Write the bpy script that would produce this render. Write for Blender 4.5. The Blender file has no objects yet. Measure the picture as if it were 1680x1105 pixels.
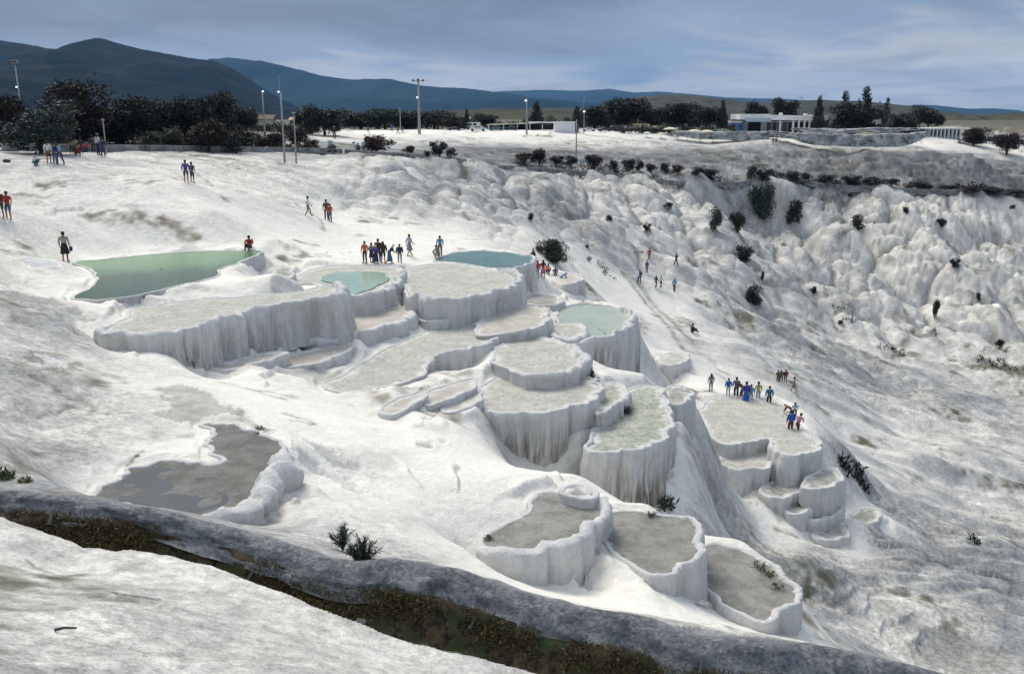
import bpy, bmesh, math, random
import numpy as np
from mathutils import Vector, Matrix
from mathutils.geometry import tessellate_polygon

# ------------------------------------------------------------------ camera, sky, sun, exposure
SC = bpy.context.scene
COL = SC.collection
F = 1500.0                       # focal length in pixels of the 1680 px wide photograph
PITCH = math.atan((552.5 - 188.0) / F)
CAM_Z = 30.0
cd = bpy.data.cameras.new('camera')
cd.sensor_width = 36.0
cd.lens = F / 1680.0 * 36.0
cd.clip_start = 0.1
cd.clip_end = 60000.0
cam = bpy.data.objects.new('camera', cd)
cam.location = (0, 0, CAM_Z)
cam.rotation_euler = (math.pi / 2 - PITCH, 0, 0)
COL.objects.link(cam)
SC.camera = cam

SUN_EL, SUN_AZ = math.radians(50), math.radians(-30)   # azimuth measured from +Y (view direction) to the right
world = bpy.data.worlds.new('World')
SC.world = world
world.use_nodes = True

def build_sky():
    nt = world.node_tree
    nt.nodes.clear()
    N, L = nt.nodes.new, nt.links.new
    out = N('ShaderNodeOutputWorld'); bg = N('ShaderNodeBackground')
    sky = N('ShaderNodeTexSky'); sky.sky_type = 'NISHITA'; sky.sun_disc = False
    sky.sun_elevation = SUN_EL; sky.sun_rotation = SUN_AZ
    sky.air_density = 1.4; sky.dust_density = 2.0; sky.ozone_density = 2.0
    tc = N('ShaderNodeTexCoord'); sep = N('ShaderNodeSeparateXYZ')
    L(tc.outputs['Generated'], sep.inputs[0])
    def math_(op, a, b=None, c=None):
        m = N('ShaderNodeMath'); m.operation = op
        for i, v in enumerate((a, b, c)):
            if v is None: continue
            if isinstance(v, (int, float)): m.inputs[i].default_value = v
            else: L(v, m.inputs[i])
        return m.outputs[0]
    x, y, z = sep.outputs
    zz = math_('ADD', math_('MAXIMUM', z, 0.0), 0.10)
    comb = N('ShaderNodeCombineXYZ')
    L(math_('DIVIDE', x, zz), comb.inputs[0]); L(math_('DIVIDE', y, zz), comb.inputs[1])
    def noise(scale, detail, rough, dist=0.0, off=0.0, sy=1.0):
        mp = N('ShaderNodeMapping'); L(comb.outputs[0], mp.inputs[0])
        mp.inputs['Scale'].default_value = (1, sy, 1); mp.inputs['Location'].default_value = (off, off * .7, off)
        n = N('ShaderNodeTexNoise'); L(mp.outputs[0], n.inputs['Vector'])
        n.inputs['Scale'].default_value = scale; n.inputs['Detail'].default_value = detail
        n.inputs['Roughness'].default_value = rough; n.inputs['Distortion'].default_value = dist
        return n.outputs[0]
    big = noise(0.30, 6, .55, .5, 3.1, 1.0)
    fine = noise(1.1, 8, .62, .8, 7.7, 1.0)
    # height of the layer edge wobbles with the noise
    h = math_('ADD', math_('MULTIPLY_ADD', math_('SUBTRACT', big, .5), .24, z), math_('MULTIPLY', math_('SUBTRACT', fine, .5), .10))
    h = math_('ADD', h, math_('MULTIPLY', x, -0.045))
    ramp = N('ShaderNodeValToRGB'); L(math_('MULTIPLY', h, 1.0), ramp.inputs[0])
    el = ramp.color_ramp.elements
    stops = SKY_STOPS
    el[0].position = stops[0][0]; el[0].color = (*stops[0][1], 1)
    el[1].position = stops[-1][0]; el[1].color = (*stops[-1][1], 1)
    for p, c in stops[1:-1]:
        e = el.new(p); e.color = (*c, 1)
    # mottling
    mot = N('ShaderNodeMix'); mot.data_type = 'RGBA'; mot.blend_type = 'MULTIPLY'
    mot.inputs[0].default_value = 1.0
    L(ramp.outputs[0], mot.inputs[6])
    g = N('ShaderNodeMapRange'); L(fine, g.inputs[0])
    g.inputs[1].default_value = .3; g.inputs[2].default_value = .7; g.inputs[3].default_value = .78; g.inputs[4].default_value = 1.22
    L(g.outputs[0], mot.inputs[7])
    # overcast: thick cloud hides most of the clear sky above it
    sc_ = N('ShaderNodeVectorMath'); sc_.operation = 'SCALE'; L(sky.outputs[0], sc_.inputs[0]); sc_.inputs['Scale'].default_value = 0.10
    add = N('ShaderNodeVectorMath'); add.operation = 'ADD'
    cl = N('ShaderNodeVectorMath'); cl.operation = 'SCALE'; L(mot.outputs[2], cl.inputs[0]); cl.inputs['Scale'].default_value = SKY_GAIN
    L(sc_.outputs[0], add.inputs[0]); L(cl.outputs[0], add.inputs[1])
    L(add.outputs[0], bg.inputs[0])
    bg.inputs[1].default_value = 0.1
    L(bg.outputs[0], out.inputs[0])

SKY_GAIN = 10.0      # cloud radiance is written below in plain units
SKY_STOPS = [(0.00, (.185, .200, .235)), (0.026, (.225, .228, .248)), (0.054, (.084, .116, .182)),
             (0.105, (.022, .040, .080)), (0.22, (.06, .085, .135)), (0.50, (.20, .23, .28)), (1.0, (.34, .365, .40))]
build_sky()

sd = bpy.data.lights.new('sun', 'SUN')
sd.energy = 1.3; sd.angle = math.radians(32); sd.color = (1.0, .93, .81)
sun = bpy.data.objects.new('sun', sd)
sdir = Vector((math.sin(SUN_AZ) * math.cos(SUN_EL), math.cos(SUN_AZ) * math.cos(SUN_EL), math.sin(SUN_EL)))
sun.rotation_euler = (-sdir).to_track_quat('-Z', 'Y').to_euler()
sun.location = (0, 0, 80)
COL.objects.link(sun)

SC.view_settings.view_transform = 'Standard'
SC.view_settings.look = 'None'
SC.view_settings.gamma = 1.0
SC.view_settings.use_curve_mapping = False
SC.view_settings.exposure = 1.2
SC.cycles.max_bounces = 6
SC.cycles.diffuse_bounces = 3
SC.cycles.volume_bounces = 0
SC.cycles.transparent_max_bounces = 16
SC.cycles.use_denoising = True

# ------------------------------------------------------------------ helpers
RNG = random.Random(5)
NR = np.random.RandomState(5)
CP, SP = math.cos(PITCH), math.sin(PITCH)

def ray(u, v):
    a = (u - 840.0) / F; b = (552.5 - v) / F
    return (a, CP + b * SP, -SP + b * CP)

def at_h(u, v, h):
    """the point seen at (u, v) that lies h metres below the camera"""
    d = ray(u, v); t = -h / d[2]
    return (d[0] * t, d[1] * t, CAM_Z - h)

def at_d(u, v, dist):
    """the point seen at (u, v) at forward ground distance dist"""
    d = ray(u, v); t = dist / d[1]
    return (d[0] * t, dist, CAM_Z + d[2] * t)

def vhash(ix, iy, seed):
    h = (ix.astype(np.int64) * 374761393 + iy.astype(np.int64) * 668265263 + seed * 974634777) & 0xFFFFFFFF
    h = ((h ^ (h >> 13)) * 1274126177) & 0xFFFFFFFF
    h = (h ^ (h >> 16)) & 0xFFFFFF
    return h.astype(np.float64) / float(0xFFFFFF)

def vnoise(x, y, seed=0):
    ix = np.floor(x); iy = np.floor(y)
    fx = x - ix; fy = y - iy
    fx = fx * fx * (3 - 2 * fx); fy = fy * fy * (3 - 2 * fy)
    ix = ix.astype(np.int64); iy = iy.astype(np.int64)
    a = vhash(ix, iy, seed); b = vhash(ix + 1, iy, seed); c = vhash(ix, iy + 1, seed); d = vhash(ix + 1, iy + 1, seed)
    return (a * (1 - fx) + b * fx) * (1 - fy) + (c * (1 - fx) + d * fx) * fy * 1.0 - .5

def fbm(x, y, octaves=4, seed=0, gain=.5):
    s = 0; a = 1.0; t = 0
    for i in range(octaves):
        ca, sa = math.cos(i * 1.3), math.sin(i * 1.3)
        s = s + a * vnoise((x * ca - y * sa) * 2 ** i + i * 17.3, (x * sa + y * ca) * 2 ** i - i * 9.1, seed + i)
        t += a; a *= gain
    return s / t * 2

def bulbs(x, y, seed=0, k=14.0):
    """rounded cushions packed side by side: 0 in the creases, 1 on the crowns"""
    ix = np.floor(x).astype(np.int64); iy = np.floor(y).astype(np.int64)
    f1 = np.full(x.shape, 9.0); f2 = np.full(x.shape, 9.0)
    for dx in (-1, 0, 1):
        for dy in (-1, 0, 1):
            cx = ix + dx; cy = iy + dy
            px = cx + .15 + .7 * vhash(cx, cy, seed); py = cy + .15 + .7 * vhash(cx, cy, seed + 7)
            d = (x - px) ** 2 + (y - py) ** 2
            f2 = np.where(d < f1, f1, np.minimum(f2, d)); f1 = np.minimum(f1, d)
    return np.clip(1 - f1 / .75, 0, 1), np.clip((np.sqrt(f2) - np.sqrt(f1)) * 3.0, 0, 1)

def smooth(e0, e1, x):
    t = np.clip((x - e0) / (e1 - e0), 0, 1)
    return t * t * (3 - 2 * t)

def tag(o, label=None, cat=None, group=None, kind=None):
    if label: o['label'] = label
    if cat: o['category'] = cat
    if group: o['group'] = group
    if kind: o['kind'] = kind
    return o

def link(o, parent=None):
    COL.objects.link(o)
    if parent is not None: o.parent = parent
    return o

def empty(name, loc, rz=0.0, label=None, cat=None, group=None):
    o = bpy.data.objects.new(name, None)
    o.empty_display_size = .2
    o.location = loc; o.rotation_euler = (0, 0, rz)
    COL.objects.link(o)
    tag(o, label, cat, group)
    return o

def mesh_np(name, co, faces, mats=(), attrs=None, smooth_=True, parent=None):
    """co Nx3, faces Mx4 or Mx3 arrays"""
    me = bpy.data.meshes.new(name)
    co = np.asarray(co, np.float32); faces = np.asarray(faces, np.int32)
    k = faces.shape[1]
    me.vertices.add(len(co)); me.vertices.foreach_set('co', co.ravel())
    me.loops.add(faces.size); me.loops.foreach_set('vertex_index', faces.ravel())
    me.polygons.add(len(faces))
    me.polygons.foreach_set('loop_start', np.arange(0, faces.size, k, dtype=np.int32))
    me.polygons.foreach_set('loop_total', np.full(len(faces), k, np.int32))
    me.polygons.foreach_set('use_smooth', np.full(len(faces), smooth_, bool))
    me.update(calc_edges=True)
    for m in mats: me.materials.append(m)
    if attrs:
        for an, arr in attrs.items():
            arr = np.asarray(arr, np.float32)
            if arr.ndim == 1:
                a = me.attributes.new(an, 'FLOAT', 'POINT'); a.data.foreach_set('value', arr)
            else:
                a = me.attributes.new(an, 'FLOAT_COLOR', 'POINT')
                if arr.shape[1] == 3: arr = np.c_[arr, np.ones(len(arr), np.float32)]
                a.data.foreach_set('color', arr.ravel())
    o = bpy.data.objects.new(name, me)
    return link(o, parent)

def bm_obj(name, bm, mat, parent=None, smooth_=False):
    me = bpy.data.meshes.new(name)
    bm.to_mesh(me); bm.free()
    if mat is not None: me.materials.append(mat)
    if smooth_: me.polygons.foreach_set('use_smooth', [True] * len(me.polygons))
    return link(bpy.data.objects.new(name, me), parent)

def grid_faces(nr, nc, wrap=False):
    r = np.arange(nr - 1)[:, None]; c = np.arange(nc if wrap else nc - 1)[None, :]
    c2 = (c + 1) % nc
    a = r * nc + c; b = r * nc + c2; d = (r + 1) * nc + c; e = (r + 1) * nc + c2
    return np.stack([a, b, e, d], -1).reshape(-1, 4)

# ------------------------------------------------------------------ materials
class NT:
    def __init__(s, name):
        s.m = bpy.data.materials.new(name); s.m.use_nodes = True
        s.t = s.m.node_tree; s.t.nodes.clear()
        s.out = s.N('ShaderNodeOutputMaterial'); s.p = s.N('ShaderNodeBsdfPrincipled')
        s.L(s.p.outputs[0], s.out.inputs[0])
        s.geo = s.N('ShaderNodeNewGeometry')
        s.tc = s.N('ShaderNodeTexCoord')
    def N(s, k): return s.t.nodes.new(k)
    def L(s, a, b): s.t.links.new(a, b)
    def val(s, i, v):
        if isinstance(v, (int, float)): i.default_value = v
        elif isinstance(v, tuple): i.default_value = (*v, 1) if len(v) == 3 and i.type == 'RGBA' else v
        else: s.L(v, i)
    def math(s, op, a, b=0.0, c=0.0, clamp=False):
        n = s.N('ShaderNodeMath'); n.operation = op; n.use_clamp = clamp
        for i, v in enumerate((a, b, c)): s.val(n.inputs[i], v)
        return n.outputs[0]
    def mix(s, f, a, b, mode='MIX'):
        n = s.N('ShaderNodeMix'); n.data_type = 'RGBA'; n.blend_type = mode
        s.val(n.inputs[0], f); s.val(n.inputs[6], a); s.val(n.inputs[7], b)
        return n.outputs[2]
    def noise(s, scale, detail=4, rough=.55, vec=None, sc=(1, 1, 1), dist=0.0):
        n = s.N('ShaderNodeTexNoise')
        mp = s.N('ShaderNodeMapping'); s.L(vec if vec is not None else s.geo.outputs['Position'], mp.inputs[0])
        mp.inputs['Scale'].default_value = sc
        s.L(mp.outputs[0], n.inputs['Vector'])
        n.inputs['Scale'].default_value = scale; n.inputs['Detail'].default_value = detail
        n.inputs['Roughness'].default_value = rough; n.inputs['Distortion'].default_value = dist
        return n.outputs[0]
    def voro(s, scale, feature='F1', vec=None, sc=(1, 1, 1)):
        n = s.N('ShaderNodeTexVoronoi'); n.feature = feature
        mp = s.N('ShaderNodeMapping'); s.L(vec if vec is not None else s.geo.outputs['Position'], mp.inputs[0])
        mp.inputs['Scale'].default_value = sc
        s.L(mp.outputs[0], n.inputs['Vector']); n.inputs['Scale'].default_value = scale
        return n.outputs[0]
    def ramp(s, f, lo, hi, a=0.0, b=1.0):
        n = s.N('ShaderNodeMapRange'); n.clamp = True
        s.val(n.inputs[0], f); n.inputs[1].default_value = lo; n.inputs[2].default_value = hi
        n.inputs[3].default_value = a; n.inputs[4].default_value = b
        return n.outputs[0]
    def attr(s, name, out='Fac'):
        n = s.N('ShaderNodeAttribute'); n.attribute_name = name
        return n.outputs[out]
    def bump(s, h, strength, dist, prev=None):
        n = s.N('ShaderNodeBump'); s.val(n.inputs['Height'], h)
        n.inputs['Strength'].default_value = strength; n.inputs['Distance'].default_value = dist
        if prev is not None: s.L(prev, n.inputs['Normal'])
        return n.outputs[0]
    def set(s, color=None, rough=None, normal=None, **kw):
        if color is not None: s.val(s.p.inputs['Base Color'], color)
        if rough is not None: s.val(s.p.inputs['Roughness'], rough)
        if normal is not None: s.L(normal, s.p.inputs['Normal'])
        for k, v in kw.items(): s.val(s.p.inputs[k.replace('_', ' ')], v)
        return s.m

def mat_plain(name, col, rough=.8, vary=.18, scale=3.0, metal=0.0):
    n = NT(name)
    f = n.ramp(n.noise(scale, 5, .6, vec=n.tc.outputs['Object']), .3, .7, 1 - vary, 1 + vary)
    c = n.mix(1.0, col, f, 'MULTIPLY')
    n.t.nodes.active = None
    comb = c
    return n.set(comb, rough, Metallic=metal)

def make_mats():
    M = {}
    # white travertine of the slopes; colour and stains come from the baked flow pattern
    n = NT('travertine')
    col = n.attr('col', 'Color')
    f1 = n.ramp(n.noise(3.2, 10, .84), .42, .57, .60, 1.14)
    f2 = n.ramp(n.noise(.6, 9, .74), .38, .60, .76, 1.08)
    spk = n.ramp(n.noise(20.0, 4, .75), .52, .66, 1.04, .62)
    sepn = n.N('ShaderNodeSeparateXYZ'); n.L(n.geo.outputs['Normal'], sepn.inputs[0])
    steep = n.ramp(sepn.outputs[2], .80, .35)
    dr = n.ramp(n.noise(1.6, 7, .72, sc=(1, 1, .12), dist=.5), .44, .62)
    flow = n.math('MULTIPLY', steep, dr)
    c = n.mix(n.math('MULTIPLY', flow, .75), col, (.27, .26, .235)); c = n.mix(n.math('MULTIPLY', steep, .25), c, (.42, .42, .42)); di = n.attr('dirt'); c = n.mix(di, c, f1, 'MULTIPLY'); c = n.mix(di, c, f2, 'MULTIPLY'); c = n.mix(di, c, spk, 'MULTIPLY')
    nb = n.bump(n.noise(14.0, 5, .7), .6, .03)
    nb = n.bump(n.noise(2.6, 5, .62, dist=.4), .55, .16, nb)
    M['trav'] = n.set(c, .82, nb)
    # fluted basin wall: pale crust at the lip, grey-brown drips under it
    n = NT('travertine_wall')
    t = n.attr('down'); st = n.attr('stain')
    pos = n.geo.outputs['Position']
    drip = n.noise(2.3, 6, .7, sc=(1, 1, .10), dist=.6)
    drip2 = n.noise(7.0, 4, .6, sc=(1, 1, .07))
    blot = n.noise(1.3, 5, .65)
    dark = n.ramp(n.math('ADD', n.math('ADD', n.math('MULTIPLY', drip, .7), n.math('MULTIPLY', drip2, .3)), n.math('MULTIPLY', st, .035)), .49, .57)
    amt = n.math('MULTIPLY', n.math('MULTIPLY', dark, n.ramp(t, .05, .45)), st, clamp=True)
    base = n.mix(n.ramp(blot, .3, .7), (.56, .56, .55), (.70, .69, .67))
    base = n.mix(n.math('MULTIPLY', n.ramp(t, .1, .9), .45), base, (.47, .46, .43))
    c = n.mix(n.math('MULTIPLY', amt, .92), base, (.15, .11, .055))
    mild = n.math('MULTIPLY', n.ramp(n.noise(4.0, 5, .65, sc=(1, 1, .35)), .45, .7), .35)
    c = n.mix(mild, c, (.38, .385, .39))
    c = n.mix(1.0, c, n.ramp(n.noise(16, 4, .7), .3, .7, .88, 1.10), 'MULTIPLY')
    nb = n.bump(n.noise(11.0, 6, .7, sc=(1, 1, .12)), .9, .07)
    nb = n.bump(n.noise(3.0, 5, .6, sc=(1, 1, .5)), .55, .2, nb)
    M['wall'] = n.set(c, .8, nb)
    # pool beds
    def bed(name, a, b, dark, lo=.55, hi=.72, margin=(.40, .02)):
        n = NT(name)
        c = n.mix(n.ramp(n.noise(1.1, 8, .74, sc=(1, 1, 1)), .42, .58), a, b)
        sp = n.ramp(n.noise(5.0, 6, .75, sc=(1, 1.0, 1)), lo, hi)
        c = n.mix(n.math('MULTIPLY', sp, .75), c, dark)
        c = n.mix(n.math('MULTIPLY', n.ramp(n.noise(24.0, 3, .7), .58, .68), .5), c, dark)
        ed = n.math('ADD', n.attr('edge'), n.math('MULTIPLY', n.math('SUBTRACT', n.noise(1.5, 6, .7), .5), 1.9))
        c = n.mix(n.ramp(ed, *margin, 0.0, .92), c, (.70, .69, .65))
        nb = n.bump(n.noise(5.0, 8, .78), .9, .09)
        return n.set(c, .85, nb)
    M['bed_grey'] = bed('bed_grey', (.25, .245, .225), (.42, .41, .37), (.16, .155, .13))
    M['bed_light'] = bed('bed_light', (.44, .43, .385), (.56, .545, .49), (.20, .19, .155), .50, .66)
    M['bed_tan'] = bed('bed_tan', (.44, .41, .36), (.56, .525, .47), (.24, .215, .18))
    M['bed_green'] = bed('bed_green', (.36, .375, .31), (.50, .50, .43), (.15, .17, .115), .48, .64)
    M['bed_dark'] = bed('bed_dark', (.13, .13, .115), (.21, .21, .19), (.08, .08, .07), margin=(-.55, -.75))
    M['bed_mid'] = bed('bed_mid', (.21, .205, .185), (.33, .32, .29), (.12, .115, .095), margin=(.0, -.3))
    def water(name, a, b, rough=.06, wave=3.0, amp=.02, sc=(1, 1, 1)):
        n = NT(name)
        d = n.attr('deep')
        c = n.mix(n.math('ADD', d, n.ramp(n.noise(1.5, 4, .6, sc=sc), .3, .7, -.15, .15), clamp=True), a, b)
        nb = n.bump(n.noise(wave, 4, .6, sc=sc), .5, amp)
        return n.set(c, rough, nb, IOR=1.33)
    M['w_green'] = water('green_water', (.10, .25, .10), (.004, .050, .010), .08, 5.0, .03, (1, 1.6, 1))
    M['w_teal'] = water('teal_water', (.36, .46, .37), (.27, .40, .31), .12, 4.0, .012)
    M['w_blue'] = water('blue_water', (.14, .23, .19), (.09, .17, .155), .12, 4.0, .015)
    M['w_pale'] = water('pale_water', (.45, .48, .40), (.33, .39, .31), .15, 4.0, .012)
    M['w_dark'] = water('dark_water', (.055, .065, .068), (.035, .045, .050), .30, 6.0, .02)
    # channel
    n = NT('grey_crust')
    c = n.mix(n.ramp(n.noise(1.6, 6, .7), .35, .68), (.085, .095, .11), (.33, .345, .365))
    c = n.mix(n.ramp(n.noise(6.0, 5, .7), .5, .7), c, (.42, .42, .42))
    c = n.mix(n.ramp(n.attr('top'), .0, 1.0), c, (.42, .42, .41))
    c = n.mix(n.math('MULTIPLY', n.ramp(n.noise(11.0, 4, .7), .5, .66), .6), c, (.05, .06, .075))
    nb = n.bump(n.noise(9.0, 8, .78), 1.0, .09); nb = n.bump(n.noise(2.5, 5, .6), .9, .25, nb)
    M['crust'] = n.set(c, .85, nb)
    n = NT('channel_moss')
    c = n.mix(n.ramp(n.noise(5.0, 7, .78), .42, .58), (.016, .012, .008), (.15, .11, .06))
    c = n.mix(n.ramp(n.noise(2.5, 6, .75), .5, .6), c, (.045, .065, .02))
    nb = n.bump(n.noise(12.0, 5, .75), 1.0, .08)
    M['moss'] = n.set(c, .9, nb)
    n = NT('channel_bed')
    c = n.mix(n.ramp(n.noise(1.5, 5, .7), .35, .65), (.08, .17, .07), (.22, .31, .16))
    nb = n.bump(n.noise(10.0, 4, .7), .6, .04)
    M['chbed'] = n.set(c, .35, nb)
    # far ground and hills
    def hill(name, a, b, cc, s, s2):
        n = NT(name)
        c = n.mix(n.ramp(n.noise(s, 7, .65), .38, .62), a, b)
        c = n.mix(n.ramp(n.noise(s2, 6, .7), .55, .66), c, cc)
        nb = n.bump(n.noise(s * 6, 6, .7), .8, 12.0)
        return n.set(c, .95, nb, Specular_IOR_Level=0.03)
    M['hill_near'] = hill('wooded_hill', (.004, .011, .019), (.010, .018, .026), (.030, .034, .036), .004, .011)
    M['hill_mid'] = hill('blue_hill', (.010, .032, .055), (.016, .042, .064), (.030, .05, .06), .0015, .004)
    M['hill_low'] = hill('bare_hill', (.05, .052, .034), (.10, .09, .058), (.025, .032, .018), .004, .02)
    return M
M = make_mats()
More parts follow.
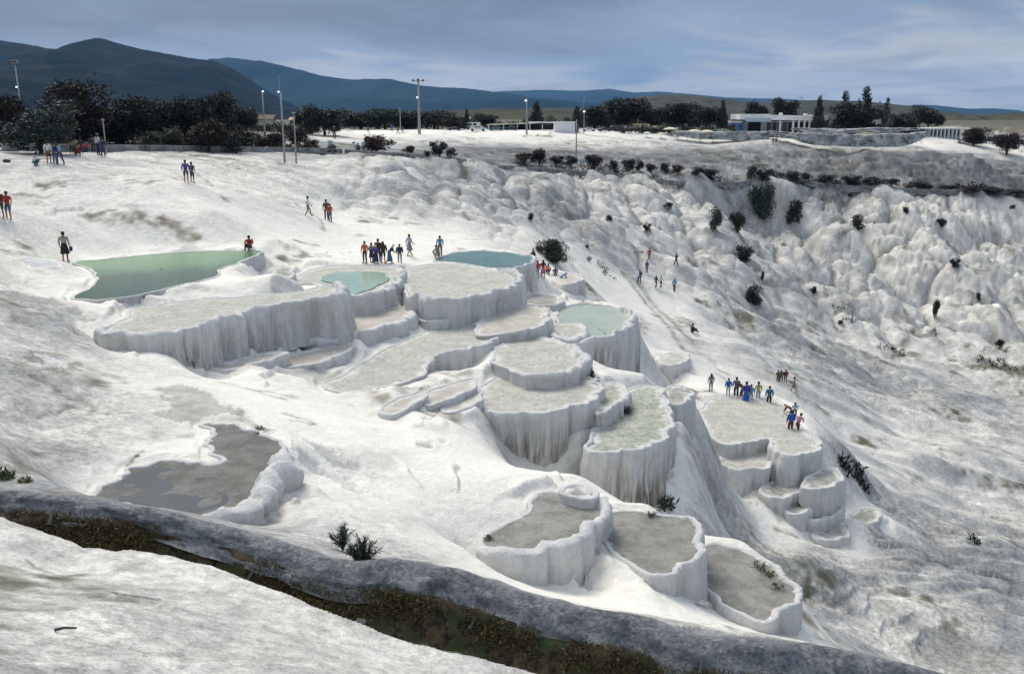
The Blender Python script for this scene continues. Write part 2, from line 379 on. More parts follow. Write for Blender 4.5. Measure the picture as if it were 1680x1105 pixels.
# ------------------------------------------------------------------ the terraces: rims read off the photograph, each rim level
# name, metres below camera, [(u, v, wall height in px)], bed material, water material, options
POOLS = [
 ('P1', 9.25, [(118,487,2),(150,470,0),(158,455,0),(145,440,0),(122,430,0),(180,424,0),(260,416,0),(330,412,0),(420,411,0),(428,414,2),(398,428,3),(364,440,3),(350,455,3),(300,466,3),(235,482,2),(190,489,2),(150,491,2)], 'bed_grey', 'w_green', {'bed':.06,'lip':.03}),
 ('P2', 9.75, [(165,545,12),(205,522,0),(215,505,0),(260,499,0),(320,491,0),(380,487,0),(440,482,0),(490,477,0),(540,468,0),(560,474,42),(552,487,38),(500,494,34),(450,502,36),(390,518,42),(330,536,38),(270,547,30),(215,550,22)], 'bed_light', None, {'thick':1,'lip':.2}),
 ('P3', 10.9, [(470,467,6),(488,452,0),(520,440,0),(570,434,0),(640,436,0),(662,444,0),(656,458,40),(640,472,34),(612,484,26),(570,487,20),(545,476,0),(515,466,4)], 'bed_light', 'w_teal', {'thick':1,'lip':.22,'wfrac':1}),
 ('P4', 11.2, [(664,446,0),(700,434,0),(760,433,0),(830,447,8),(851,456,50),(846,468,56),(795,484,52),(742,494,40),(690,491,14),(668,482,6)], 'bed_light', None, {'thick':1,'lip':.22,'stain':.25}),
 ('P5', 11.3, [(712,426,0),(740,415,0),(790,411,0),(850,416,6),(877,424,66),(866,434,64),(822,441,10),(760,432,0),(730,429,0)], 'bed_grey', 'w_blue', {'lip':.12,'bed':.07,'stain':.6}),
 ('P6a', 12.0, [(490,556,12),(520,537,0),(560,521,0),(600,513,0),(650,504,0),(676,508,16),(668,524,22),(640,534,26),(612,540,26),(570,548,26),(520,560,22)], 'bed_tan', None, {'thick':1,'lip':.16}),
 ('P6b', 12.3, [(676,512,2),(700,500,0),(728,501,0),(738,512,14),(728,524,14),(698,526,6)], 'bed_tan', None, {'lip':.12}),
 ('P6', 12.8, [(530,630,0),(570,610,0),(602,590,0),(642,568,0),(680,550,0),(720,538,0),(780,529,0),(808,540,32),(806,560,36),(778,571,32),(742,577,26),(716,585,20),(704,600,12),(690,615,8),(650,629,4),(600,641,0),(560,643,0)], 'bed_light', None, {'lip':.18}),
 ('P7', 13.1, [(808,592,4),(815,570,0),(840,555,0),(880,551,0),(930,564,4),(958,585,26),(952,601,24),(930,612,16),(880,618,10),(850,612,6),(825,602,4)], 'bed_light', None, {'thick':1,'lip':.24}),
 ('P8', 13.7, [(788,650,10),(795,628,0),(830,613,0),(880,615,0),(940,612,0),(970,622,6),(980,640,120),(970,656,128),(930,668,108),(880,677,96),(835,676,64),(795,672,40)], 'bed_light', None, {'lip':.12,'stain':.95,'under':.9}),
 ('P9', 13.7, [(914,515,0),(925,503,0),(970,498,0),(1015,506,4),(1036,518,96),(1032,535,88),(1004,551,62),(965,561,50),(930,562,36),(922,545,4)], 'bed_light', 'w_pale', {'thick':1,'lip':.2,'stain':1.0,'under':.5,'bed':.12}),
 ('P10', 12.6, [(782,548,0),(795,520,0),(840,502,0),(880,503,0),(898,512,24),(893,530,28),(868,541,20),(830,546,8)], 'bed_tan', None, {'lip':.12}),
 ('P10b', 13.4, [(855,492,0),(870,482,0),(905,482,0),(922,492,12),(910,501,12),(875,500,6)], 'bed_grey', None, {'lip':.14}),
 ('P11a', 14.2, [(978,655,0),(985,634,0),(1000,627,0),(1018,632,6),(1028,645,22),(1022,656,24),(1004,665,22),(984,680,20)], 'bed_green', None, {'lip':.1}),
 ('P11', 14.9, [(966,735,100),(975,705,0),(988,688,0),(1006,668,0),(1022,642,0),(1050,631,0),(1078,634,6),(1092,655,30),(1102,690,60),(1098,706,95),(1064,731,105),(1015,743,104)], 'bed_green', None, {'lip':.12,'stain':.8,'under':.3}),
 ('P12', 15.6, [(1086,645,0),(1100,633,0),(1118,634,10),(1135,646,72),(1128,658,74),(1106,663,64),(1090,658,20)], 'bed_grey', None, {'lip':.12,'under':.4,'stain':.3}),
 ('P13', 12.9, [(793,884,4),(820,866,0),(866,842,0),(870,820,0),(886,808,0),(912,805,0),(960,818,6),(988,832,50),(988,850,64),(970,868,66),(930,888,60),(885,900,48),(835,906,38),(802,900,18)], 'bed_mid', None, {'thick':1,'lip':.16,'stain':.35}),
 ('P13b', 12.6, [(922,806,0),(930,796,0),(955,794,0),(975,806,10),(968,816,8),(940,812,4)], 'bed_grey', None, {'lip':.1}),
 ('P14', 13.7, [(990,842,0),(1040,839,0),(1110,847,6),(1138,856,40),(1152,888,70),(1138,914,72),(1108,938,30),(1060,937,10),(1010,908,0),(988,880,0)], 'bed_mid', None, {'lip':.14,'stain':.2}),
 ('P15', 15.1, [(1156,896,0),(1200,895,0),(1252,915,10),(1292,945,40),(1307,972,70),(1288,998,34),(1272,1016,20),(1258,1022,8),(1228,1012,0),(1180,985,0),(1152,950,0)], 'bed_mid', None, {'lip':.1,'stain':.2}),
 ('P0', 10.3, [(172,802,0),(215,770,0),(262,757,0),(320,757,0),(352,752,0),(338,705,0),(348,692,0),(400,694,0),(440,720,2),(464,745,12),(466,768,30),(436,800,34),(392,828,28),(345,850,14),(290,846,4),(225,833,0),(180,818,0)], 'bed_dark', 'w_dark', {'lip':.26,'bed':.03,'lumpy':1,'wpoly':[(185,800),(220,778),(270,765),(315,765),(345,785),(365,800),(378,818),(340,838),(290,840),(228,826),(195,812)]}),
 ('P16', 22.0, [(1148,675,0),(1165,655,0),(1212,648,0),(1272,653,0),(1302,680,0),(1322,712,6),(1341,722,34),(1338,738,38),(1302,745,40),(1272,738,24),(1264,722,18),(1235,722,18),(1190,728,6),(1160,705,0)], 'bed_light', None, {'lip':.05,'stain':.4}),
 ('P17', 22.9, [(1175,747,14),(1195,730,0),(1240,727,0),(1268,738,4),(1272,756,38),(1250,766,40),(1210,769,40),(1180,760,24)], 'bed_light', None, {'lip':.1,'stain':.4}),
 ('P18', 24.0, [(1250,803,8),(1275,784,0),(1308,783,0),(1318,796,14),(1294,813,16),(1262,816,14)], 'bed_grey', None, {'lip':.1,'stain':.9}),
 ('P19', 24.7, [(1285,828,4),(1308,807,0),(1342,802,4),(1350,815,14),(1332,834,18),(1302,842,14)], 'bed_grey', None, {'lip':.1,'stain':.8}),
 ('P20', 25.2, [(1322,840,4),(1345,818,0),(1370,817,4),(1378,835,18),(1358,851,20),(1328,853,14)], 'bed_grey', None, {'lip':.1,'stain':.9}),
 ('P21', 25.9, [(1336,874,4),(1356,860,0),(1386,857,4),(1393,872,12),(1373,885,14),(1345,884,8)], 'bed_grey', None, {'lip':.1,'stain':.6}),
 ('P22', 23.4, [(1316,795,0),(1345,770,0),(1372,768,6),(1380,782,34),(1368,795,34),(1340,803,10)], 'bed_grey', None, {'lip':.1,'stain':.4}),
 ('P23', 14.9, [(905,452,0),(925,447,0),(950,450,10),(953,460,30),(930,467,10),(908,462,0)], 'bed_tan', None, {'lip':.12}),
 ('S1', 12.95, [(690,657,8),(705,641,0),(740,628,0),(778,620,0),(774,636,8),(747,650,12),(712,665,12)], 'bed_tan', None, {'lip':.12}),
 ('S2', 13.2, [(722,671,8),(745,657,0),(780,642,0),(790,655,6),(766,668,12),(736,678,10)], 'bed_tan', None, {'lip':.12}),
 ('S3', 12.65, [(628,672,6),(650,655,0),(690,640,0),(700,648,8),(672,664,10),(645,680,8)], 'bed_tan', None, {'lip':.1}),
 ('S5', 11.7, [(345,602,6),(400,586,0),(448,576,0),(468,581,10),(420,598,12),(372,609,10)], 'bed_light', None, {'lip':.14,'thick':1}),
 ('S6', 12.25, [(445,594,6),(500,576,0),(560,562,0),(582,568,10),(535,590,14),(472,603,10)], 'bed_tan', None, {'lip':.14}),
 ('S7', 10.5, [(436,458,4),(448,441,0),(476,437,0),(480,450,6),(460,464,8)], 'bed_grey', None, {'lip':.12}),
 ('S8', 13.45, [(902,541,8),(920,531,0),(950,531,0),(959,545,12),(942,557,14),(912,554,12)], 'bed_light', None, {'lip':.16,'thick':1}),
 ('S9', 21.6, [(1082,588,4),(1100,578,0),(1125,580,4),(1128,590,16),(1108,598,14),(1088,597,8)], 'bed_light', None, {'lip':.1}),
 ('S10', 26.6, [(1395,845,4),(1415,832,0),(1438,836,4),(1440,850,12),(1420,858,12),(1400,856,8)], 'bed_grey', None, {'lip':.1,'stain':.7}),
 ('P24', 22.0, [(1030,600,0),(1045,594,0),(1072,596,4),(1076,606,22),(1056,614,14),(1034,612,4)], 'bed_light', None, {'lip':.1}),
]

def resample(pts, step, closed=True, sm=2):
    """Catmull-Rom through pts (Nx3), then evenly spaced"""
    p = np.array(pts, float); n = len(p); out = []
    rng_ = range(n) if closed else range(n - 1)
    for i in rng_:
        g = lambda k: p[k % n] if closed else p[min(max(k, 0), n - 1)]
        p0, p1, p2, p3 = g(i - 1), g(i), g(i + 1), g(i + 2)
        for t in np.linspace(0, 1, 16, endpoint=False):
            out.append(.5 * (2 * p1 + (p2 - p0) * t + (2 * p0 - 5 * p1 + 4 * p2 - p3) * t * t + (-p0 + 3 * p1 - 3 * p2 + p3) * t ** 3))
    if not closed: out.append(p[-1])
    out = np.array(out)
    q = np.vstack([out, out[:1]]) if closed else out
    d = np.r_[0, np.cumsum(np.hypot(*(q[1:, :2] - q[:-1, :2]).T))]
    m = max(12, int(d[-1] / step))
    tt = np.linspace(0, d[-1], m, endpoint=not closed)
    return np.stack([np.interp(tt, d, q[:, k]) for k in range(q.shape[1])], 1), d[-1]

def normals2(p, closed=True):
    if closed: t = np.roll(p, -1, 0) - np.roll(p, 1, 0)
    else: t = np.gradient(p, axis=0)
    t = t[:, :2]; t /= np.maximum(1e-9, np.hypot(*t.T))[:, None]
    return np.stack([t[:, 1], -t[:, 0]], 1)

PD = {}
for name, h, rim, bed, wat, opt in POOLS:
    pts = []
    for (u, v, dp) in rim:
        x, y, z = at_h(u, v, h)
        dist = math.sqrt(x * x + y * y + h * h)
        pts.append((x, y, dp * dist / F * 1.12))
    pts = np.array(pts)
    area = np.sum(pts[:, 0] * np.roll(pts[:, 1], -1) - np.roll(pts[:, 0], -1) * pts[:, 1])
    if area < 0: pts = pts[::-1]
    rs, per = resample(pts, .11 if h < 18 else .14)
    nn = normals2(rs); wob = fbm(rs[:, 0] * .9, rs[:, 1] * .9, 4, 77) * (.24 if name != 'P0' else .5) + (fbm(rs[:, 0] * 3, rs[:, 1] * 3, 2, 78) * .25 if name == 'P0' else 0)
    rs[:, :2] += nn * wob[:, None]
    # ccw polygon: outward normal is to the right of the tangent
    PD[name] = dict(h=h, z=CAM_Z - h, pts=pts, ring=rs, per=per, bed=bed, wat=wat, opt=opt)

def inside(px, py, poly):
    c = np.zeros(px.shape, bool); n = len(poly)
    for i in range(n):
        x0, y0 = poly[i][:2]; x1, y1 = poly[(i + 1) % n][:2]
        if y0 == y1: continue
        k = ((y0 > py) != (y1 > py)) & (px < (x1 - x0) * (py - y0) / (y1 - y0) + x0)
        c ^= k
    return c

def polydist(px, py, poly, closed=True):
    """distance to polyline, and index+fraction of the nearest place"""
    n = len(poly); best = np.full(px.shape, 1e9); where = np.zeros(px.shape)
    for i in range(n if closed else n - 1):
        x0, y0 = poly[i][:2]; x1, y1 = poly[(i + 1) % n][:2]
        dx, dy = x1 - x0, y1 - y0
        t = np.clip(((px - x0) * dx + (py - y0) * dy) / max(1e-9, dx * dx + dy * dy), 0, 1)
        d = np.hypot(px - x0 - t * dx, py - y0 - t * dy)
        k = d < best
        best = np.where(k, d, best); where = np.where(k, i + t, where)
    return best, where

# ------------------------------------------------------------------ channel lines
CREST = [(-260,770,7.0),(-120,790,7.2),(0,812,7.45),(100,822,7.6),(200,832,7.75),(290,850,8.0),(380,872,8.3),(460,895,8.55),(560,925,8.85),(640,925,8.95),(720,940,9.1),(800,962,9.3),(870,985,9.5),(950,1005,9.7),(1050,1020,9.9),(1130,1044,10.1),(1250,1056,10.3),(1340,1066,10.5),(1420,1082,10.7),(1520,1104,11.0),(1640,1130,11.4),(1800,1165,11.9)]
NEAR = [(-260,800,6.6),(-120,830,6.8),(0,868,7.05),(45,886,7.1),(92,922,7.4),(140,942,7.5),(165,930,7.45),(240,941,7.55),(285,944,7.6),(350,957,7.7),(400,976,7.8),(450,996,7.9),(520,1030,8.1),(600,1057,8.3),(660,1087,8.5),(740,1106,8.6),(860,1140,8.9),(1000,1175,9.2),(1200,1230,9.6),(1400,1290,10.0)]
crest3 = np.array([at_h(*c) for c in CREST]); near3 = np.array([at_h(*c) for c in NEAR])

# ------------------------------------------------------------------ terrain control points: u, v, metres below camera, cushions, grey, streaks, scrub
CT = [
 # near mound the photographer stands on
 (0,1000,6.0,0,.3,0,0),(200,1000,6.5,0,.26,0,0),(400,1060,7.0,0,.22,0,0),(0,1105,5.2,0,.35,0,0),(300,1105,6.2,0,.24,0,0),(560,1105,7.3,0,.22,0,0),(100,960,6.8,0,.28,0,0),(-300,1105,4.4,0,.1,0,0),(-300,900,5.6,0,.1,0,0),
 (840,1500,6.2,0,.1,0,0),(300,1700,4.4,0,.1,0,0),(1300,1700,7.0,0,.1,0,0),
 # behind the channel
 (0,790,8.2,0,.5,0,0),(60,785,8.2,0,.45,0,0),(200,822,8.6,0,.35,0,0),(300,838,9.2,0,.3,0,0),(400,858,10.1,0,.3,.1,0),(460,880,9.6,0,.35,.1,0),(520,890,9.9,0,.35,.1,0),(560,900,10.1,0,.45,0,0),(620,915,10.1,0,.5,0,0),(700,925,10.3,0,.4,0,0),(760,930,11.0,0,.1,0,0),(840,965,11.7,0,0,0,0),(920,990,12.2,0,0,0,0),(1000,1000,12.9,0,0,0,0),(1100,1010,13.6,0,0,0,0),(1200,1035,14.3,0,0,0,0),(1280,1045,15.0,0,0,0,0),(1330,1052,15.6,0,.05,0,0),
 (1345,1060,19,0,.2,.2,0),
 # left flat
 (0,700,7.6,0,.15,.1,0),(0,760,8.0,0,.2,0,0),(30,740,8.3,0,.3,0,0),(60,770,9.2,0,.35,0,0),(60,700,9.5,0,.3,.2,0),(120,740,9.8,0,.35,.2,0),(100,640,9.3,0,.25,.3,0),(30,600,8.6,0,.3,.3,0),(200,680,9.9,0,.22,.2,0),(50,540,8.8,0,.4,.2,0),(120,530,9.0,0,.45,.2,0),(60,490,8.8,0,.42,.3,0),(0,470,8.2,0,.35,.3,0),(60,440,8.4,0,.15,.3,0),(108,428,8.5,0,.1,.2,0),(0,410,7.7,0,.2,.3,0),(40,380,7.4,0,.15,.4,0),(15,359,6.6,0,.15,.3,0),(100,380,7.8,0,.08,.3,0),
 (-250,700,6.5,0,.2,.2,0),(-250,500,6.5,0,.2,.2,0),(-250,350,4.5,0,.2,.2,0),(-250,260,3.3,0,.3,0,0),
 (180,620,9.8,0,.08,.1,0),(350,640,10.4,0,.03,0,0),(450,660,10.9,0,0,0,0),(500,720,11.2,0,.02,0,0),(500,780,11.0,0,.05,0,0),(480,820,10.6,0,.05,0,0),(560,760,11.3,0,.15,.2,0),(600,700,11.7,0,0,0,0),(640,800,11.7,0,0,0,0),(600,860,10.9,0,.1,.1,0),(700,860,11.8,0,.08,0,0),(750,800,12.3,0,0,0,0),(700,740,12.3,0,0,0,0),(740,690,12.8,0,0,0,0),(800,760,12.9,0,0,0,0),(860,780,13.0,.0,0,0,0),(950,780,13.4,0,0,0,0),(1000,815,13.7,0,0,0,0),(1035,834,14.3,0,0,0,0),(760,900,12.2,0,0,0,0),(700,640,12.9,0,0,0,0),(740,620,13.1,0,0,0,0),
 (1060,850,16.5,0,.1,.1,0),(1140,845,18.5,0,.3,.3,0),
 (300,600,11.0,0,.05,0,0),(420,600,11.5,0,.05,0,0),(500,620,12.1,0,.02,0,0),
 # slope above the pools
 (200,300,5.4,0,.15,.4,0),(100,300,5.3,0,.2,.3,0),(100,340,6.7,0,.15,.3,0),(0,300,5.2,0,.2,.3,0),(0,275,4.3,0,.25,.2,0),(80,268,4.1,0,.25,0,0),(160,252,3.95,0,.3,0,0),(0,240,3.6,0,.45,0,.5),(200,350,7.0,0,.1,.4,0),(200,400,8.3,0,.08,.2,0),(308,299,5.4,0,.12,.4,0),(350,350,7.3,.1,.06,.4,0),(300,390,8.3,0,.03,.2,0),(410,405,8.9,0,0,.1,0),(440,330,7.9,.2,.1,.6,0),(505,353,9.0,.1,.1,.6,0),(540,363,9.9,.0,.02,.2,0),(450,380,9.2,0,0,.1,0),(480,430,10.2,0,0,0,0),(560,410,10.8,0,0,0,0),(620,425,10.9,0,0,0,0),(670,419,10.9,0,0,0,0),(700,390,11.2,0,0,.1,0),(800,400,11.9,.1,.03,.2,0),(640,370,10.5,.0,0,.1,0),
 (430,410,9.3,0,0,0,0),(420,465,10.0,0,0,0,0),
 (450,275,5.9,.1,.25,.7,0),(560,280,7.2,.4,.12,.8,0),(650,300,8.6,.7,.12,.9,0),(700,345,10.4,.6,.25,.9,0),(600,330,9.2,.5,.12,.8,0),(760,320,10.7,.9,.15,.9,0),(740,370,11.6,.3,.1,.4,0),(850,320,12.4,1,.25,.9,0),(870,375,14.6,1,.3,.8,0),(830,390,12.9,.4,.12,.3,0),
 # canal line and the strip behind it
 (0,246,3.6,0,.4,0,0),(200,247,3.85,0,.4,0,0),(400,250,4.9,0,.4,0,0),(560,254,6.2,0,.65,.2,0),(620,246,6.05,0,.75,.2,0),(800,256,8.0,0,.9,.2,0),(950,268,9.7,0,.9,.3,0),(680,260,7.4,.0,.65,.4,0),(760,266,8.3,.0,.7,.4,0),(850,274,9.5,.05,.7,.4,0),(1000,287,11.2,.1,.42,.4,0),(1150,292,12.3,.1,.25,.5,0),(1300,299,13.6,.05,.2,.5,0),(1450,305,15.0,.05,.25,.5,0),(1600,314,16.4,.05,.3,.5,0),(1680,320,17.2,.05,.3,.5,0),(1850,335,19,.3,.3,.5,0),(2000,345,20.5,.3,.3,.5,0),
 (750,245,6.9,0,.85,.3,0),(900,250,7.9,0,.9,.3,0),(1000,262,9.6,.0,.9,.3,0),(1100,272,10.6,.0,.9,.4,0),(1250,280,12.0,.0,.9,.6,.15),(1400,288,13.2,.0,.95,1.2,0),(1550,300,14.9,.0,.95,1.2,0),(1680,305,16.0,.0,.95,1.2,0),
 (1200,255,9.0,.0,.8,.5,.2),(1300,250,8.6,.0,.75,1.0,.1),(1450,255,9.2,0,.75,1.3,0),(1600,270,11.3,0,.9,1.3,0),(1680,275,12.7,0,.9,1.3,0),(1850,290,14,0,.4,1,0),
 (1150,236,7.0,0,.1,.3,0),(1270,229,5.9,0,.03,.2,0),(1350,236,7.0,0,.03,.2,0),(1450,243,7.9,0,.05,.2,0),(1550,245,8.4,0,.06,.3,0),(1680,262,11.1,0,.12,.3,0),(1600,225,6.6,0,.2,.3,.1),(1680,235,8.0,0,.25,.3,.2),(1850,250,10,0,.4,.3,.4),
 (1100,222,5.1,0,.05,.1,0),(1200,226,5.7,0,.1,.1,0),(1500,222,5.6,0,.2,0,0),
 (560,216,4.1,0,.03,0,0),(700,216,4.1,0,0,0,0),(850,217,4.3,0,0,0,0),(1000,218,4.5,0,.03,0,0),(560,232,5.0,0,.1,.1,0),(700,236,6.2,0,.3,.2,0),(850,232,6.2,0,.1,.1,0),(1000,238,7.0,0,.3,.2,0),
 (300,238,4.0,0,.35,0,.1),(400,240,4.5,0,.35,0,.1),(480,238,4.6,0,.25,0,.1),(150,240,3.7,0,.5,0,.35),(60,234,3.7,0,.5,0,.7),(160,232,3.7,0,.5,0,.8),(280,231,3.6,0,.5,0,.8),(370,230,3.75,0,.5,0,.8),(480,226,4.1,0,.4,0,.7),(0,232,3.6,0,.5,0,.8),
 # plateau
 (0,225,3.3,0,.5,0,1),(200,225,3.6,0,.5,0,1),(400,222,3.7,0,.5,0,1),(500,212,3.6,0,.5,0,.9),(640,210,3.75,0,.5,0,.85),(800,209.5,3.75,0,.5,0,.85),(1000,209,3.75,0,.5,0,.7),(1200,208.5,3.65,0,.5,0,.6),(1400,208,3.65,0,.5,0,.6),(600,212,3.8,0,.1,0,.2),(800,212,3.9,0,.1,0,.1),(1000,212,3.9,0,.1,0,0),(1560,208,3.7,0,.4,0,.5),(1680,212,4.6,0,.5,0,1),(1850,216,6,0,.5,0,1),
 (-250,225,3.0,0,.5,0,1),(-250,205,3.2,0,.5,0,1),(300,203,3.7,0,.5,0,1),(800,203,3.8,0,.5,0,1),(1300,203,3.7,0,.5,0,1),(1850,203,5,0,.5,0,1),
 # big cushion slope
 (950,310,13.6,1,.22,.6,0),(1060,320,15.2,1,.2,.6,0),(1150,315,15.0,.8,.12,.5,0),(940,350,15.6,1,.12,.6,0),(1000,390,18.3,1,.12,.6,0),(1100,370,19.0,1,.12,.6,0),(1050,430,20.3,.8,.1,.6,0),(1108,437,21.0,.5,.05,.3,0),(960,425,17.6,.4,.05,.3,0),(1180,420,23.0,1,.12,.6,0),(1180,350,18.8,1,.15,.6,.1),
 (1230,320,16.2,.6,.3,.6,.1),(1235,360,21.0,.6,.3,.4,.1),(1235,400,24.6,.6,.3,.4,0),(1260,440,26.6,1,.2,.5,0),(1320,340,18.8,1.1,.15,.6,0),(1350,400,24.5,1.2,.15,.6,0),(1330,470,29.0,1.1,.1,.5,0),(1450,350,20.3,1.2,.13,.7,0),(1450,420,26.8,1.3,.1,.6,0),(1430,500,31.0,1.2,.12,.5,0),(1550,350,20.7,1.1,.12,.8,0),(1550,420,27.2,1.3,.1,.7,0),(1540,500,32.2,1.3,.08,.5,0),(1660,350,21.6,1.0,.12,.9,0),(1660,430,28.8,1.2,.1,.8,0),(1660,520,34.5,1.2,.1,.5,0),
 (1850,380,26,1,.15,.8,0),(1850,500,35,1,.12,.5,0),(2000,600,41,.8,.15,.5,0),
 (1240,470,26.0,1,.2,.6,0),(1160,480,23.5,.8,.12,.7,0),(1080,475,21.8,.1,.08,.5,0),(1045,462,20.8,.1,.2,.4,0),(1000,445,18.9,.0,0,.1,0),(950,470,17.6,0,0,.1,0),(1060,500,22.0,0,0,.1,0),(1130,520,24.3,.3,.02,.4,0),(1230,520,27.3,.4,.3,.8,0),(1340,545,32.0,.6,.12,.5,0),(1420,570,34.0,.3,.12,.6,.08),(1550,580,35.5,.3,.12,.5,.1),(1650,600,36.5,.3,.2,.5,.2),(1850,650,39,.3,.3,.5,.2),
 # valley flow
 (1060,560,22.0,0,.05,.3,0),(1130,545,24.0,.1,.03,.5,0),(1100,590,23.2,.1,.05,.5,0),(1080,610,22.4,.1,.1,.4,0),(1150,600,23.8,.1,.02,.4,0),(1240,600,26.5,.3,.15,1,0),(1300,580,30.0,.3,.35,1.4,0),(1380,620,32.0,.3,.4,1.4,0),(1480,620,35.0,.2,.25,1.2,0),(1600,660,36.5,.2,.3,1.4,0),(1330,640,28.5,.2,.1,1,0),(1400,680,31.0,.1,.1,1.2,0),(1500,700,33.4,.1,.15,1.3,0),(1660,740,35.5,.1,.2,1.3,0),(1380,740,28.3,.1,.05,1,0),(1480,790,30.5,.1,.1,1,0),(1600,830,32.5,.2,.2,1.3,0),(1680,880,32.5,.2,.25,1.2,0),(1420,830,27.8,.4,.3,1,.03),(1450,900,28.0,.5,.5,1,.05),(1540,930,29.0,.4,.5,1,.05),(1350,920,26.5,.3,.25,1,0),(1240,870,24.6,.1,.05,.6,0),(1180,800,23.6,.2,.05,.6,0),(1150,740,22.8,.2,.05,.4,0),(1300,900,25.6,.1,.1,.8,0),(1340,980,26.0,.4,.5,.8,0),(1400,1000,26.3,.2,.2,.8,0),(1520,1010,27.0,.2,.3,.8,0),(1440,1060,26.5,.1,.3,.6,0),(1650,1000,28.5,.2,.3,.8,0),(1670,1095,27.6,.1,.4,.5,0),(1560,1070,27.3,0,.45,.2,0),
 (1850,900,33,.2,.2,1,0),(1850,1100,29,.2,.3,.8,0),(1500,1200,23,.1,.3,.5,0),(1700,1300,22,.1,.3,.5,0),
 (1140,700,22.3,.1,.15,.9,0),(1080,800,20.5,.3,.35,1.1,0),(1150,850,22.5,.3,.25,1.1,0),(1200,940,23.4,.1,.1,.5,0),
 (1040,590,21.6,.1,.1,.2,0),(900,475,15.6,0,.05,0,0),(900,455,15.0,0,0,0,0),(925,465,15.4,0,0,0,0),(880,432,14.4,.1,.05,.1,0),(910,430,15.6,.2,.05,.2,0),
]
ctl = []
for (u, v, h, bu, gr, stk, sc_) in CT:
    x, y, z = at_h(u, v, h)
    ctl.append((x, y, z, bu, gr, stk, sc_, 1.0))
def add_ctl(x, y, z, g=.03, w=1.0): ctl.append((x, y, z, 0, g, .1, 0, w))
for nm, p in PD.items():
    rs = p['ring']; N_ = normals2(rs); n = len(rs)
    k = max(1, int(n / (p['per'] / 1.6)))
    for i in range(0, n, k):
        d = rs[i, 2]; off = .55 + .12 * d
        ox, oy = rs[i, 0] + N_[i, 0] * off, rs[i, 1] + N_[i, 1] * off
        clash = any(q is not p and bool(inside(np.array([ox]), np.array([oy]), q['ring'][::4])[0]) for q in PD.values())
        if not clash: add_ctl(ox, oy, p['z'] - d + .02)
    cx, cy = rs[:, 0].mean(), rs[:, 1].mean()
    add_ctl(cx, cy, p['z'] - max(.3, .6 * rs[:, 2].max()))
for c in crest3[2:-3]: add_ctl(c[0] * 1.03, c[1] * 1.03, c[2] - .22, .45)
for c in near3: add_ctl(c[0], c[1], c[2], .18)
ctl = np.array(ctl)

EPS = .012
def to_ab(x, y): return np.arctan2(x, y), np.log(np.hypot(x, y))
CA, CB = to_ab(ctl[:, 0], ctl[:, 1])
def kern(a, b): return np.sqrt((a[:, None] - CA[None]) ** 2 + (b[:, None] - CB[None]) ** 2 + EPS ** 2)
K = -kern(CA, CB)
# ridge: average contradictory neighbours
A_ = K + np.eye(len(CA)) * .0012
m = len(CA)
sysm = np.zeros((m + 1, m + 1)); sysm[:m, :m] = A_; sysm[:m, m] = 1; sysm[m, :m] = 1
rhs = np.zeros((m + 1, 5)); rhs[:m] = ctl[:, 2:7]
W = np.linalg.solve(sysm, rhs)
def rbf(a, b):
    out = np.empty((len(a), 5))
    for i in range(0, len(a), 20000):
        out[i:i + 20000] = -kern(a[i:i + 20000], b[i:i + 20000]) @ W[:m] + W[m]
    return out

# ------------------------------------------------------------------ terrain grid: polar round the viewpoint, finer near it
angs = np.r_[np.linspace(-62, -31, 40, endpoint=False), np.linspace(-31, 31, 900), np.linspace(31, 62, 41)[1:]] * math.pi / 180
lr = np.r_[np.linspace(math.log(2.0), math.log(9.5), 50, endpoint=False), np.linspace(math.log(9.5), math.log(24), 400, endpoint=False), np.linspace(math.log(24), math.log(255), 520, endpoint=False),
           np.linspace(math.log(255), math.log(560), 60, endpoint=False), np.linspace(math.log(560), math.log(16000), 46)]
NRr, NC = len(lr), len(angs)
AA, LL = np.meshgrid(angs, lr)
R_ = np.exp(LL); GX = (R_ * np.sin(AA)); GY = (R_ * np.cos(AA))
# smooth fields are evaluated on a half-resolution grid and interpolated
ia = np.linspace(0, NC - 1, NC // 2).astype(int); ir = np.unique(np.r_[np.arange(0, NRr, 2), NRr - 1]); ia = np.unique(np.r_[ia, NC - 1])
sub = rbf(AA[np.ix_(ir, ia)].ravel(), LL[np.ix_(ir, ia)].ravel()).reshape(len(ir), len(ia), 5)
def up(fld):
    t = np.empty((len(ir), NC))
    for j in range(len(ir)): t[j] = np.interp(np.arange(NC), ia, fld[j])
    o = np.empty((NRr, NC)); q = np.arange(NRr)
    k = np.clip(np.searchsorted(ir, q, 'right') - 1, 0, len(ir) - 2)
    f = ((q - ir[k]) / (ir[k + 1] - ir[k]))[:, None]
    return t[k] * (1 - f) + t[k + 1] * f
Z0, BU, GR, ST, SB = [up(sub[:, :, i]) for i in range(5)]
far = smooth(math.log(300), math.log(520), LL)
PLZ = CAM_Z - 3.7 - smooth(math.log(700), math.log(4000), LL) * 45
Z0 = Z0 * (1 - far) + PLZ * far
BU = np.clip(BU, 0, 1.4) * (1 - far); GR = np.clip(GR, 0, 1); ST = np.clip(ST, 0, 1.6) * (1 - far); SB = np.clip(SB, 0, 1) * (1 - far) + far

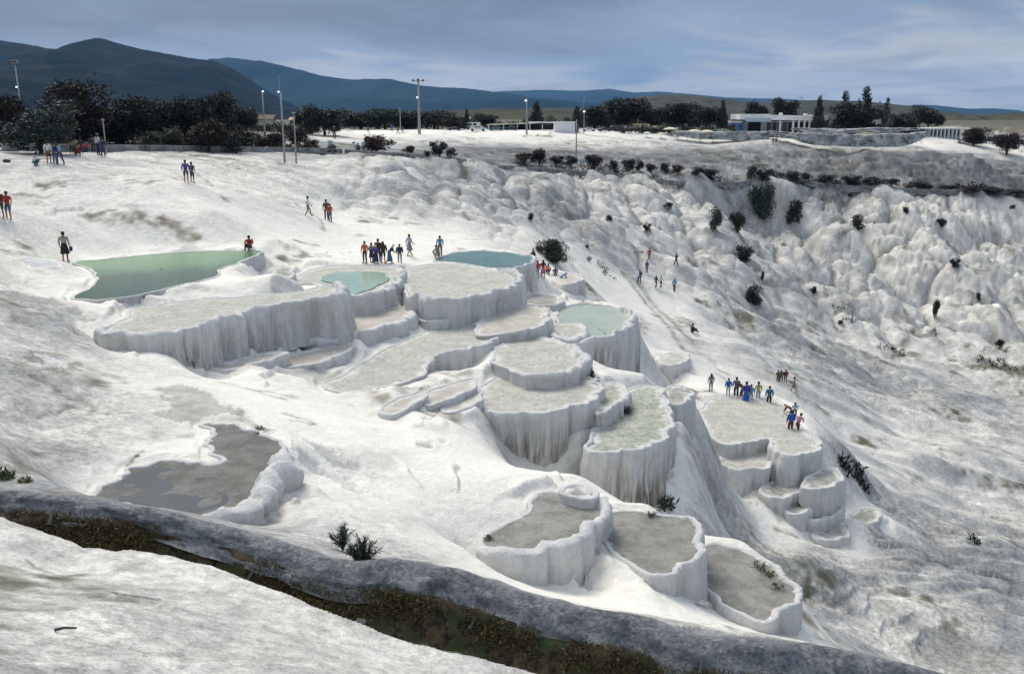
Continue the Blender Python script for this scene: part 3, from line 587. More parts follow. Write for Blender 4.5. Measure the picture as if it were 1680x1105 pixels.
# flow pattern: noise drawn out along the fall line
dZa = np.gradient(Z0, axis=1) / np.gradient(AA, axis=1); dZl = np.gradient(Z0, axis=0) / np.gradient(LL, axis=0)
gx = (dZa * np.cos(AA) + dZl * np.sin(AA)) / R_; gy = (-dZa * np.sin(AA) + dZl * np.cos(AA)) / R_
def blur(a, n=4):
    for _ in range(n):
        a = (a + np.roll(a, 1, 0) + np.roll(a, -1, 0)) / 3; a = (a + np.roll(a, 1, 1) + np.roll(a, -1, 1)) / 3
    return a
gx = blur(gx, 8); gy = blur(gy, 8)
SL = np.hypot(gx, gy); nx = gx / np.maximum(.02, SL); ny = gy / np.maximum(.02, SL)
def samp(fld, a, l):
    ca = np.clip(np.interp(a, angs, np.arange(NC)), 0, NC - 1.001); cl = np.clip(np.interp(l, lr, np.arange(NRr)), 0, NRr - 1.001)
    i = cl.astype(int); j = ca.astype(int); fi = cl - i; fj = ca - j
    return (fld[i, j] * (1 - fj) + fld[i, j + 1] * fj) * (1 - fi) + (fld[i + 1, j] * (1 - fj) + fld[i + 1, j + 1] * fj) * fi
x_, y_ = GX.copy(), GY.copy(); fine = np.zeros(GX.shape); coarse = np.zeros(GX.shape); ws = 0
NI = NJ = None
nearest = lambda a, l: (np.clip(np.rint(np.interp(l, lr, np.arange(NRr))), 0, NRr - 1).astype(int), np.clip(np.rint(np.interp(a, angs, np.arange(NC))), 0, NC - 1).astype(int))
STEP = .38
for s_ in range(18):
    w = 1.0
    fine += w * (vnoise(x_ * 1.25, y_ * 1.25, 11) + .5 * vnoise(x_ * 2.3 + y_ * .9, y_ * 2.3 - x_ * .9, 12))
    coarse += w * (vnoise(x_ * .30, y_ * .30, 21) + .5 * vnoise(x_ * .6 + y_ * .3, y_ * .6 - x_ * .3, 22))
    ws += w
    i, j = nearest(np.arctan2(x_, y_), np.log(np.hypot(x_, y_) + 1e-6))
    x_ = x_ + nx[i, j] * STEP; y_ = y_ + ny[i, j] * STEP
fine /= ws * .30; coarse /= ws * .34       # roughly -1..1

# ------------------------------------------------------------------ relief
wx = GX + 1.6 * fbm(GX * .12, GY * .12, 3, 31); wy = GY + 1.6 * fbm(GX * .12 + 50, GY * .12, 3, 32)
b1, e1 = bulbs(wx / 9.5, wy / 13.0, 3); b2, e2 = bulbs(wx / 3.4 + 9, wy / 5.2, 5); b3, e3 = bulbs(wx / 1.5 + 3, wy / 2.0, 9)
Zd = Z0.copy()
sl = np.clip(SL / .35, 0, 1.2)
Zd += BU * (np.abs(fbm(GX * .028 + 5, GY * .016, 3, 42)) - .3) * -6.5
Zd += BU * ((b1 - .45) * 3.1 + (b2 - .45) * 1.0 * (.3 + b1) + (b3 - .4) * .12)
Zd += BU * fine * .8
Zd -= BU * ((1 - smooth(0, .45, e1)) * .35 + (1 - smooth(0, .4, e2)) * .12)
Zd += BU * (fbm(GX * .05, GY * .05, 3, 41)) * 1.8
Zd += np.clip(ST, 0, 1.3) * np.clip(SL / .2, .15, 1.3) * (coarse * .50 + fine * .20)
quiet = (1 - far)
ledge = smooth(.5, .85, GR) * (R_ > 120) * (1 - SB)
lz = Zd / 1.3 + fbm(GX * .06, GY * .06, 3, 55) * .9; lf = lz - np.floor(lz)
Zd += ledge * (smooth(0, .35, lf) - lf) * .75
nearm = smooth(140, 20, R_)
Zd += quiet * (fbm(GX * .35, GY * .35, 4, 51) * .10 + fbm(GX * 1.3, GY * 1.3, 3, 52) * .022 + smooth(34, 14, R_) * fbm(GX * 3.6, GY * 3.6, 4, 53) * .03)
# shallow rimstone steps on the gentler slopes
stp = (Zd * 2.2 + fbm(GX * .25, GY * .25, 3, 61) * 1.3); fr = stp - np.floor(stp)
calm = np.clip(1 - BU * 2, 0, 1) * quiet * (R_ < 75) * (R_ > 17) * smooth(.34, .16, SL)
stepm = calm * smooth(-.25, .15, fbm(GX * .12, GY * .12, 2, 63))
Zd += stepm * ((smooth(0, .10, fr) - fr) * .26 + .07 * np.exp(-((fr - .12) / .06) ** 2))
Zd += far * np.clip(fbm(GX * .004, GY * .004, 4, 71), -1, 1) * 6 * smooth(600, 2500, R_)

# ------------------------------------------------------------------ colour of the crust (albedo)
white = np.array([.82, .785, .71]); grey = np.array([.34, .345, .345]); cool = np.array([.66, .68, .70]); brown = np.array([.15, .125, .08]); green = np.array([.07, .085, .04]); tan_ = np.array([.60, .55, .47])
big = fbm(GX * .07, GY * .07, 4, 81); med = fbm(GX * .4, GY * .4, 4, 82); sm_ = fbm(GX * 1.7, GY * 1.7, 3, 83)
C_ = np.ones(GX.shape + (3,)) * white
def lay(C, m_, c): return C * (1 - m_[..., None]) + c * m_[..., None]
C_ = lay(C_, np.clip(.35 + big * .6, 0, 1) * .45 * smooth(.02, .3, GR + .12), cool)
# stains follow the fall line; more of them where the control points say grey
C_ = lay(C_, np.clip((GR * 1.42 + .03 + .20 * np.clip(BU, 0, 1) + .12 * np.clip(ST, 0, 1) * (GX > 5)) * (.78 + .75 * med + .45 * sm_ + .4 * big), 0, .97) * np.clip(1.1 - SB, 0, 1), np.array([.105, .11, .12]))
C_ = lay(C_, smooth(.05, .9, fine + .35 * med) * np.clip(BU + .5 * ST, 0, 1) * .42, np.array([.34, .345, .36]))
g_ = smooth(.75 - 1.35 * GR, 1.25 - 1.1 * GR, .5 + .42 * fine * np.clip(.35 + ST, 0, 1) + .30 * med + .25 * big + .12 * sm_)
C_ = lay(C_, g_ * .80 * (1 - SB), grey)
C_ = lay(C_, smooth(.25, .9, coarse + .5 * med) * np.clip(ST, 0, 1) * .40, grey * .9)
C_ = lay(C_, smooth(.35, .9, big + med * .5) * .30 * (GX > 8) * (1 - np.clip(BU, 0, 1)), tan_)
C_ = lay(C_, (1 - smooth(.0, .45, b1)) * np.clip(BU, 0, 1) * .55 * (.6 + .8 * med), np.array([.20, .205, .205]))  # this and the next layers paint crease shade into the cushions' colour
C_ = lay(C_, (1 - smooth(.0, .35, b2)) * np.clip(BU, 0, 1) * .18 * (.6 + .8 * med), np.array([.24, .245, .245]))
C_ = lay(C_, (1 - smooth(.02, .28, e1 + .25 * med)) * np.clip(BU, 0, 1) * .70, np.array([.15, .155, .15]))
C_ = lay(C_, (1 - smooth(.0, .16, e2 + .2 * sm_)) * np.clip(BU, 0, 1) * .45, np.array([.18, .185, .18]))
# patchy grey-green darkening in the creases between cushions
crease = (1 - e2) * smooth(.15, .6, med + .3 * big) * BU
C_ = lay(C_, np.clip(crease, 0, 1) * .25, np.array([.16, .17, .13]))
spots = smooth(.40, .50, fbm(GX * .9, GY * .9, 3, 84)) * smooth(.05, .4, GR)
C_ = lay(C_, spots * .5 * quiet, np.array([.25, .25, .24]))
scr = smooth(.62 - .62 * SB, .95 - .75 * SB, .5 + .5 * fbm(GX * .3, GY * .3, 4, 85) + .2 * sm_)
C_ = lay(C_, scr, brown); C_ = lay(C_, scr * smooth(.0, .4, fbm(GX * .1, GY * .1, 4, 86)) * .8, green)
fld = fbm(GX * .006, GY * .006, 4, 87)
C_ = lay(C_, far * smooth(.15, .3, fld) * .8, np.array([.13, .11, .065])); C_ = lay(C_, far * .6, np.array([.065, .062, .04]))
C_ = lay(C_, far * smooth(-.1, -.3, fld) * .8, np.array([.04, .05, .028]))
tread = stepm * smooth(.25, .5, fr) * smooth(1.0, .8, fr) * smooth(-.05, .35, fbm(GX * .5, GY * .5, 3, 64))
C_ = lay(C_, tread * .55, np.array([.44, .425, .38]))
C_ = lay(C_, stepm * np.exp(-((fr - .02) / .035) ** 2) * smooth(-.2, .3, med) * .45, np.array([.26, .26, .25]))
C_ *= (1 - .60 * smooth(.42, .85, GR) * (R_ > 90) * (1 - SB) * (.8 + .5 * med + .4 * sm_))[..., None]
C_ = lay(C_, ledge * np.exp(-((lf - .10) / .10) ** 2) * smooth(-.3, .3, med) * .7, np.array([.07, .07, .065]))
# dry shallow puddles and stained patches seen between the pools
PATCH = [
 (10.4,[(248,655),(270,640),(300,630),(330,640),(385,668),(398,690),(340,692),(300,705),(262,692),(285,672)],(.36,.36,.33)),
 (9.9,[(0,548),(30,528),(90,522),(165,530),(120,545),(60,552)],(.38,.385,.36)),
 (9.9,[(90,640),(130,642),(180,660),(150,662),(110,650)],(.42,.42,.41)),
 (11.6,[(425,600),(470,582),(520,574),(570,572),(530,590),(500,606),(450,612)],(.52,.50,.45)),
 (11.9,[(505,595),(560,585),(580,598),(540,610)],(.50,.48,.43)),
 (11.3,[(460,735),(500,728),(560,748),(620,766),(560,770),(500,752)],(.44,.44,.43)),
 (11.2,[(480,765),(530,770),(600,790),(610,800),(560,800),(500,782)],(.52,.52,.50)),
 (13.0,[(700,640),(740,625),(790,618),(770,640),(730,665),(700,668),(710,650)],(.58,.55,.49)),
 (12.9,[(640,665),(700,642),(720,640),(700,655),(660,672)],(.56,.535,.47)),
 (12.6,[(685,676),(705,672),(722,677),(715,690),(692,690)],(.46,.44,.39)),
 (12.6,[(676,696),(695,692),(702,700),(684,704)],(.48,.46,.42)),
 (12.6,[(684,742),(700,738),(716,742),(706,750),(688,750)],(.50,.48,.45)),
 (12.6,[(728,720),(738,720),(740,727),(730,726)],(.48,.46,.42)),
 (9.3,[(60,600),(120,590),(100,612),(70,618)],(.60,.60,.59)),
 (8.7,[(20,435),(70,428),(100,440),(60,448)],(.55,.56,.56)),
 (10.1,[(430,448),(470,444),(470,456),(430,458)],(.45,.44,.42)),
 (10.2,[(420,462),(462,460),(455,470),(425,472)],(.48,.47,.45)),
 (27.2,[(1480,1070),(1530,1042),(1600,1045),(1655,1075),(1665,1095),(1600,1115),(1500,1105)],(.34,.335,.31)),
 (22.6,[(1150,690),(1170,700),(1180,725),(1160,735),(1145,715)],(.52,.51,.48)),
 (7.0,[(200,985),(280,985),(290,998),(210,1000)],(.48,.47,.45)),
]
for h, poly, c in PATCH:
    w3 = np.array([at_h(u, v, h)[:2] for u, v in poly])
    lo = w3.min(0) - 2; hi = w3.max(0) + 2
    k = np.where((GX > lo[0]) & (GX < hi[0]) & (GY > lo[1]) & (GY < hi[1]))
    px, py = GX[k], GY[k]
    px2 = px + fbm(px * 1.2, py * 1.2, 4, 91) * .55; py2 = py + fbm(px * 1.2 + 9, py * 1.2, 4, 92) * .55
    ins = inside(px2, py2, w3); d, _ = polydist(px2, py2, w3)
    m_ = np.where(ins, smooth(0, .15, d), 0.0) * (.72 + .28 * smooth(-.4, .4, sm_[k]))
    C_[k] = C_[k] * (1 - m_[:, None]) + np.array(c) * m_[:, None]
    Zd[k] -= m_ * .05
    Zd[k] += np.where(ins, 0, smooth(.4, .05, d)) * .05

# low rimstone ridges and dark weed lines drawn as lines on the ground
RIDGE = [(12.9,[(625,680),(665,670),(700,655),(745,640),(775,622)],.22,.35),(13.0,[(718,675),(755,664),(790,650)],.22,.35),
         (12.3,[(400,625),(450,612),(520,612),(570,600)],.15,.35),(11.6,[(345,606),(400,590),(450,580),(480,572)],.18,.35),
         (12.2,[(450,590),(500,578),(560,566),(575,562)],.2,.35),(9.6,[(0,560),(60,570),(100,566)],.12,.4),(8.9,[(20,500),(80,505),(110,496)],.12,.4),
         (10.2,[(345,690),(390,686),(410,700)],.15,.4),(10.8,[(430,455),(420,440),(450,425),(490,425)],.18,.5)]
for h, line, amp, wd in RIDGE:
    w3 = np.array([at_h(u, v, h)[:2] for u, v in line]); w3, _ = resample(np.c_[w3, w3[:, 0] * 0], .4, closed=False)
    lo = w3.min(0) - 2; hi = w3.max(0) + 2
    k = np.where((GX > lo[0]) & (GX < hi[0]) & (GY > lo[1]) & (GY < hi[1]))
    px, py = GX[k], GY[k]
    d, _ = polydist(px + fbm(px, py, 2, 93) * .3, py + fbm(px, py, 2, 94) * .3, w3[:, :2], False)
    Zd[k] += amp * np.exp(-(d / wd) ** 2)
CRACK = [(None,[(1458,258),(1462,270),(1468,284),(1474,296)],.5),(None,[(1536,268),(1545,285),(1556,302)],.6),(None,[(1500,262),(1508,280),(1512,296)],.35),(None,[(1570,275),(1580,300)],.35),(None,[(1610,278),(1625,306)],.4),(None,[(1380,258),(1384,285)],.35),(9.2,[(1160,245),(1240,250),(1320,250),(1400,255)],.35),(8.3,[(840,240),(960,244),(1080,246)],.5),(9.4,[(62,640),(80,642),(95,645)],.10),(9.4,[(96,648),(120,645),(140,652),(160,660),(178,658)],.14),(9.6,[(60,695),(90,685),(110,672),(118,668)],.10),
         (10.0,[(200,745),(225,738),(235,730)],.08),(11.2,[(465,690),(490,688),(512,693),(480,700)],.10),(10.4,[(385,668),(398,688),(410,700),(432,708)],.22),
         (7.2,[(60,925),(100,950),(110,965)],.06),(5.6,[(322,282),(345,290)],.2),(9.4,[(505,350),(525,362),(532,372)],.2),(20.9,[(1045,466),(1075,482),(1110,500),(1140,520)],.5),(20.4,[(1010,455),(1045,468),(1085,492),(1120,520),(1150,522)],.35),(4.4,[(0,249),(90,252),(200,253),(400,256)],.35),
         (22.0,[(1235,722),(1270,738)],.1),(22.1,[(1262,660),(1290,672),(1300,690)],.3),(29.0,[(1370,755),(1400,780),(1440,800)],.5),(13.2,[(1150,905),(1160,897),(1200,893)],.12),
         (3.8,[(0,262),(60,258),(150,262)],.2),(35.2,[(1440,575),(1475,578),(1490,570)],.8),(35.8,[(1600,590),(1650,600),(1680,604)],.9),(33.5,[(1520,545),(1550,555)],.5)]
for h, line, wd in CRACK:
    w3 = np.array([at_h(u, v, h if h else 9.2 + (v - 255) * .118)[:2] for u, v in line]); w3, _ = resample(np.c_[w3, w3[:, 0] * 0], .3, closed=False)
    lo = w3.min(0) - 2; hi = w3.max(0) + 2
    k = np.where((GX > lo[0]) & (GX < hi[0]) & (GY > lo[1]) & (GY < hi[1]))
    px, py = GX[k], GY[k]
    d, _ = polydist(px + fbm(px * 1.5, py * 1.5, 3, 95) * .35, py + fbm(px * 1.5, py * 1.5, 3, 96) * .35, w3[:, :2], False)
    m_ = np.exp(-(d / wd) ** 2) * (.5 + .5 * smooth(-.3, .3, fbm(px * 3, py * 3, 2, 97)))
    C_[k] = C_[k] * (1 - .8 * m_[:, None]) + np.array([.13, .14, .11]) * .8 * m_[:, None]
    Zd[k] -= .05 * m_

# hollows under the pool beds and along the channel
for nm, p in PD.items():
    poly = p['ring'][::2, :2]; lo = poly.min(0) - 4; hi = poly.max(0) + 4
    k = np.where((GX > lo[0]) & (GX < hi[0]) & (GY > lo[1]) & (GY < hi[1]))
    ins = inside(GX[k], GY[k], poly); d, _ = polydist(GX[k], GY[k], poly)
    z = Zd[k]; lev = p['z'] - .45
    z = np.where(ins, np.minimum(z, lev), z)
    # outside, just past an uphill rim, never stand higher than a gentle bank; past a wall, stay under the lip
    bank = p['z'] - .04 + np.clip(d - .32, 0, 9) * 1.4
    z = np.where(~ins & (d < 3.5), np.minimum(z, bank), z)
    Zd[k] = z
chp = np.vstack([crest3[:, :2] * .975, near3[::-1, :2] * 1.06])
lo = chp.min(0) - .5; hi = chp.max(0) + .5
k = np.where((GX > lo[0]) & (GX < hi[0]) & (GY > lo[1]) & (GY < hi[1]))
ins = inside(GX[k], GY[k], chp); dc, wc = polydist(GX[k], GY[k], crest3, False)
zc = np.interp(wc, np.arange(len(crest3)), crest3[:, 2])
dd, _ = polydist(GX[k], GY[k], chp)
dd = dd + fbm(GX[k] * 2.0, GY[k] * 2.0, 3, 98) * .12
z = Zd[k]
z = np.where(dc < 1.3, np.minimum(z, zc - .62 + smooth(.5, 1.3, dc) * .40), z)
bedz_ = zc - 1.25; t_ = smooth(-.05, .55, dd) * ins
Zd[k] = z * (1 - t_) + np.minimum(z, bedz_) * t_

V_ = np.stack([GX, GY, Zd], -1).reshape(-1, 3)
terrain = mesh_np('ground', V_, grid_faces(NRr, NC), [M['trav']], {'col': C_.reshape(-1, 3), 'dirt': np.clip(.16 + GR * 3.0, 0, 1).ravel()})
tag(terrain, 'white travertine hillside falling from the plateau into the valley', kind='structure')

def ground_z(x, y):
    a = np.array([math.atan2(x, y)]); l = np.array([math.log(math.hypot(x, y))])
    return float(samp(Zd, a, l)[0])

def drop_to(u, v, dguess):
    """walk along the pixel's ray until it meets the ground"""
    d = ray(u, v); y0 = dguess * .75
    for i in range(240):
        t = dguess * (.75 + i * .0025)
        x, y, z = d[0] * t, d[1] * t, CAM_Z + d[2] * t
        if ground_z(x, y) >= z: return (x, y, ground_z(x, y))
    t = dguess
    return (d[0] * t, d[1] * t, ground_z(d[0] * t, d[1] * t))
# ------------------------------------------------------------------ pools: rim, wall, bed and water of each
POOL_LABEL = {
 'P1': 'long pool of dark green water at the left, below the woman with the bag',
 'P2': 'long narrow dry basin with a thick pale wall just below the green pool',
 'P3': 'small basin holding pale turquoise water at its middle terrace edge',
 'P4': 'broad dry basin with high scalloped white wall in front of the group',
 'P5': 'basin of deep blue green water with a grey wall beside the round bush',
 'P6a': 'shallow tan basin with lumpy white front below the turquoise basin',
 'P6b': 'tiny dry basin tucked under the high scalloped white wall',
 'P6': 'long curved grey bedded basin ending in a horseshoe shaped wall',
 'P7': 'oval dry basin with a thick rounded white rim above the stained chalice',
 'P8': 'large chalice shaped basin with brown drip stains under its lip',
 'P9': 'round pool of pale water with a tall brown streaked wall at its right',
 'P10': 'beige dry basin left of the round pale water pool',
 'P10b': 'small grey basin at the foot of the blue green pool wall',
 'P11a': 'small raised basin wedged behind the stained chalice basin',
 'P11': 'tall drum shaped basin with speckled green grey bed and fluted wall',
 'P12': 'narrow pointed basin with a tapering white wall right of the drum basin',
 'P13': 'crescent shaped basin with grey bed alone on the white foreground slope',
 'P13b': 'tiny hollow basin just above the foreground crescent basin',
 'P14': 'grey bedded basin ending in a white pillar right of the crescent basin',
 'P15': 'lowest foreground grey basin with green weed spots, at the cliff edge',
 'P0': 'wide dark puddle with lumpy white rim near the stone channel',
 'P16': 'flat dusty terrace on which the tourists in blue jackets stand',
 'P17': 'grey walled basin just below the terrace of the tourists',
 'P18': 'uppermost of the small stepped basins down the right slope',
 'P19': 'second of the small stepped basins, with brown stained front',
 'P20': 'third of the small stepped basins, with ochre foot',
 'P21': 'lowest of the small stepped basins on the right slope',
 'P22': 'small basin right of the stepped ones with a tall narrow wall',
 'P23': 'little white walled basin by the path of the walkers beside the bush',
 'S1': 'shallow tan puddle basin right beside the horseshoe walled grey basin',
 'S2': 'shallow tan puddle basin left of the stained chalice basin',
 'S3': 'thin shallow basin at the lower edge of the small puddle basins',
 'S5': 'low whitish basin at the foot of the long basin wall',
 'S6': 'low tan basin between the long basin wall and the horseshoe basin',
 'S7': 'tiny grey basin between the green pool and the turquoise basin',
 'S8': 'small white rimmed basin in the left corner of the round pale water pool',
 'S9': 'little flat basin on the white slope above the tourist terrace',
 'S10': 'outermost grey basin right of the stepped basins',
 'P24': 'little white basin in the hollow behind the stained chalice basins',
}
def poly_sheet(name, poly, z, mat, parent, attrs=None):
    pts = [Vector((p[0], p[1], 0)) for p in poly]
    tris = tessellate_polygon([pts])
    co = np.array([(p[0], p[1], z) for p in poly])
    return mesh_np(name, co, np.array(tris), [mat], attrs, True, parent)

def bed_sheet(name, poly, z, mat, parent, seed, cell=.22):
    lo = poly.min(0) - cell; hi = poly.max(0) + cell
    nx_, ny_ = int((hi[0] - lo[0]) / cell) + 2, int((hi[1] - lo[1]) / cell) + 2
    gx_, gy_ = np.meshgrid(lo[0] + np.arange(nx_) * cell, lo[1] + np.arange(ny_) * cell)
    px, py = gx_.ravel(), gy_.ravel()
    pp = poly[::2]
    ins = inside(px, py, pp); d, w = polydist(px, py, pp)
    q = np.vstack([pp, pp[:1]]); idx = np.arange(len(q))
    nxp, nyp = np.interp(w, idx, q[:, 0]), np.interp(w, idx, q[:, 1])
    nxp, nyp = px + (nxp - px) * 1.06, py + (nyp - py) * 1.06
    X_ = np.where(ins, px, nxp); Y_ = np.where(ins, py, nyp)
    f = grid_faces(ny_, nx_)
    f = f[ins[f].any(1)]
    e = np.where(ins, d, 0.0)
    zz = z + fbm(px * 1.1 + seed, py * 1.1, 4, seed) * .022 * np.clip(e * 2, 0, 1)
    used = np.unique(f); remap = np.zeros(len(px), int); remap[used] = np.arange(len(used))
    return mesh_np(name, np.c_[X_, Y_, zz][used], remap[f], [mat], {'edge': e[used]}, True, parent)

def flat_disc(name, poly, z, mat, parent, deepf=None, wob=.0):
    """rings from the outline to its middle, so that attributes can vary over it"""
    poly = np.array(poly)[:, :2]
    c = poly.mean(0); n = len(poly)
    fr = np.linspace(1, 0.02, 10)
    V = np.vstack([c + (poly - c) * f for f in fr])
    zc = np.full(len(V), z)
    dp = deepf(V) if deepf is not None else np.zeros(len(V))
    return mesh_np(name, np.c_[V, zc], grid_faces(len(fr), n, True), [mat], {'deep': dp}, True, parent)

for nm, p in PD.items():
    opt = p['opt']; rs = p['ring']; n = len(rs); z0 = p['z']
    cx, cy = rs[:, 0].mean(), rs[:, 1].mean()
    root = empty('travertine_pool', (cx, cy, z0), 0, POOL_LABEL[nm], 'pool', 'travertine basins stepping down the slope')
    L_ = lambda x, y: (x - cx, y - cy)
    seed = sum(ord(c) for c in nm)
    arc = np.linspace(0, p['per'], n, endpoint=False)
    ang = 2 * math.pi * arc / p['per']
    rad = p['per'] / (2 * math.pi)
    ux, uy = np.cos(ang) * rad, np.sin(ang) * rad          # seamless coordinates round the ring
    drop = np.clip(rs[:, 2], 0, 9)
    for _ in range(6): drop = (np.roll(drop, 1) + drop * 2 + np.roll(drop, -1)) / 4
    N_ = normals2(rs)
    for _ in range(int(.35 / .11) + 2): N_ = (np.roll(N_, 1, 0) + N_ * 2 + np.roll(N_, -1, 0)) / 4
    N_ /= np.hypot(*N_.T)[:, None]
    hasw = smooth(.05, .6, drop)
    lipw = (.13 + (.26 if 'thick' in opt else .07 if 'lumpy' not in opt else .45) * hasw) * (.8 + .35 * fbm(ux * .7, uy * .7, 2, seed))
    liph = .012 + opt.get('lip', .15) * (1.0 if ('thick' in opt or 'lumpy' in opt) else .6) * hasw * (1 + .45 * fbm(ux * .9, uy * .9, 3, seed + 3))
    bedz = -opt.get('bed', .03)
    D = drop * 1.22 + (.8 if p['h'] < 20 else 1.0 + 1.2 * smooth(.05, .4, drop))
    scal = fbm(ux * .55, uy * .55, 2, seed + 5) * (.16 + .12 * np.clip(drop, 0, 3))      # lobes of the wall
    # scalloped curtain: rounded lobes meeting in vertical creases
    nl = max(3, int(p['per'] / 2.1))
    ph = ang * nl / 2 + 1.6 * fbm(ux * .35, uy * .35, 3, seed + 31)
    lobe = (np.sqrt(np.abs(np.sin(ph)) + .002) - .72) * .34 * hasw * np.clip(drop, .3, 1.4)
    ph2 = ang * nl * 1.7 + 2.2 * fbm(ux * .5, uy * .5, 3, seed + 33)
    lobe2 = (np.sqrt(np.abs(np.sin(ph2)) + .002) - .72) * .14 * hasw
    inner = -(lipw * .55) - .02
    rimw = (lobe * .8 + lobe2 * .8 + fbm(ux * 3.4, uy * 3.4, 3, seed + 41) * .07) * (.35 + .65 * hasw)
    liph = liph * np.clip(1 + 1.1 * fbm(ux * 1.6, uy * 1.6, 3, seed + 43), .25, 2)
    rows = []; down = []
    def row(off, z, dn, nz=0.0):
        jitter = fbm(ux * 2.2 + z.mean() * .6, uy * 2.2, 3, seed + 8) * nz
        rows.append(np.c_[rs[:, 0] + N_[:, 0] * (off + jitter + rimw), rs[:, 1] + N_[:, 1] * (off + jitter + rimw), z0 + z]); down.append(np.full(n, dn) if np.isscalar(dn) else dn)
    fl = fbm(ux * 2.6, uy * 2.6, 2, seed + 20)
    row(inner * 1.6, np.full(n, bedz - .08), 0)
    row(inner * 1.15, bedz + liph * .25, 0, .05)
    row(inner * .7, liph * .85, 0, .04)
    row(inner * .1, liph * 1.02, 0, .03)
    row(lipw * .42, liph * .92, .0, .03)
    row(lipw * .78, liph * .45, .0, .04)
    under = opt.get('under', 0.0)
    K_ = 18
    flare = .10 + .16 * drop
    for q in range(K_):
        t = (q + 1) / K_
        # top bulge, undercut, spreading foot
        prof = lipw * (.92 - .12 * t) + scal * smooth(0, .25, t) * (1 - .3 * t) - under * hasw * math.sin(min(1, t * 1.15) * math.pi * .5) * (t ** 1.3) * .9 + flare * (t ** 3)
        # drapery: ribs deepen downwards
        rib = fbm(ux * 2.4 + .3 * t, uy * 2.4, 3, seed + 12) * (.05 + .10 * min(1, t * 2)) * hasw
        lump = 0
        if opt.get('lumpy'):
            lump = fbm(ux * 3.0 + t * 2.2, uy * 3.0 + t * 1.7, 3, seed + 14) * .22 * hasw
        low = fbm(ux * 1.1 + t * D.mean() * .9, uy * 1.1, 3, seed + 16) * .10 * hasw
        row(prof + rib + low + lump + lobe * .4 * smooth(0, .3, t) + lobe2 * .4 * smooth(.1, .6, t), -D * t + liph * .3 * (1 - t), np.clip(D * t / np.maximum(D, .5), 0, 1))
    V = np.vstack(rows); V[:, 0] -= cx; V[:, 1] -= cy; V[:, 2] -= z0
    st = np.tile(np.full(n, opt.get('stain', .45)) * np.clip(.6 + .9 * fbm(ux * .5, uy * .5, 2, seed + 2), .1, 1.3) * hasw, len(rows))
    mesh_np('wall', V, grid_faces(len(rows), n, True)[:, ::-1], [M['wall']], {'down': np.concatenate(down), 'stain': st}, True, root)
    bo = inner * .45 + rimw
    bp = np.c_[rs[:, 0] + N_[:, 0] * bo - cx, rs[:, 1] + N_[:, 1] * bo - cy]
    bed_sheet('bed', bp, bedz, M[p['bed']], root, seed)
    if p['wat']:
        if 'wpoly' in opt:
            w3 = np.array([at_h(u, v, p['h']) for u, v in opt['wpoly']]); w3[:, 2] = 0
            ww, per = resample(w3, .15); wn = normals2(ww)
            sh = fbm(ww[:, 0] * 1.3, ww[:, 1] * 1.3, 3, 5)[:, None] * .35
            wp = ww[:, :2] + wn * sh - np.array([cx, cy])
        elif opt.get('wfrac'):
            w3 = np.array([at_h(u, v, p['h']) for u, v in [(528,458),(545,449),(575,446),(610,446),(632,450),(634,460),(618,471),(590,480),(570,483),(556,480),(552,468)]]); w3[:, 2] = 0
            ww, per = resample(w3, .15); wp = ww[:, :2] + normals2(ww) * (fbm(ww[:, 0] * 1.1, ww[:, 1] * 1.1, 4, 15) * .5)[:, None] - np.array([cx, cy])
        else: wp = bp
        ymin, ymax = wp[:, 1].min(), wp[:, 1].max()
        if nm == 'P1':
            # deeper along the near wall
            dfun = lambda V: smooth(.66, .34, (V[:, 1] - (V[:, 0] * .25)) / (ymax - ymin) + .5 + .08 * fbm(V[:, 0] * .6, V[:, 1] * .6, 3, 4))
        else:
            dfun = lambda V: .5 + .5 * fbm(V[:, 0] * .5, V[:, 1] * .5, 2, 4)
        if nm == 'P0': wz = bedz + .003
        else: wz = bedz + .05
        flat_disc('water', wp, wz, M[p['wat']], root, dfun)

# ------------------------------------------------------------------ stone channel across the foreground
cr, clen = resample(crest3, .09, closed=False)
Nn = normals2(cr, False)                       # points to the viewer's side (right of travel from left to right)
if Nn[len(Nn) // 2, 1] > 0: Nn = -Nn
s1 = np.linspace(0, clen, len(cr))
chan = empty('stone_channel', tuple(cr[len(cr) // 2]), 0, 'old crusted grey water channel with mossy inner side crossing the foreground', 'channel')
fs = np.interp(s1 / clen, [0, .12, .22, .34, .45, .55, .7, 1], [.55, .55, .6, .75, .95, 1.0, 1.1, 1.15])
def sweep(name, prof, mat, amp, seed, extra=None, zamp=None):
    rows = []; top = []
    for q, (off, dz, tp) in enumerate(prof):
        j = fbm(s1 * .7 + q * .13, np.full(len(s1), q * .35), 4, seed) * amp + fbm(s1 * .22, s1 * 0, 2, seed + 3) * .12 + (fbm(s1 * 1.4, s1 * 0 + q * .2, 3, seed + 5) * .10 if zamp is None else 0)
        jj = fbm(s1 * 3.1 + q * .5, np.full(len(s1), q * .9), 3, seed + 7) * .06 * (zamp is None)
        k_ = fs if (name == 'bank' and off > 0) else (fs + (1 - fs) * q / (len(prof) - 1) if name == 'mossy_side' else 1.0)
        j = j + jj
        jz = jj * .8 + fbm(s1 * 1.1 + q * .2, np.full(len(s1), q * .4), 4, seed + 1) * (zamp or amp) * .7
        rows.append(np.c_[cr[:, 0] + Nn[:, 0] * (off * k_ + j), cr[:, 1] + Nn[:, 1] * (off * k_ + j), cr[:, 2] + dz * k_ + jz]); top.append(np.full(len(s1), tp))
    V = np.vstack(rows) - np.array(cr[len(cr) // 2])
    return mesh_np(name, V, grid_faces(len(prof), len(s1)), [mat], {'top': np.concatenate(top)}, True, chan)
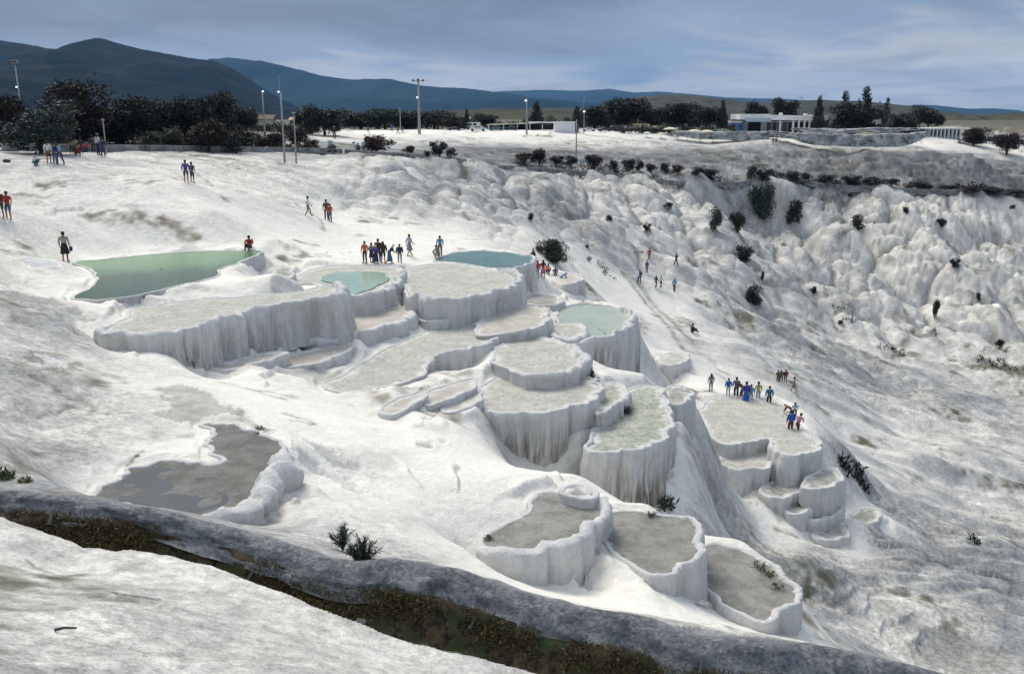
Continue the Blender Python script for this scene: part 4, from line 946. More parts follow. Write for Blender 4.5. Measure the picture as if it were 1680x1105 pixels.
sweep('bank', [(-1.25,-.75,.9),(-1.0,-.52,.9),(-.75,-.30,.8),(-.5,-.13,.6),(-.28,-.02,.35),(-.12,.02,.08),(.02,-.02,.0),(.14,-.09,0),(.24,-.17,0),(.33,-.26,0),(.41,-.35,.0),(.47,-.43,.15),(.52,-.50,.35),(.57,-.56,.2)], M['crust'], .13, 301)
sweep('mossy_side', [(.40,-.36,0),(.52,-.44,0),(.54,-.54,0),(.60,-.62,0),(.68,-.74,0),(.78,-.88,0),(.90,-1.02,0),(1.1,-1.15,0)], M['moss'], .12, 311)
sweep('water_bed', [(.7,-1.04,0),(1.3,-1.08,0),(2.0,-1.09,0),(3.0,-1.09,0),(4.6,-1.09,0)], M['chbed'], .02, 321, zamp=.03)
# ------------------------------------------------------------------ far hills: ridge outlines given real distances and depth
def hill_range(name, label, line, dist, depth, foot_z, mat, seed, rough=18.0, nx_=260, ny_=60):
    xs = []; zs = []
    for u, v in line:
        x, y, z = at_d(u, v, dist); xs.append(x); zs.append(z)
    X = np.linspace(xs[0], xs[-1], nx_); crest = np.interp(X, xs, zs)
    rows = []
    for q in range(ny_):
        t = q / (ny_ - 1)            # 0 foot towards the viewer .. 1 past the crest
        f = smooth(0, .72, np.array([t]))[0] if t < .72 else 1 - .5 * ((t - .72) / .28) ** 1.4
        y = dist - depth * (.72 - t) + fbm(X * .0006, X * 0, 3, seed) * depth * .06
        hgt = (crest - foot_z) * f
        ridges = np.abs(fbm(X * 2.2 / depth, y * .9 / depth, 5, seed + 5))
        z = foot_z + hgt * (1 - .55 * (1 - abs(t - .72) ** .5 * 0) * np.clip(ridges * (1 - smooth(.55, .72, np.array([t]))[0]) * 1.2, 0, .8)) + fbm(X * .02, y * .02, 3, seed + 9) * rough * .3 * min(1, f * 2)
        rows.append(np.c_[X, y * np.ones(nx_), z])
    o = mesh_np(name, np.vstack(rows), grid_faces(ny_, nx_), [mat], None, True)
    return tag(o, label, kind='structure')
FZ = CAM_Z - 60
hill_range('hills', 'dark wooded mountain with a humped summit rising behind the trees at the left', [(-500,95),(-200,90),(0,66),(60,78),(115,82),(130,70),(160,63),(190,72),(225,80),(260,86),(300,93),(345,100),(370,110),(400,130),(430,150),(470,175),(520,192),(580,200)], 2600, 1500, FZ, M['hill_near'], 3)
hill_range('hills', 'low brown foothill in front of the wooded mountain', [(-400,110),(0,112),(60,104),(120,108),(200,128),(300,140),(380,158),(430,172),(520,190)], 1700, 900, FZ + 15, M['hill_near'], 13, 10)
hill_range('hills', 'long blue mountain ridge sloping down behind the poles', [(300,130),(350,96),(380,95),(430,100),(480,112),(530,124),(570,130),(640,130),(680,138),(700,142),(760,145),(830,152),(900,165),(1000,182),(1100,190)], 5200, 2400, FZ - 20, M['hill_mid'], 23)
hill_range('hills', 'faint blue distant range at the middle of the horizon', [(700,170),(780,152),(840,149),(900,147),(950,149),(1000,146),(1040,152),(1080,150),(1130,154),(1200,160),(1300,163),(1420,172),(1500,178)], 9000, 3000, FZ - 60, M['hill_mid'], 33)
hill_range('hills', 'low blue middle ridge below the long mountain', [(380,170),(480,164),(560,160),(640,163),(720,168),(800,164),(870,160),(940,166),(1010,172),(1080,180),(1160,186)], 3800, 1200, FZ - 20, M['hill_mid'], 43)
hill_range('hills', 'bare olive hill behind the dark trees at the right of centre', [(930,190),(1000,172),(1040,160),(1080,156),(1130,156),(1170,160),(1230,168),(1290,166),(1340,164),(1400,165),(1450,170),(1520,180),(1600,189)], 2300, 1100, FZ + 10, M['hill_low'], 53, 8)
hill_range('hills', 'pale fields and bare rise in the plain beyond the parked cars', [(560,196),(640,188),(720,183),(800,179),(900,178),(980,180),(1080,186),(1160,192)], 1500, 800, FZ + 30, M['hill_low'], 63, 5)
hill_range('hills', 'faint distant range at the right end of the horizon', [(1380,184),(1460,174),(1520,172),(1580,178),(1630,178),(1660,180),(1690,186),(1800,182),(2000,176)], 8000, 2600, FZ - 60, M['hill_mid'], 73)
hill_range('hills', 'dark scrubby rise beyond the low white building at the right', [(1440,200),(1520,192),(1580,187),(1640,186),(1700,188),(1800,190),(2000,186)], 1300, 700, FZ + 20, M['hill_low'], 83, 6)

def haze():
    x0, x1, y0, y1, z0, z1 = -14000, 14000, -300, 17000, -180.0, 760.0
    bm = bmesh.new()
    bmesh.ops.create_cube(bm, size=1.0, matrix=Matrix.Translation(((x0 + x1) / 2, (y0 + y1) / 2, (z0 + z1) / 2)) @ Matrix.Diagonal((x1 - x0, y1 - y0, z1 - z0, 1)))
    m = bpy.data.materials.new('haze'); m.use_nodes = True; t = m.node_tree; t.nodes.clear()
    o = t.nodes.new('ShaderNodeOutputMaterial'); v = t.nodes.new('ShaderNodeVolumePrincipled')
    v.inputs['Density'].default_value = HAZE_DENSITY; v.inputs['Color'].default_value = (.26, .55, 1.0, 1); v.inputs['Anisotropy'].default_value = .2
    t.links.new(v.outputs[0], o.inputs['Volume'])
    ob = bm_obj('haze', bm, m); tag(ob, 'thin blue air haze', kind='stuff')
HAZE_DENSITY = 4e-5
haze()
# ------------------------------------------------------------------ vegetation
def leaf_mat(name, a, b, c, rough=.75):
    n = NT(name)
    t = n.attr('tone')
    col = n.mix(n.ramp(t, 0, .6), a, b); col = n.mix(n.ramp(t, .6, 1.0), col, c)
    return n.set(col, rough)
LM = {
 'dark': leaf_mat('dark_leaves', (.006, .009, .007), (.014, .019, .012), (.030, .034, .022)),
 'brown': leaf_mat('brown_leaves', (.010, .007, .006), (.024, .016, .012), (.045, .030, .022)),
 'green': leaf_mat('green_leaves', (.010, .020, .012), (.030, .050, .028), (.075, .11, .06)),
 'grey': leaf_mat('grey_green_leaves', (.014, .022, .018), (.040, .058, .045), (.10, .13, .105)),
 'weed': leaf_mat('weed_leaves', (.03, .05, .018), (.06, .085, .03), (.13, .15, .06)),
 'bloom': leaf_mat('pink_blossom', (.10, .018, .03), (.22, .04, .07), (.42, .12, .17)),
 'mossy': leaf_mat('moss_blades', (.035, .028, .013), (.11, .085, .03), (.26, .21, .08)),
}
M['bark'] = mat_plain('bark', (.055, .042, .032), .9, .3, 4)

def leaves_np(centres, per, spread, size, rs, up_=0.0, narrow=.5, rise=0.0):
    """leaf blades scattered about clump centres: rhombic quads; returns verts, faces, tone"""
    n = len(centres); N = n * per
    c = np.repeat(centres, per, 0) + rs.normal(0, 1, (N, 3)) * spread
    d = rs.normal(0, 1, (N, 3)); d[:, 2] += up_; d /= np.linalg.norm(d, axis=1)[:, None]
    e = np.cross(d, rs.normal(0, 1, (N, 3))); e /= np.maximum(1e-6, np.linalg.norm(e, axis=1))[:, None]
    s = size * rs.uniform(.6, 1.4, (N, 1))
    v = np.stack([c, c + d * s * .5 + e * s * narrow * .5, c + d * s, c + d * s * .5 - e * s * narrow * .5], 1).reshape(-1, 3)
    f = np.arange(N * 4).reshape(-1, 4)
    ct = np.repeat(rs.uniform(0, 1, n), per)
    tone = np.clip(.55 * ct + .45 * rs.uniform(0, 1, N), 0, 1)
    return v, f, np.repeat(tone, 4)

def trunk_mesh(bm, p, r0, r1, segs=7, rs=None):
    """tapered bent tube through points p"""
    rings = []
    for i, q in enumerate(p):
        t = i / (len(p) - 1); r = r0 + (r1 - r0) * t
        d = (Vector(p[min(i + 1, len(p) - 1)]) - Vector(p[max(i - 1, 0)])).normalized()
        a = d.orthogonal().normalized(); b = d.cross(a)
        rings.append([bm.verts.new(Vector(q) + (a * math.cos(k * 2 * math.pi / segs) + b * math.sin(k * 2 * math.pi / segs)) * r * (1 + (.12 * math.sin(k * 3 + i)))) for k in range(segs)])
    for i in range(len(rings) - 1):
        for k in range(segs):
            bm.faces.new((rings[i][k], rings[i][(k + 1) % segs], rings[i + 1][(k + 1) % segs], rings[i + 1][k]))
    bm.faces.new(rings[-1])

def tree_meshes(kind, seed):
    """unit-size plant: height 1, width 1 (x,y in -.5..+.5). returns crown mesh data, trunk mesh, extra"""
    rs = np.random.RandomState(seed)
    bm = bmesh.new()
    if kind in ('broad', 'bush', 'shrub', 'hang'):
        nb = {'broad': 14, 'bush': 7, 'shrub': 5, 'hang': 8}[kind]
        cen = []
        for i in range(nb):
            a = rs.uniform(0, 2 * math.pi); r = rs.uniform(.05, .34); z = rs.uniform(.22, .82) if kind == 'broad' else rs.uniform(.25, .75)
            cen.append((r * math.cos(a), r * math.sin(a), z, rs.uniform(.15, .24)))
        cen.append((0, 0, .62, .28))
        pts = []
        for (x, y, z, r) in cen:
            m = 46 if kind == 'broad' else 34
            d = rs.normal(0, 1, (m, 3)); d /= np.linalg.norm(d, axis=1)[:, None]
            rr = r * rs.uniform(.55, 1.08, (m, 1))
            q = np.array([x, y, z]) + d * rr * np.array([1.0, 1.0, .95])
            pts.append(q)
        pts = np.vstack(pts); lo = .03
        pts = pts[pts[:, 2] > lo]
        pts[:, 2] = np.minimum(pts[:, 2], 1.0)
        if kind == 'hang': pts[:, 2] = pts[:, 2] ** 1.3
        per = 9 if kind == 'broad' else 8
        v, f, t = leaves_np(pts, per, .030 if kind == 'broad' else .035, .055 if kind == 'broad' else .075, rs, .3)
        trunk_mesh(bm, [(0, 0, -.06), (.01, 0, .12), (-.01, .01, .3), (0, 0, .55)], .035 if kind == 'broad' else .022, .012)
        for i in range(4 if kind == 'broad' else 5):
            c = cen[i]; z0 = .2 if kind == 'broad' else .02
            trunk_mesh(bm, [(0, 0, z0), (c[0] * .5, c[1] * .5, (z0 + c[2]) * .55), (c[0], c[1], c[2])], .018, .005, 5)
    elif kind == 'cypress' or kind == 'pine':
        tiers = 13 if kind == 'cypress' else 9
        pts = []
        for i in range(tiers):
            z = .10 + .86 * i / (tiers - 1)
            R0 = .46 * (1 - (z - .08) ** (1.3 if kind == 'cypress' else 1.0)) + .03
            m = int((38 if kind == 'cypress' else 30) * (1.15 - z)) + 6
            a = rs.uniform(0, 2 * math.pi, m)
            if kind == 'pine':
                arms = rs.uniform(0, 2 * math.pi, 6); a = arms[rs.randint(0, 6, m)] + rs.normal(0, .22, m)
            rad = R0 * np.sqrt(rs.uniform(.08, 1, m)) * rs.uniform(.75, 1.12, m)
            zz = z + rs.normal(0, .022, m) - (rad * .12 if kind == 'pine' else -rad * .05)
            pts.append(np.stack([rad * np.cos(a), rad * np.sin(a), np.clip(zz, .04, 1.0)], 1))
            if kind == 'pine':
                for q in arms: trunk_mesh(bm, [(0, 0, z), (math.cos(q) * R0 * .8, math.sin(q) * R0 * .8, z - R0 * .08)], .010, .003, 4)
        pts = np.vstack(pts)
        v, f, t = leaves_np(pts, 10, .026, .055, rs, .4)
        trunk_mesh(bm, [(0, 0, -.05), (.004, 0, .4), (0, .004, .94)], .028, .006)
    crown = (v, f, t)
    bl = None
    if kind == 'bush':
        top = pts[(pts[:, 2] > .35)]; k = rs.permutation(len(top))[:60]
        bl = leaves_np(top[k], 5, .028, .055, rs, .5, .8)
    me = bpy.data.meshes.new('trunk'); bm.to_mesh(me); bm.free(); me.materials.append(M['bark'])
    return crown, me, bl

PROTO = {}
def plant_proto(kind, leaf, seed, bloom=False):
    key = (kind, leaf, seed, bloom)
    if key in PROTO: return PROTO[key]
    crown, tm, bl = tree_meshes(kind, seed)
    def tomesh(name, dat, mat):
        o = mesh_np(name, dat[0], dat[1], [mat], {'tone': dat[2]}, False); me = o.data; bpy.data.objects.remove(o); return me
    PROTO[key] = (tomesh('crown', crown, LM[leaf]), tm, tomesh('blossom', bl, LM['bloom']) if (bloom and bl) else None)
    return PROTO[key]

def plant(name, loc, width, height, kind, leaf, seed, label, cat, group, bloom=False, lean=0.0):
    cm, tm, bl = plant_proto(kind, leaf, seed, bloom)
    e = empty(name, loc, RNG.uniform(0, 6.28), label, cat, group)
    e.rotation_euler[0] = lean
    for nm, me in (('crown', cm), ('trunk', tm)) + ((('blossom', bl),) if bl else ()):
        o = bpy.data.objects.new(nm, me); link(o, e); o.scale = (width, width, height)
    return e

# big trees: u, v_top, v_base, width px, distance, kind, leaf, label
TREES = [
 (68,162,247,122,92,'broad','grey',3,'big grey green oleander tree at the left with people resting under it','tree',None),
 (8,150,236,60,110,'broad','brown',4,'dark brown tree cut by the left edge of the picture','tree','G'),
 (125,128,234,78,118,'broad','brown',5,'tallest reddish brown tree top above the grey green tree','tree','G'),
 (160,168,233,66,120,'broad','brown',6,'dark tree just right of the reddish brown tree top','tree','G'),
 (200,154,232,64,124,'broad','dark',7,'dark tree with a pointed top near the left post','tree','G'),
 (240,158,231,62,124,'broad','dark',8,'dense dark tree fourth from the left in the dark grove','tree','G'),
 (280,157,231,62,122,'broad','dark',9,'dense dark tree in the middle of the grove behind the oleanders','tree','G'),
 (318,160,231,58,122,'broad','dark',4,'dark rounded tree behind the flowering oleander bushes','tree','G'),
 (362,147,231,50,124,'broad','dark',5,'tallest dark tree closing the grove at its right end','tree','G'),
 (342,190,233,58,116,'broad','brown',7,'low brown tree before the right end of the dark grove','tree','G'),
 (395,172,222,50,190,'broad','brown',6,'small brown tree left of the lamp posts','tree','F'),
 (532,173,209,56,205,'broad','dark',8,'round black green tree right of the three lamp posts','tree','F'),
 (500,182,209,34,235,'broad','brown',9,'low brown tree beside the round black green tree','tree','F'),
 (592,180,208,60,250,'broad','dark',3,'dark tree half way between the round tree and the tall pole','tree','F'),
 (632,177,208,54,250,'broad','green',4,'green tree left of the tall double headed pole','tree','F'),
 (668,180,208,50,255,'broad','dark',5,'dark tree directly behind the tall double headed pole','tree','F'),
 (712,178,208,56,255,'broad','dark',6,'dark tree directly right of the tall double headed pole','tree','F'),
 (744,184,209,44,250,'broad','brown',7,'brownish tree before the parked pale cars','tree','F'),
 (766,180,208,16,250,'cypress','dark',3,'narrow dark cypress left of the canopy building','tree','C'),
 (795,186,207,40,262,'broad','dark',8,'low dark tree behind the canopy building','tree','F'),
 (880,168,206,30,262,'cypress','dark',4,'pointed dark conifer over the canopy building roof','tree','C'),
 (946,175,207,24,250,'cypress','dark',5,'dark conifer by the white box wall','tree','C'),
 (975,172,206,52,258,'broad','dark',9,'dark tree behind the white box wall','tree','F'),
 (1032,158,205,66,265,'broad','dark',5,'large domed dark tree at the middle of the plateau','tree','F'),
 (1000,166,205,30,262,'cypress','dark',6,'dark conifer left of the large domed tree','tree','C'),
 (1085,172,205,54,262,'broad','dark',3,'dark tree right of the large domed tree','tree','F'),
 (1120,168,205,46,262,'broad','brown',4,'brownish tree between the domed tree and the hotel','tree','F'),
 (1158,172,205,40,258,'broad','dark',6,'dark tree beside the blue end of the hotel','tree','F'),
 (1185,166,204,22,258,'cypress','dark',3,'slim dark conifer left of the hotel roof','tree','C'),
 (1243,163,196,34,290,'broad','dark',7,'dark tree rising behind the left of the hotel roof','tree','F'),
 (1288,160,196,34,290,'broad','dark',8,'rounded dark tree rising behind the middle of the hotel roof','tree','F'),
 (1342,160,207,26,246,'cypress','dark',4,'pointed cypress in front of the right part of the hotel','tree','C'),
 (1384,152,208,42,250,'pine','dark',3,'left conifer of the tall dark clump right of the hotel','tree','C'),
 (1416,144,208,58,252,'pine','dark',4,'tallest ragged pine on the plateau, right of the hotel','tree','C'),
 (1400,170,208,70,248,'broad','dark',4,'low broad dark tree at the foot of the tallest pine','tree','F'),
 (1452,162,207,28,254,'pine','dark',5,'small dark pine right of the tallest pine','tree','C'),
 (1480,184,207,50,262,'broad','dark',9,'low dark tree left of the low white building','tree','F'),
 (1523,171,200,40,290,'broad','dark',3,'dark tree rising behind the low white building','tree','F'),
 (1600,208,213,36,250,'broad','brown',5,'low dark scrub right of the low white building','tree','F'),
 (1655,215,221,36,240,'broad','brown',6,'dark scrub at the right edge of the plateau','tree','F'),
]
GN = {'G': 'dark trees of the grove at the left', 'F': 'dark trees along the far plateau', 'C': 'conifers along the far plateau', None: None}
def base_at(u, v, dist):
    x, y, z = at_d(u, v, dist); return x, y, ground_z(x, y)
for (u, vt, vb, w, dist, kind, leaf, seed, lab, cat, grp) in TREES:
    x, y, gz = base_at(u, vb, dist)
    top = at_d(u, vt, dist)[2]
    nm = {'cypress': 'cypress_tree', 'pine': 'pine_tree', 'broad': 'dark_tree'}[kind]
    plant(nm, (x, y, gz - .05), w * (1.45 if grp in ('F', 'G') else 1.0) * dist / F, max(1.0, top - gz), kind, leaf, seed, lab, cat, GN[grp])

# undergrowth that closes the gaps under the tree belts
rs_u = np.random.RandomState(77)
def belt(u0, u1, v, dist, hpx, n, label):
    cen = []
    x0, y0, z0 = at_d((u0 + u1) / 2, v, dist)
    for i in range(n):
        u = rs_u.uniform(u0, u1); dd_ = dist + rs_u.uniform(-6, 10)
        x, y, z = at_d(u, v, dd_); gz = ground_z(x, y); top = hpx * dd_ / F * rs_u.uniform(.5, 1.1) * (.75 + .5 * abs(math.sin(u * .05)))
        for k in range(7): cen.append((x + rs_u.normal(0, .5) - x0, y - y0 + rs_u.normal(0, .4), gz - z0 + top * rs_u.uniform(0, 1)))
    vv, f, t = leaves_np(np.array(cen), 9, .28, .42, rs_u, .3)
    o = mesh_np('undergrowth', vv, f, [LM['dark']], {'tone': t}, False); o.location = (x0, y0, z0); tag(o, label, kind='stuff')
belt(-60, 392, 233, 126, 34, 330, 'dark undergrowth closing the foot of the left grove')
belt(490, 780, 208, 262, 14, 170, 'dark hedge under the far trees at the middle of the plateau')
belt(860, 1215, 206, 268, 15, 200, 'dark hedge under the far trees left of the hotel')
belt(1340, 1520, 207, 262, 13, 110, 'dark hedge under the pines right of the hotel')
belt(1000, 1205, 208.5, 243, 9, 150, 'dark leaf filler standing for the shade under the cafe canopies')  # leaf belt added to make the zone under the canopies dark
belt(800, 915, 208, 252, 9, 60, 'dark leaf filler standing for the shade under the kiosk roof')  # added leaves, stand in for the shade beneath the roof
belt(380, 520, 214, 215, 10, 80, 'dry brown scrub beyond the lamp posts')
belt(1585, 1720, 208, 262, 9, 80, 'dark scrub right of the low white building')

# bushes: u, v_top, v_base, width, dist guess, leaf, bloom, label
BUSH = [
 (250,212,246,32,105,'green',1,'leftmost flowering oleander bush on the white strip'),
 (285,207,247,42,105,'green',1,'second oleander bush from the left, covered in pink blossom'),
 (318,214,246,30,105,'brown',0,'smaller bush with few flowers between two pink oleanders'),
 (364,210,246,44,108,'green',1,'wide pink oleander bush below the right end of the dark grove'),
 (400,210,246,34,112,'green',1,'pink oleander bush left of the first lamp post'),
 (430,216,247,34,114,'brown',0,'dark bush at the foot of the first lamp post'),
 (456,214,247,30,116,'brown',1,'reddish oleander bush between the two lamp posts'),
 (487,210,247,32,118,'brown',1,'deep red oleander bush by the short post'),
 (508,226,247,26,120,'brown',0,'low dark bush right of the short post'),
 (618,220,253,44,142,'brown',1,'big wine coloured oleander alone on the white strip'),
 (545,236,252,16,140,'dark',0,'little dark bush by the pale sign'),
 (672,238,256,20,150,'brown',1,'low reddish bush right of the big wine coloured oleander'),
 (701,246,258,14,155,'dark',0,'smallest dark bush left of the forked bush'),
 (722,230,258,26,155,'dark',0,'forked dark bush on the edge of the strip'),
 (740,243,260,18,157,'brown',0,'dark red bush touching the forked bush'),
 (858,250,270,26,168,'brown',1,'first reddish bush of the row along the canal'),
 (885,241,272,24,169,'brown',1,'tall wine coloured bush second along the canal'),
 (912,254,273,22,170,'brown',0,'dark bush third along the canal'),
 (935,254,275,20,170,'dark',0,'dark bush left of the thin pole'),
 (975,252,279,26,170,'brown',1,'dense reddish bush right of the thin pole'),
 (1007,260,281,18,171,'dark',0,'dark bush sixth along the canal'),
 (1030,259,281,22,172,'dark',0,'dark bush seventh along the canal'),
 (1048,261,282,14,173,'dark',0,'narrow dark bush eighth along the canal'),
 (1068,268,284,20,174,'brown',1,'low reddish bush ninth along the canal'),
 (1092,266,285,18,175,'brown',0,'dark red bush tenth along the canal'),
 (1112,270,287,18,176,'brown',1,'low reddish bush eleventh along the canal'),
 (1142,274,290,22,178,'dark',0,'wide low bush twelfth along the canal'),
 (1165,276,292,26,179,'dark',0,'dark bush on the canal above the walkers path'),
 (1232,270,296,18,182,'green',0,'upright shrub above the hanging bush on the cliff'),
 (1250,276,298,22,183,'dark',0,'dark shrub at the canal beside the hanging bush'),
 (1300,280,299,24,186,'dark',0,'dark shrub on the canal right of the hanging bush'),
 (1322,284,300,18,186,'dark',0,'small shrub on the canal below the parasols'),
 (1352,285,302,28,187,'dark',0,'dark shrub below the railing terrace'),
 (1393,286,303,30,188,'dark',0,'dark spreading shrub below the tallest pine'),
 (1430,290,305,26,189,'dark',0,'dark shrub on the canal line, under the streaked cliff'),
 (1462,292,306,20,190,'dark',0,'small dark shrub under the middle of the streaked cliff'),
 (1515,298,310,30,192,'dark',0,'low dark shrub under the dark streaks of the cliff'),
 (1555,303,313,26,193,'dark',0,'low shrub right of the dark streaks'),
 (1590,304,316,40,194,'brown',0,'long low hedge like shrub near the right end of the canal'),
 (1630,306,319,44,195,'brown',0,'long low shrub second from the right end of the canal'),
 (1668,309,321,40,196,'brown',0,'long low shrub at the right end of the canal'),
 (1245,294,356,46,181,'green',0,'big green bush hanging down the cliff face'),
 (1172,334,376,28,168,'green',0,'round tree like bush standing on a white ledge'),
 (1210,344,384,30,172,'dark',0,'black shrub filling the cave left of the hanging bush'),
 (1300,322,370,28,178,'dark',0,'ragged dark shrub in the hollow right of the hanging bush'),
 (1222,398,430,34,165,'dark',0,'dark shrub leaning over the cushion below the cave'),
 (1407,350,378,26,180,'dark',0,'dark shrub in a small niche of the cushion slope'),
 (1545,356,374,18,185,'dark',0,'small black shrub on a cushion far right'),
 (1486,338,350,14,186,'dark',0,'tiny shrub high on the cushion slope'),
 (1564,424,442,18,170,'dark',0,'round black shrub on a lower cushion at the right'),
 (1238,463,499,38,150,'dark',0,'dark tangled shrub at the foot of the cushion slope'),
 (1533,484,524,14,155,'dark',0,'tall black shrub in the crease between two cushions'),
 (1605,480,496,12,160,'dark',0,'small black shrub between cushions near the right edge'),
 (1335,470,484,14,152,'dark',0,'small black shrub at the foot of the slope'),
 (1250,445,462,8,155,'dark',0,'thin dark shrub standing up from a crease'),
 (1097,330,344,18,160,'green',0,'low green shrub high on the left cushions'),
 (1000,350,362,14,150,'green',0,'small green shrub in the upper gully'),
 (1060,365,380,16,145,'green',0,'small green shrub in the middle of the cushions'),
 (870,348,362,14,140,'dark',0,'dark tuft in the dark gully'),
 (1640,552,572,16,150,'dark',0,'dark shrub at the right edge above the valley weeds'),
 (1660,335,342,10,196,'dark',0,'tiny shrub at the right edge below the canal'),
 (1379,525,532,10,145,'dark',0,'tiny tuft in the stony patch of the valley'),
 (1395,318,324,8,186,'dark',0,'tiny tuft just below the canal line'),
]
for i, (u, vt, vb, w, dist, leaf, bloom, lab) in enumerate(BUSH):
    x, y, gz = drop_to(u, vb, dist)
    dr = math.hypot(x, y)
    hgt = (vb - vt) * y / F * 1.02
    kind = 'bush' if (bloom or i % 2) else 'shrub'
    grp = 'oleander bushes along the strip and canal' if i < 41 else 'shrubs growing on the white slope'
    plant('oleander_bush' if bloom else 'shrub', (x, y, gz - .15 * hgt * (i > 40)), w * (1.4 if i <= 40 else 1.1) * y / F, hgt * (1.1 if i > 40 else 1), kind, leaf, 11 + i % 4, lab, 'bush' if bloom else 'shrub', grp, bool(bloom))

def canal_scrub(line, n, label):
    pts_ = []
    o0 = None
    W3 = [drop_to(*c) for c in line]
    for (u0, v0, d0), (u1, v1, d1) in zip(W3[:-1], W3[1:]):
        for q in range(n):
            t = rs_u.uniform(); x, y = u0 + (u1 - u0) * t, v0 + (v1 - v0) * t
            y += rs_u.uniform(.4, 1.8); z = ground_z(x, y)
            if fbm(np.array([x * .12]), np.array([0.0]), 2, 5)[0] < rs_u.uniform(-.35, .25): continue
            if o0 is None: o0 = np.array([x, y, z])
            hh = rs_u.uniform(.3, 1.5)
            for k in range(4): pts_.append((x + rs_u.normal(0, .35), y, z + hh * rs_u.uniform(0, 1)))
    vv, f, t = leaves_np(np.array(pts_) - o0, 8, .20, .32, rs_u, .3)
    o = mesh_np('canal_scrub', vv, f, [LM['brown']], {'tone': t}, False); o.location = tuple(o0); tag(o, label, kind='stuff')
canal_scrub([(1130,289,178),(1300,297,186),(1450,303,190),(1600,312,196),(1700,319,200)], 90, 'dry dark scrub along the right stretch of the canal')
canal_scrub([(840,271,168),(1000,284,170),(1130,289,178)], 40, 'dry scrub along the middle stretch of the canal')
canal_scrub([(230,246,103),(400,247,116),(520,250,130)], 60, 'dry scrub between the oleander bushes on the strip')

# the round bush beside the walkers and its stems
x, y, gz = drop_to(912, 432, 98)
plant('round_bush', (x, y, gz - .1), 66 * y / F, 44 * y / F, 'broad', 'green', 31, 'round bright green bush beside the deep blue green pool', 'bush', None)

# low green weeds on the ground and on rims
rs_ = np.random.RandomState(9)
def weed_patch(u, v, w, dist, n, size, label, leaf='weed', up_=1.2, lvl=None):
    if lvl is None: x, y, z = drop_to(u, v, dist)
    else: x, y, z = at_h(u, v, lvl)
    r = w * y / F / 2
    a = rs_.uniform(0, 6.28, n); q = np.sqrt(rs_.uniform(0, 1, n)) * r
    px, py = x + q * np.cos(a), y + q * np.sin(a)
    pz = np.array([ground_z(i, j) for i, j in zip(px, py)]) if lvl is None else np.full(n, z)
    cen = np.stack([px - x, py - y, pz - z], 1)
    vv, f, t = leaves_np(cen, 12, size * .4, size, rs_, up_, .28)
    o = mesh_np('weed_tuft', vv, f, [LM[leaf]], {'tone': t}, False)
    o.location = (x, y, z)
    return tag(o, label, kind='stuff')
weed_patch(1460,577,40,140,14,.5,'green weeds at the end of the stony valley floor')
weed_patch(1645,600,44,140,14,.5,'dark weeds at the right edge of the valley floor','dark')
weed_patch(1612,590,26,140,9,.45,'small weed patch left of the right edge weeds')
weed_patch(1530,552,18,150,7,.4,'little weed clump above the valley weeds')
weed_patch(1395,522,26,148,8,.4,'weed clump in the stony patch under the cushions','dark')
weed_patch(1376,510,22,150,7,.4,'second weed clump in the stony patch, further left','dark')
weed_patch(967,613,8,44,7,.28,'green sprig growing on the rim of the oval basin','green')
weed_patch(973,628,10,43,8,.28,'green sprig beside the stained chalice basin','green')
weed_patch(1027,676,16,42,9,.22,'weed in the corner of the small raised basin','green',lvl=14.85)
weed_patch(1247,930,20,29,9,.12,'green weed cushion on the lowest grey basin, nearest its tip','weed',.6,15.08)
weed_patch(1262,942,16,29,7,.12,'middle green weed cushion on the lowest grey basin','weed',.6,15.08)
weed_patch(1275,962,18,29,7,.12,'right green weed cushion on the lowest grey basin','weed',.6,15.08)
weed_patch(800,882,10,28,8,.10,'green weed in the left tip of the crescent basin','weed',.6,12.88)
weed_patch(1068,845,14,32,8,.12,'weed on the upper edge of the grey basin by the pillar','weed',.6,13.68)
weed_patch(1092,830,26,44,12,.35,'dark weeds in the cleft under the drum basin','green')
weed_patch(1385,770,26,62,10,.5,'dark weeds running down right of the small basins','dark')
weed_patch(1410,790,26,62,10,.5,'lower end of the dark weeds right of the small basins','dark')
weed_patch(1238,720,14,62,8,.22,'weeds on the edge of the tourist terrace','dark')
weed_patch(1282,690,10,66,6,.3,'weed beside the tourist in the bright blue jacket','green')
weed_patch(1600,888,16,70,7,.35,'small green weed on the lower right slope','green')
weed_patch(310,597,14,38,8,.16,'brown grass tuft at the foot of the long basin wall','mossy')
weed_patch(425,706,14,27,9,.10,'brown grass by the dark puddle rim','mossy')
weed_patch(8,785,20,20,14,.16,'grass tuft at the left edge above the channel','weed')
weed_patch(45,792,18,20,10,.10,'brown tuft at the left end of the channel','mossy')
weed_patch(985,440,50,96,12,.4,'dark weeds at the foot of the rock right of the round bush','green')
weed_patch(1150,905,8,30,5,.1,'weed at the top corner of the lowest grey basin','weed')
weed_patch(955,508,22,64,6,.15,'moss at the foot of the high scalloped wall','green')
weed_patch(1025,640,6,44,3,.12,'moss sprig on the drum basin edge','green')

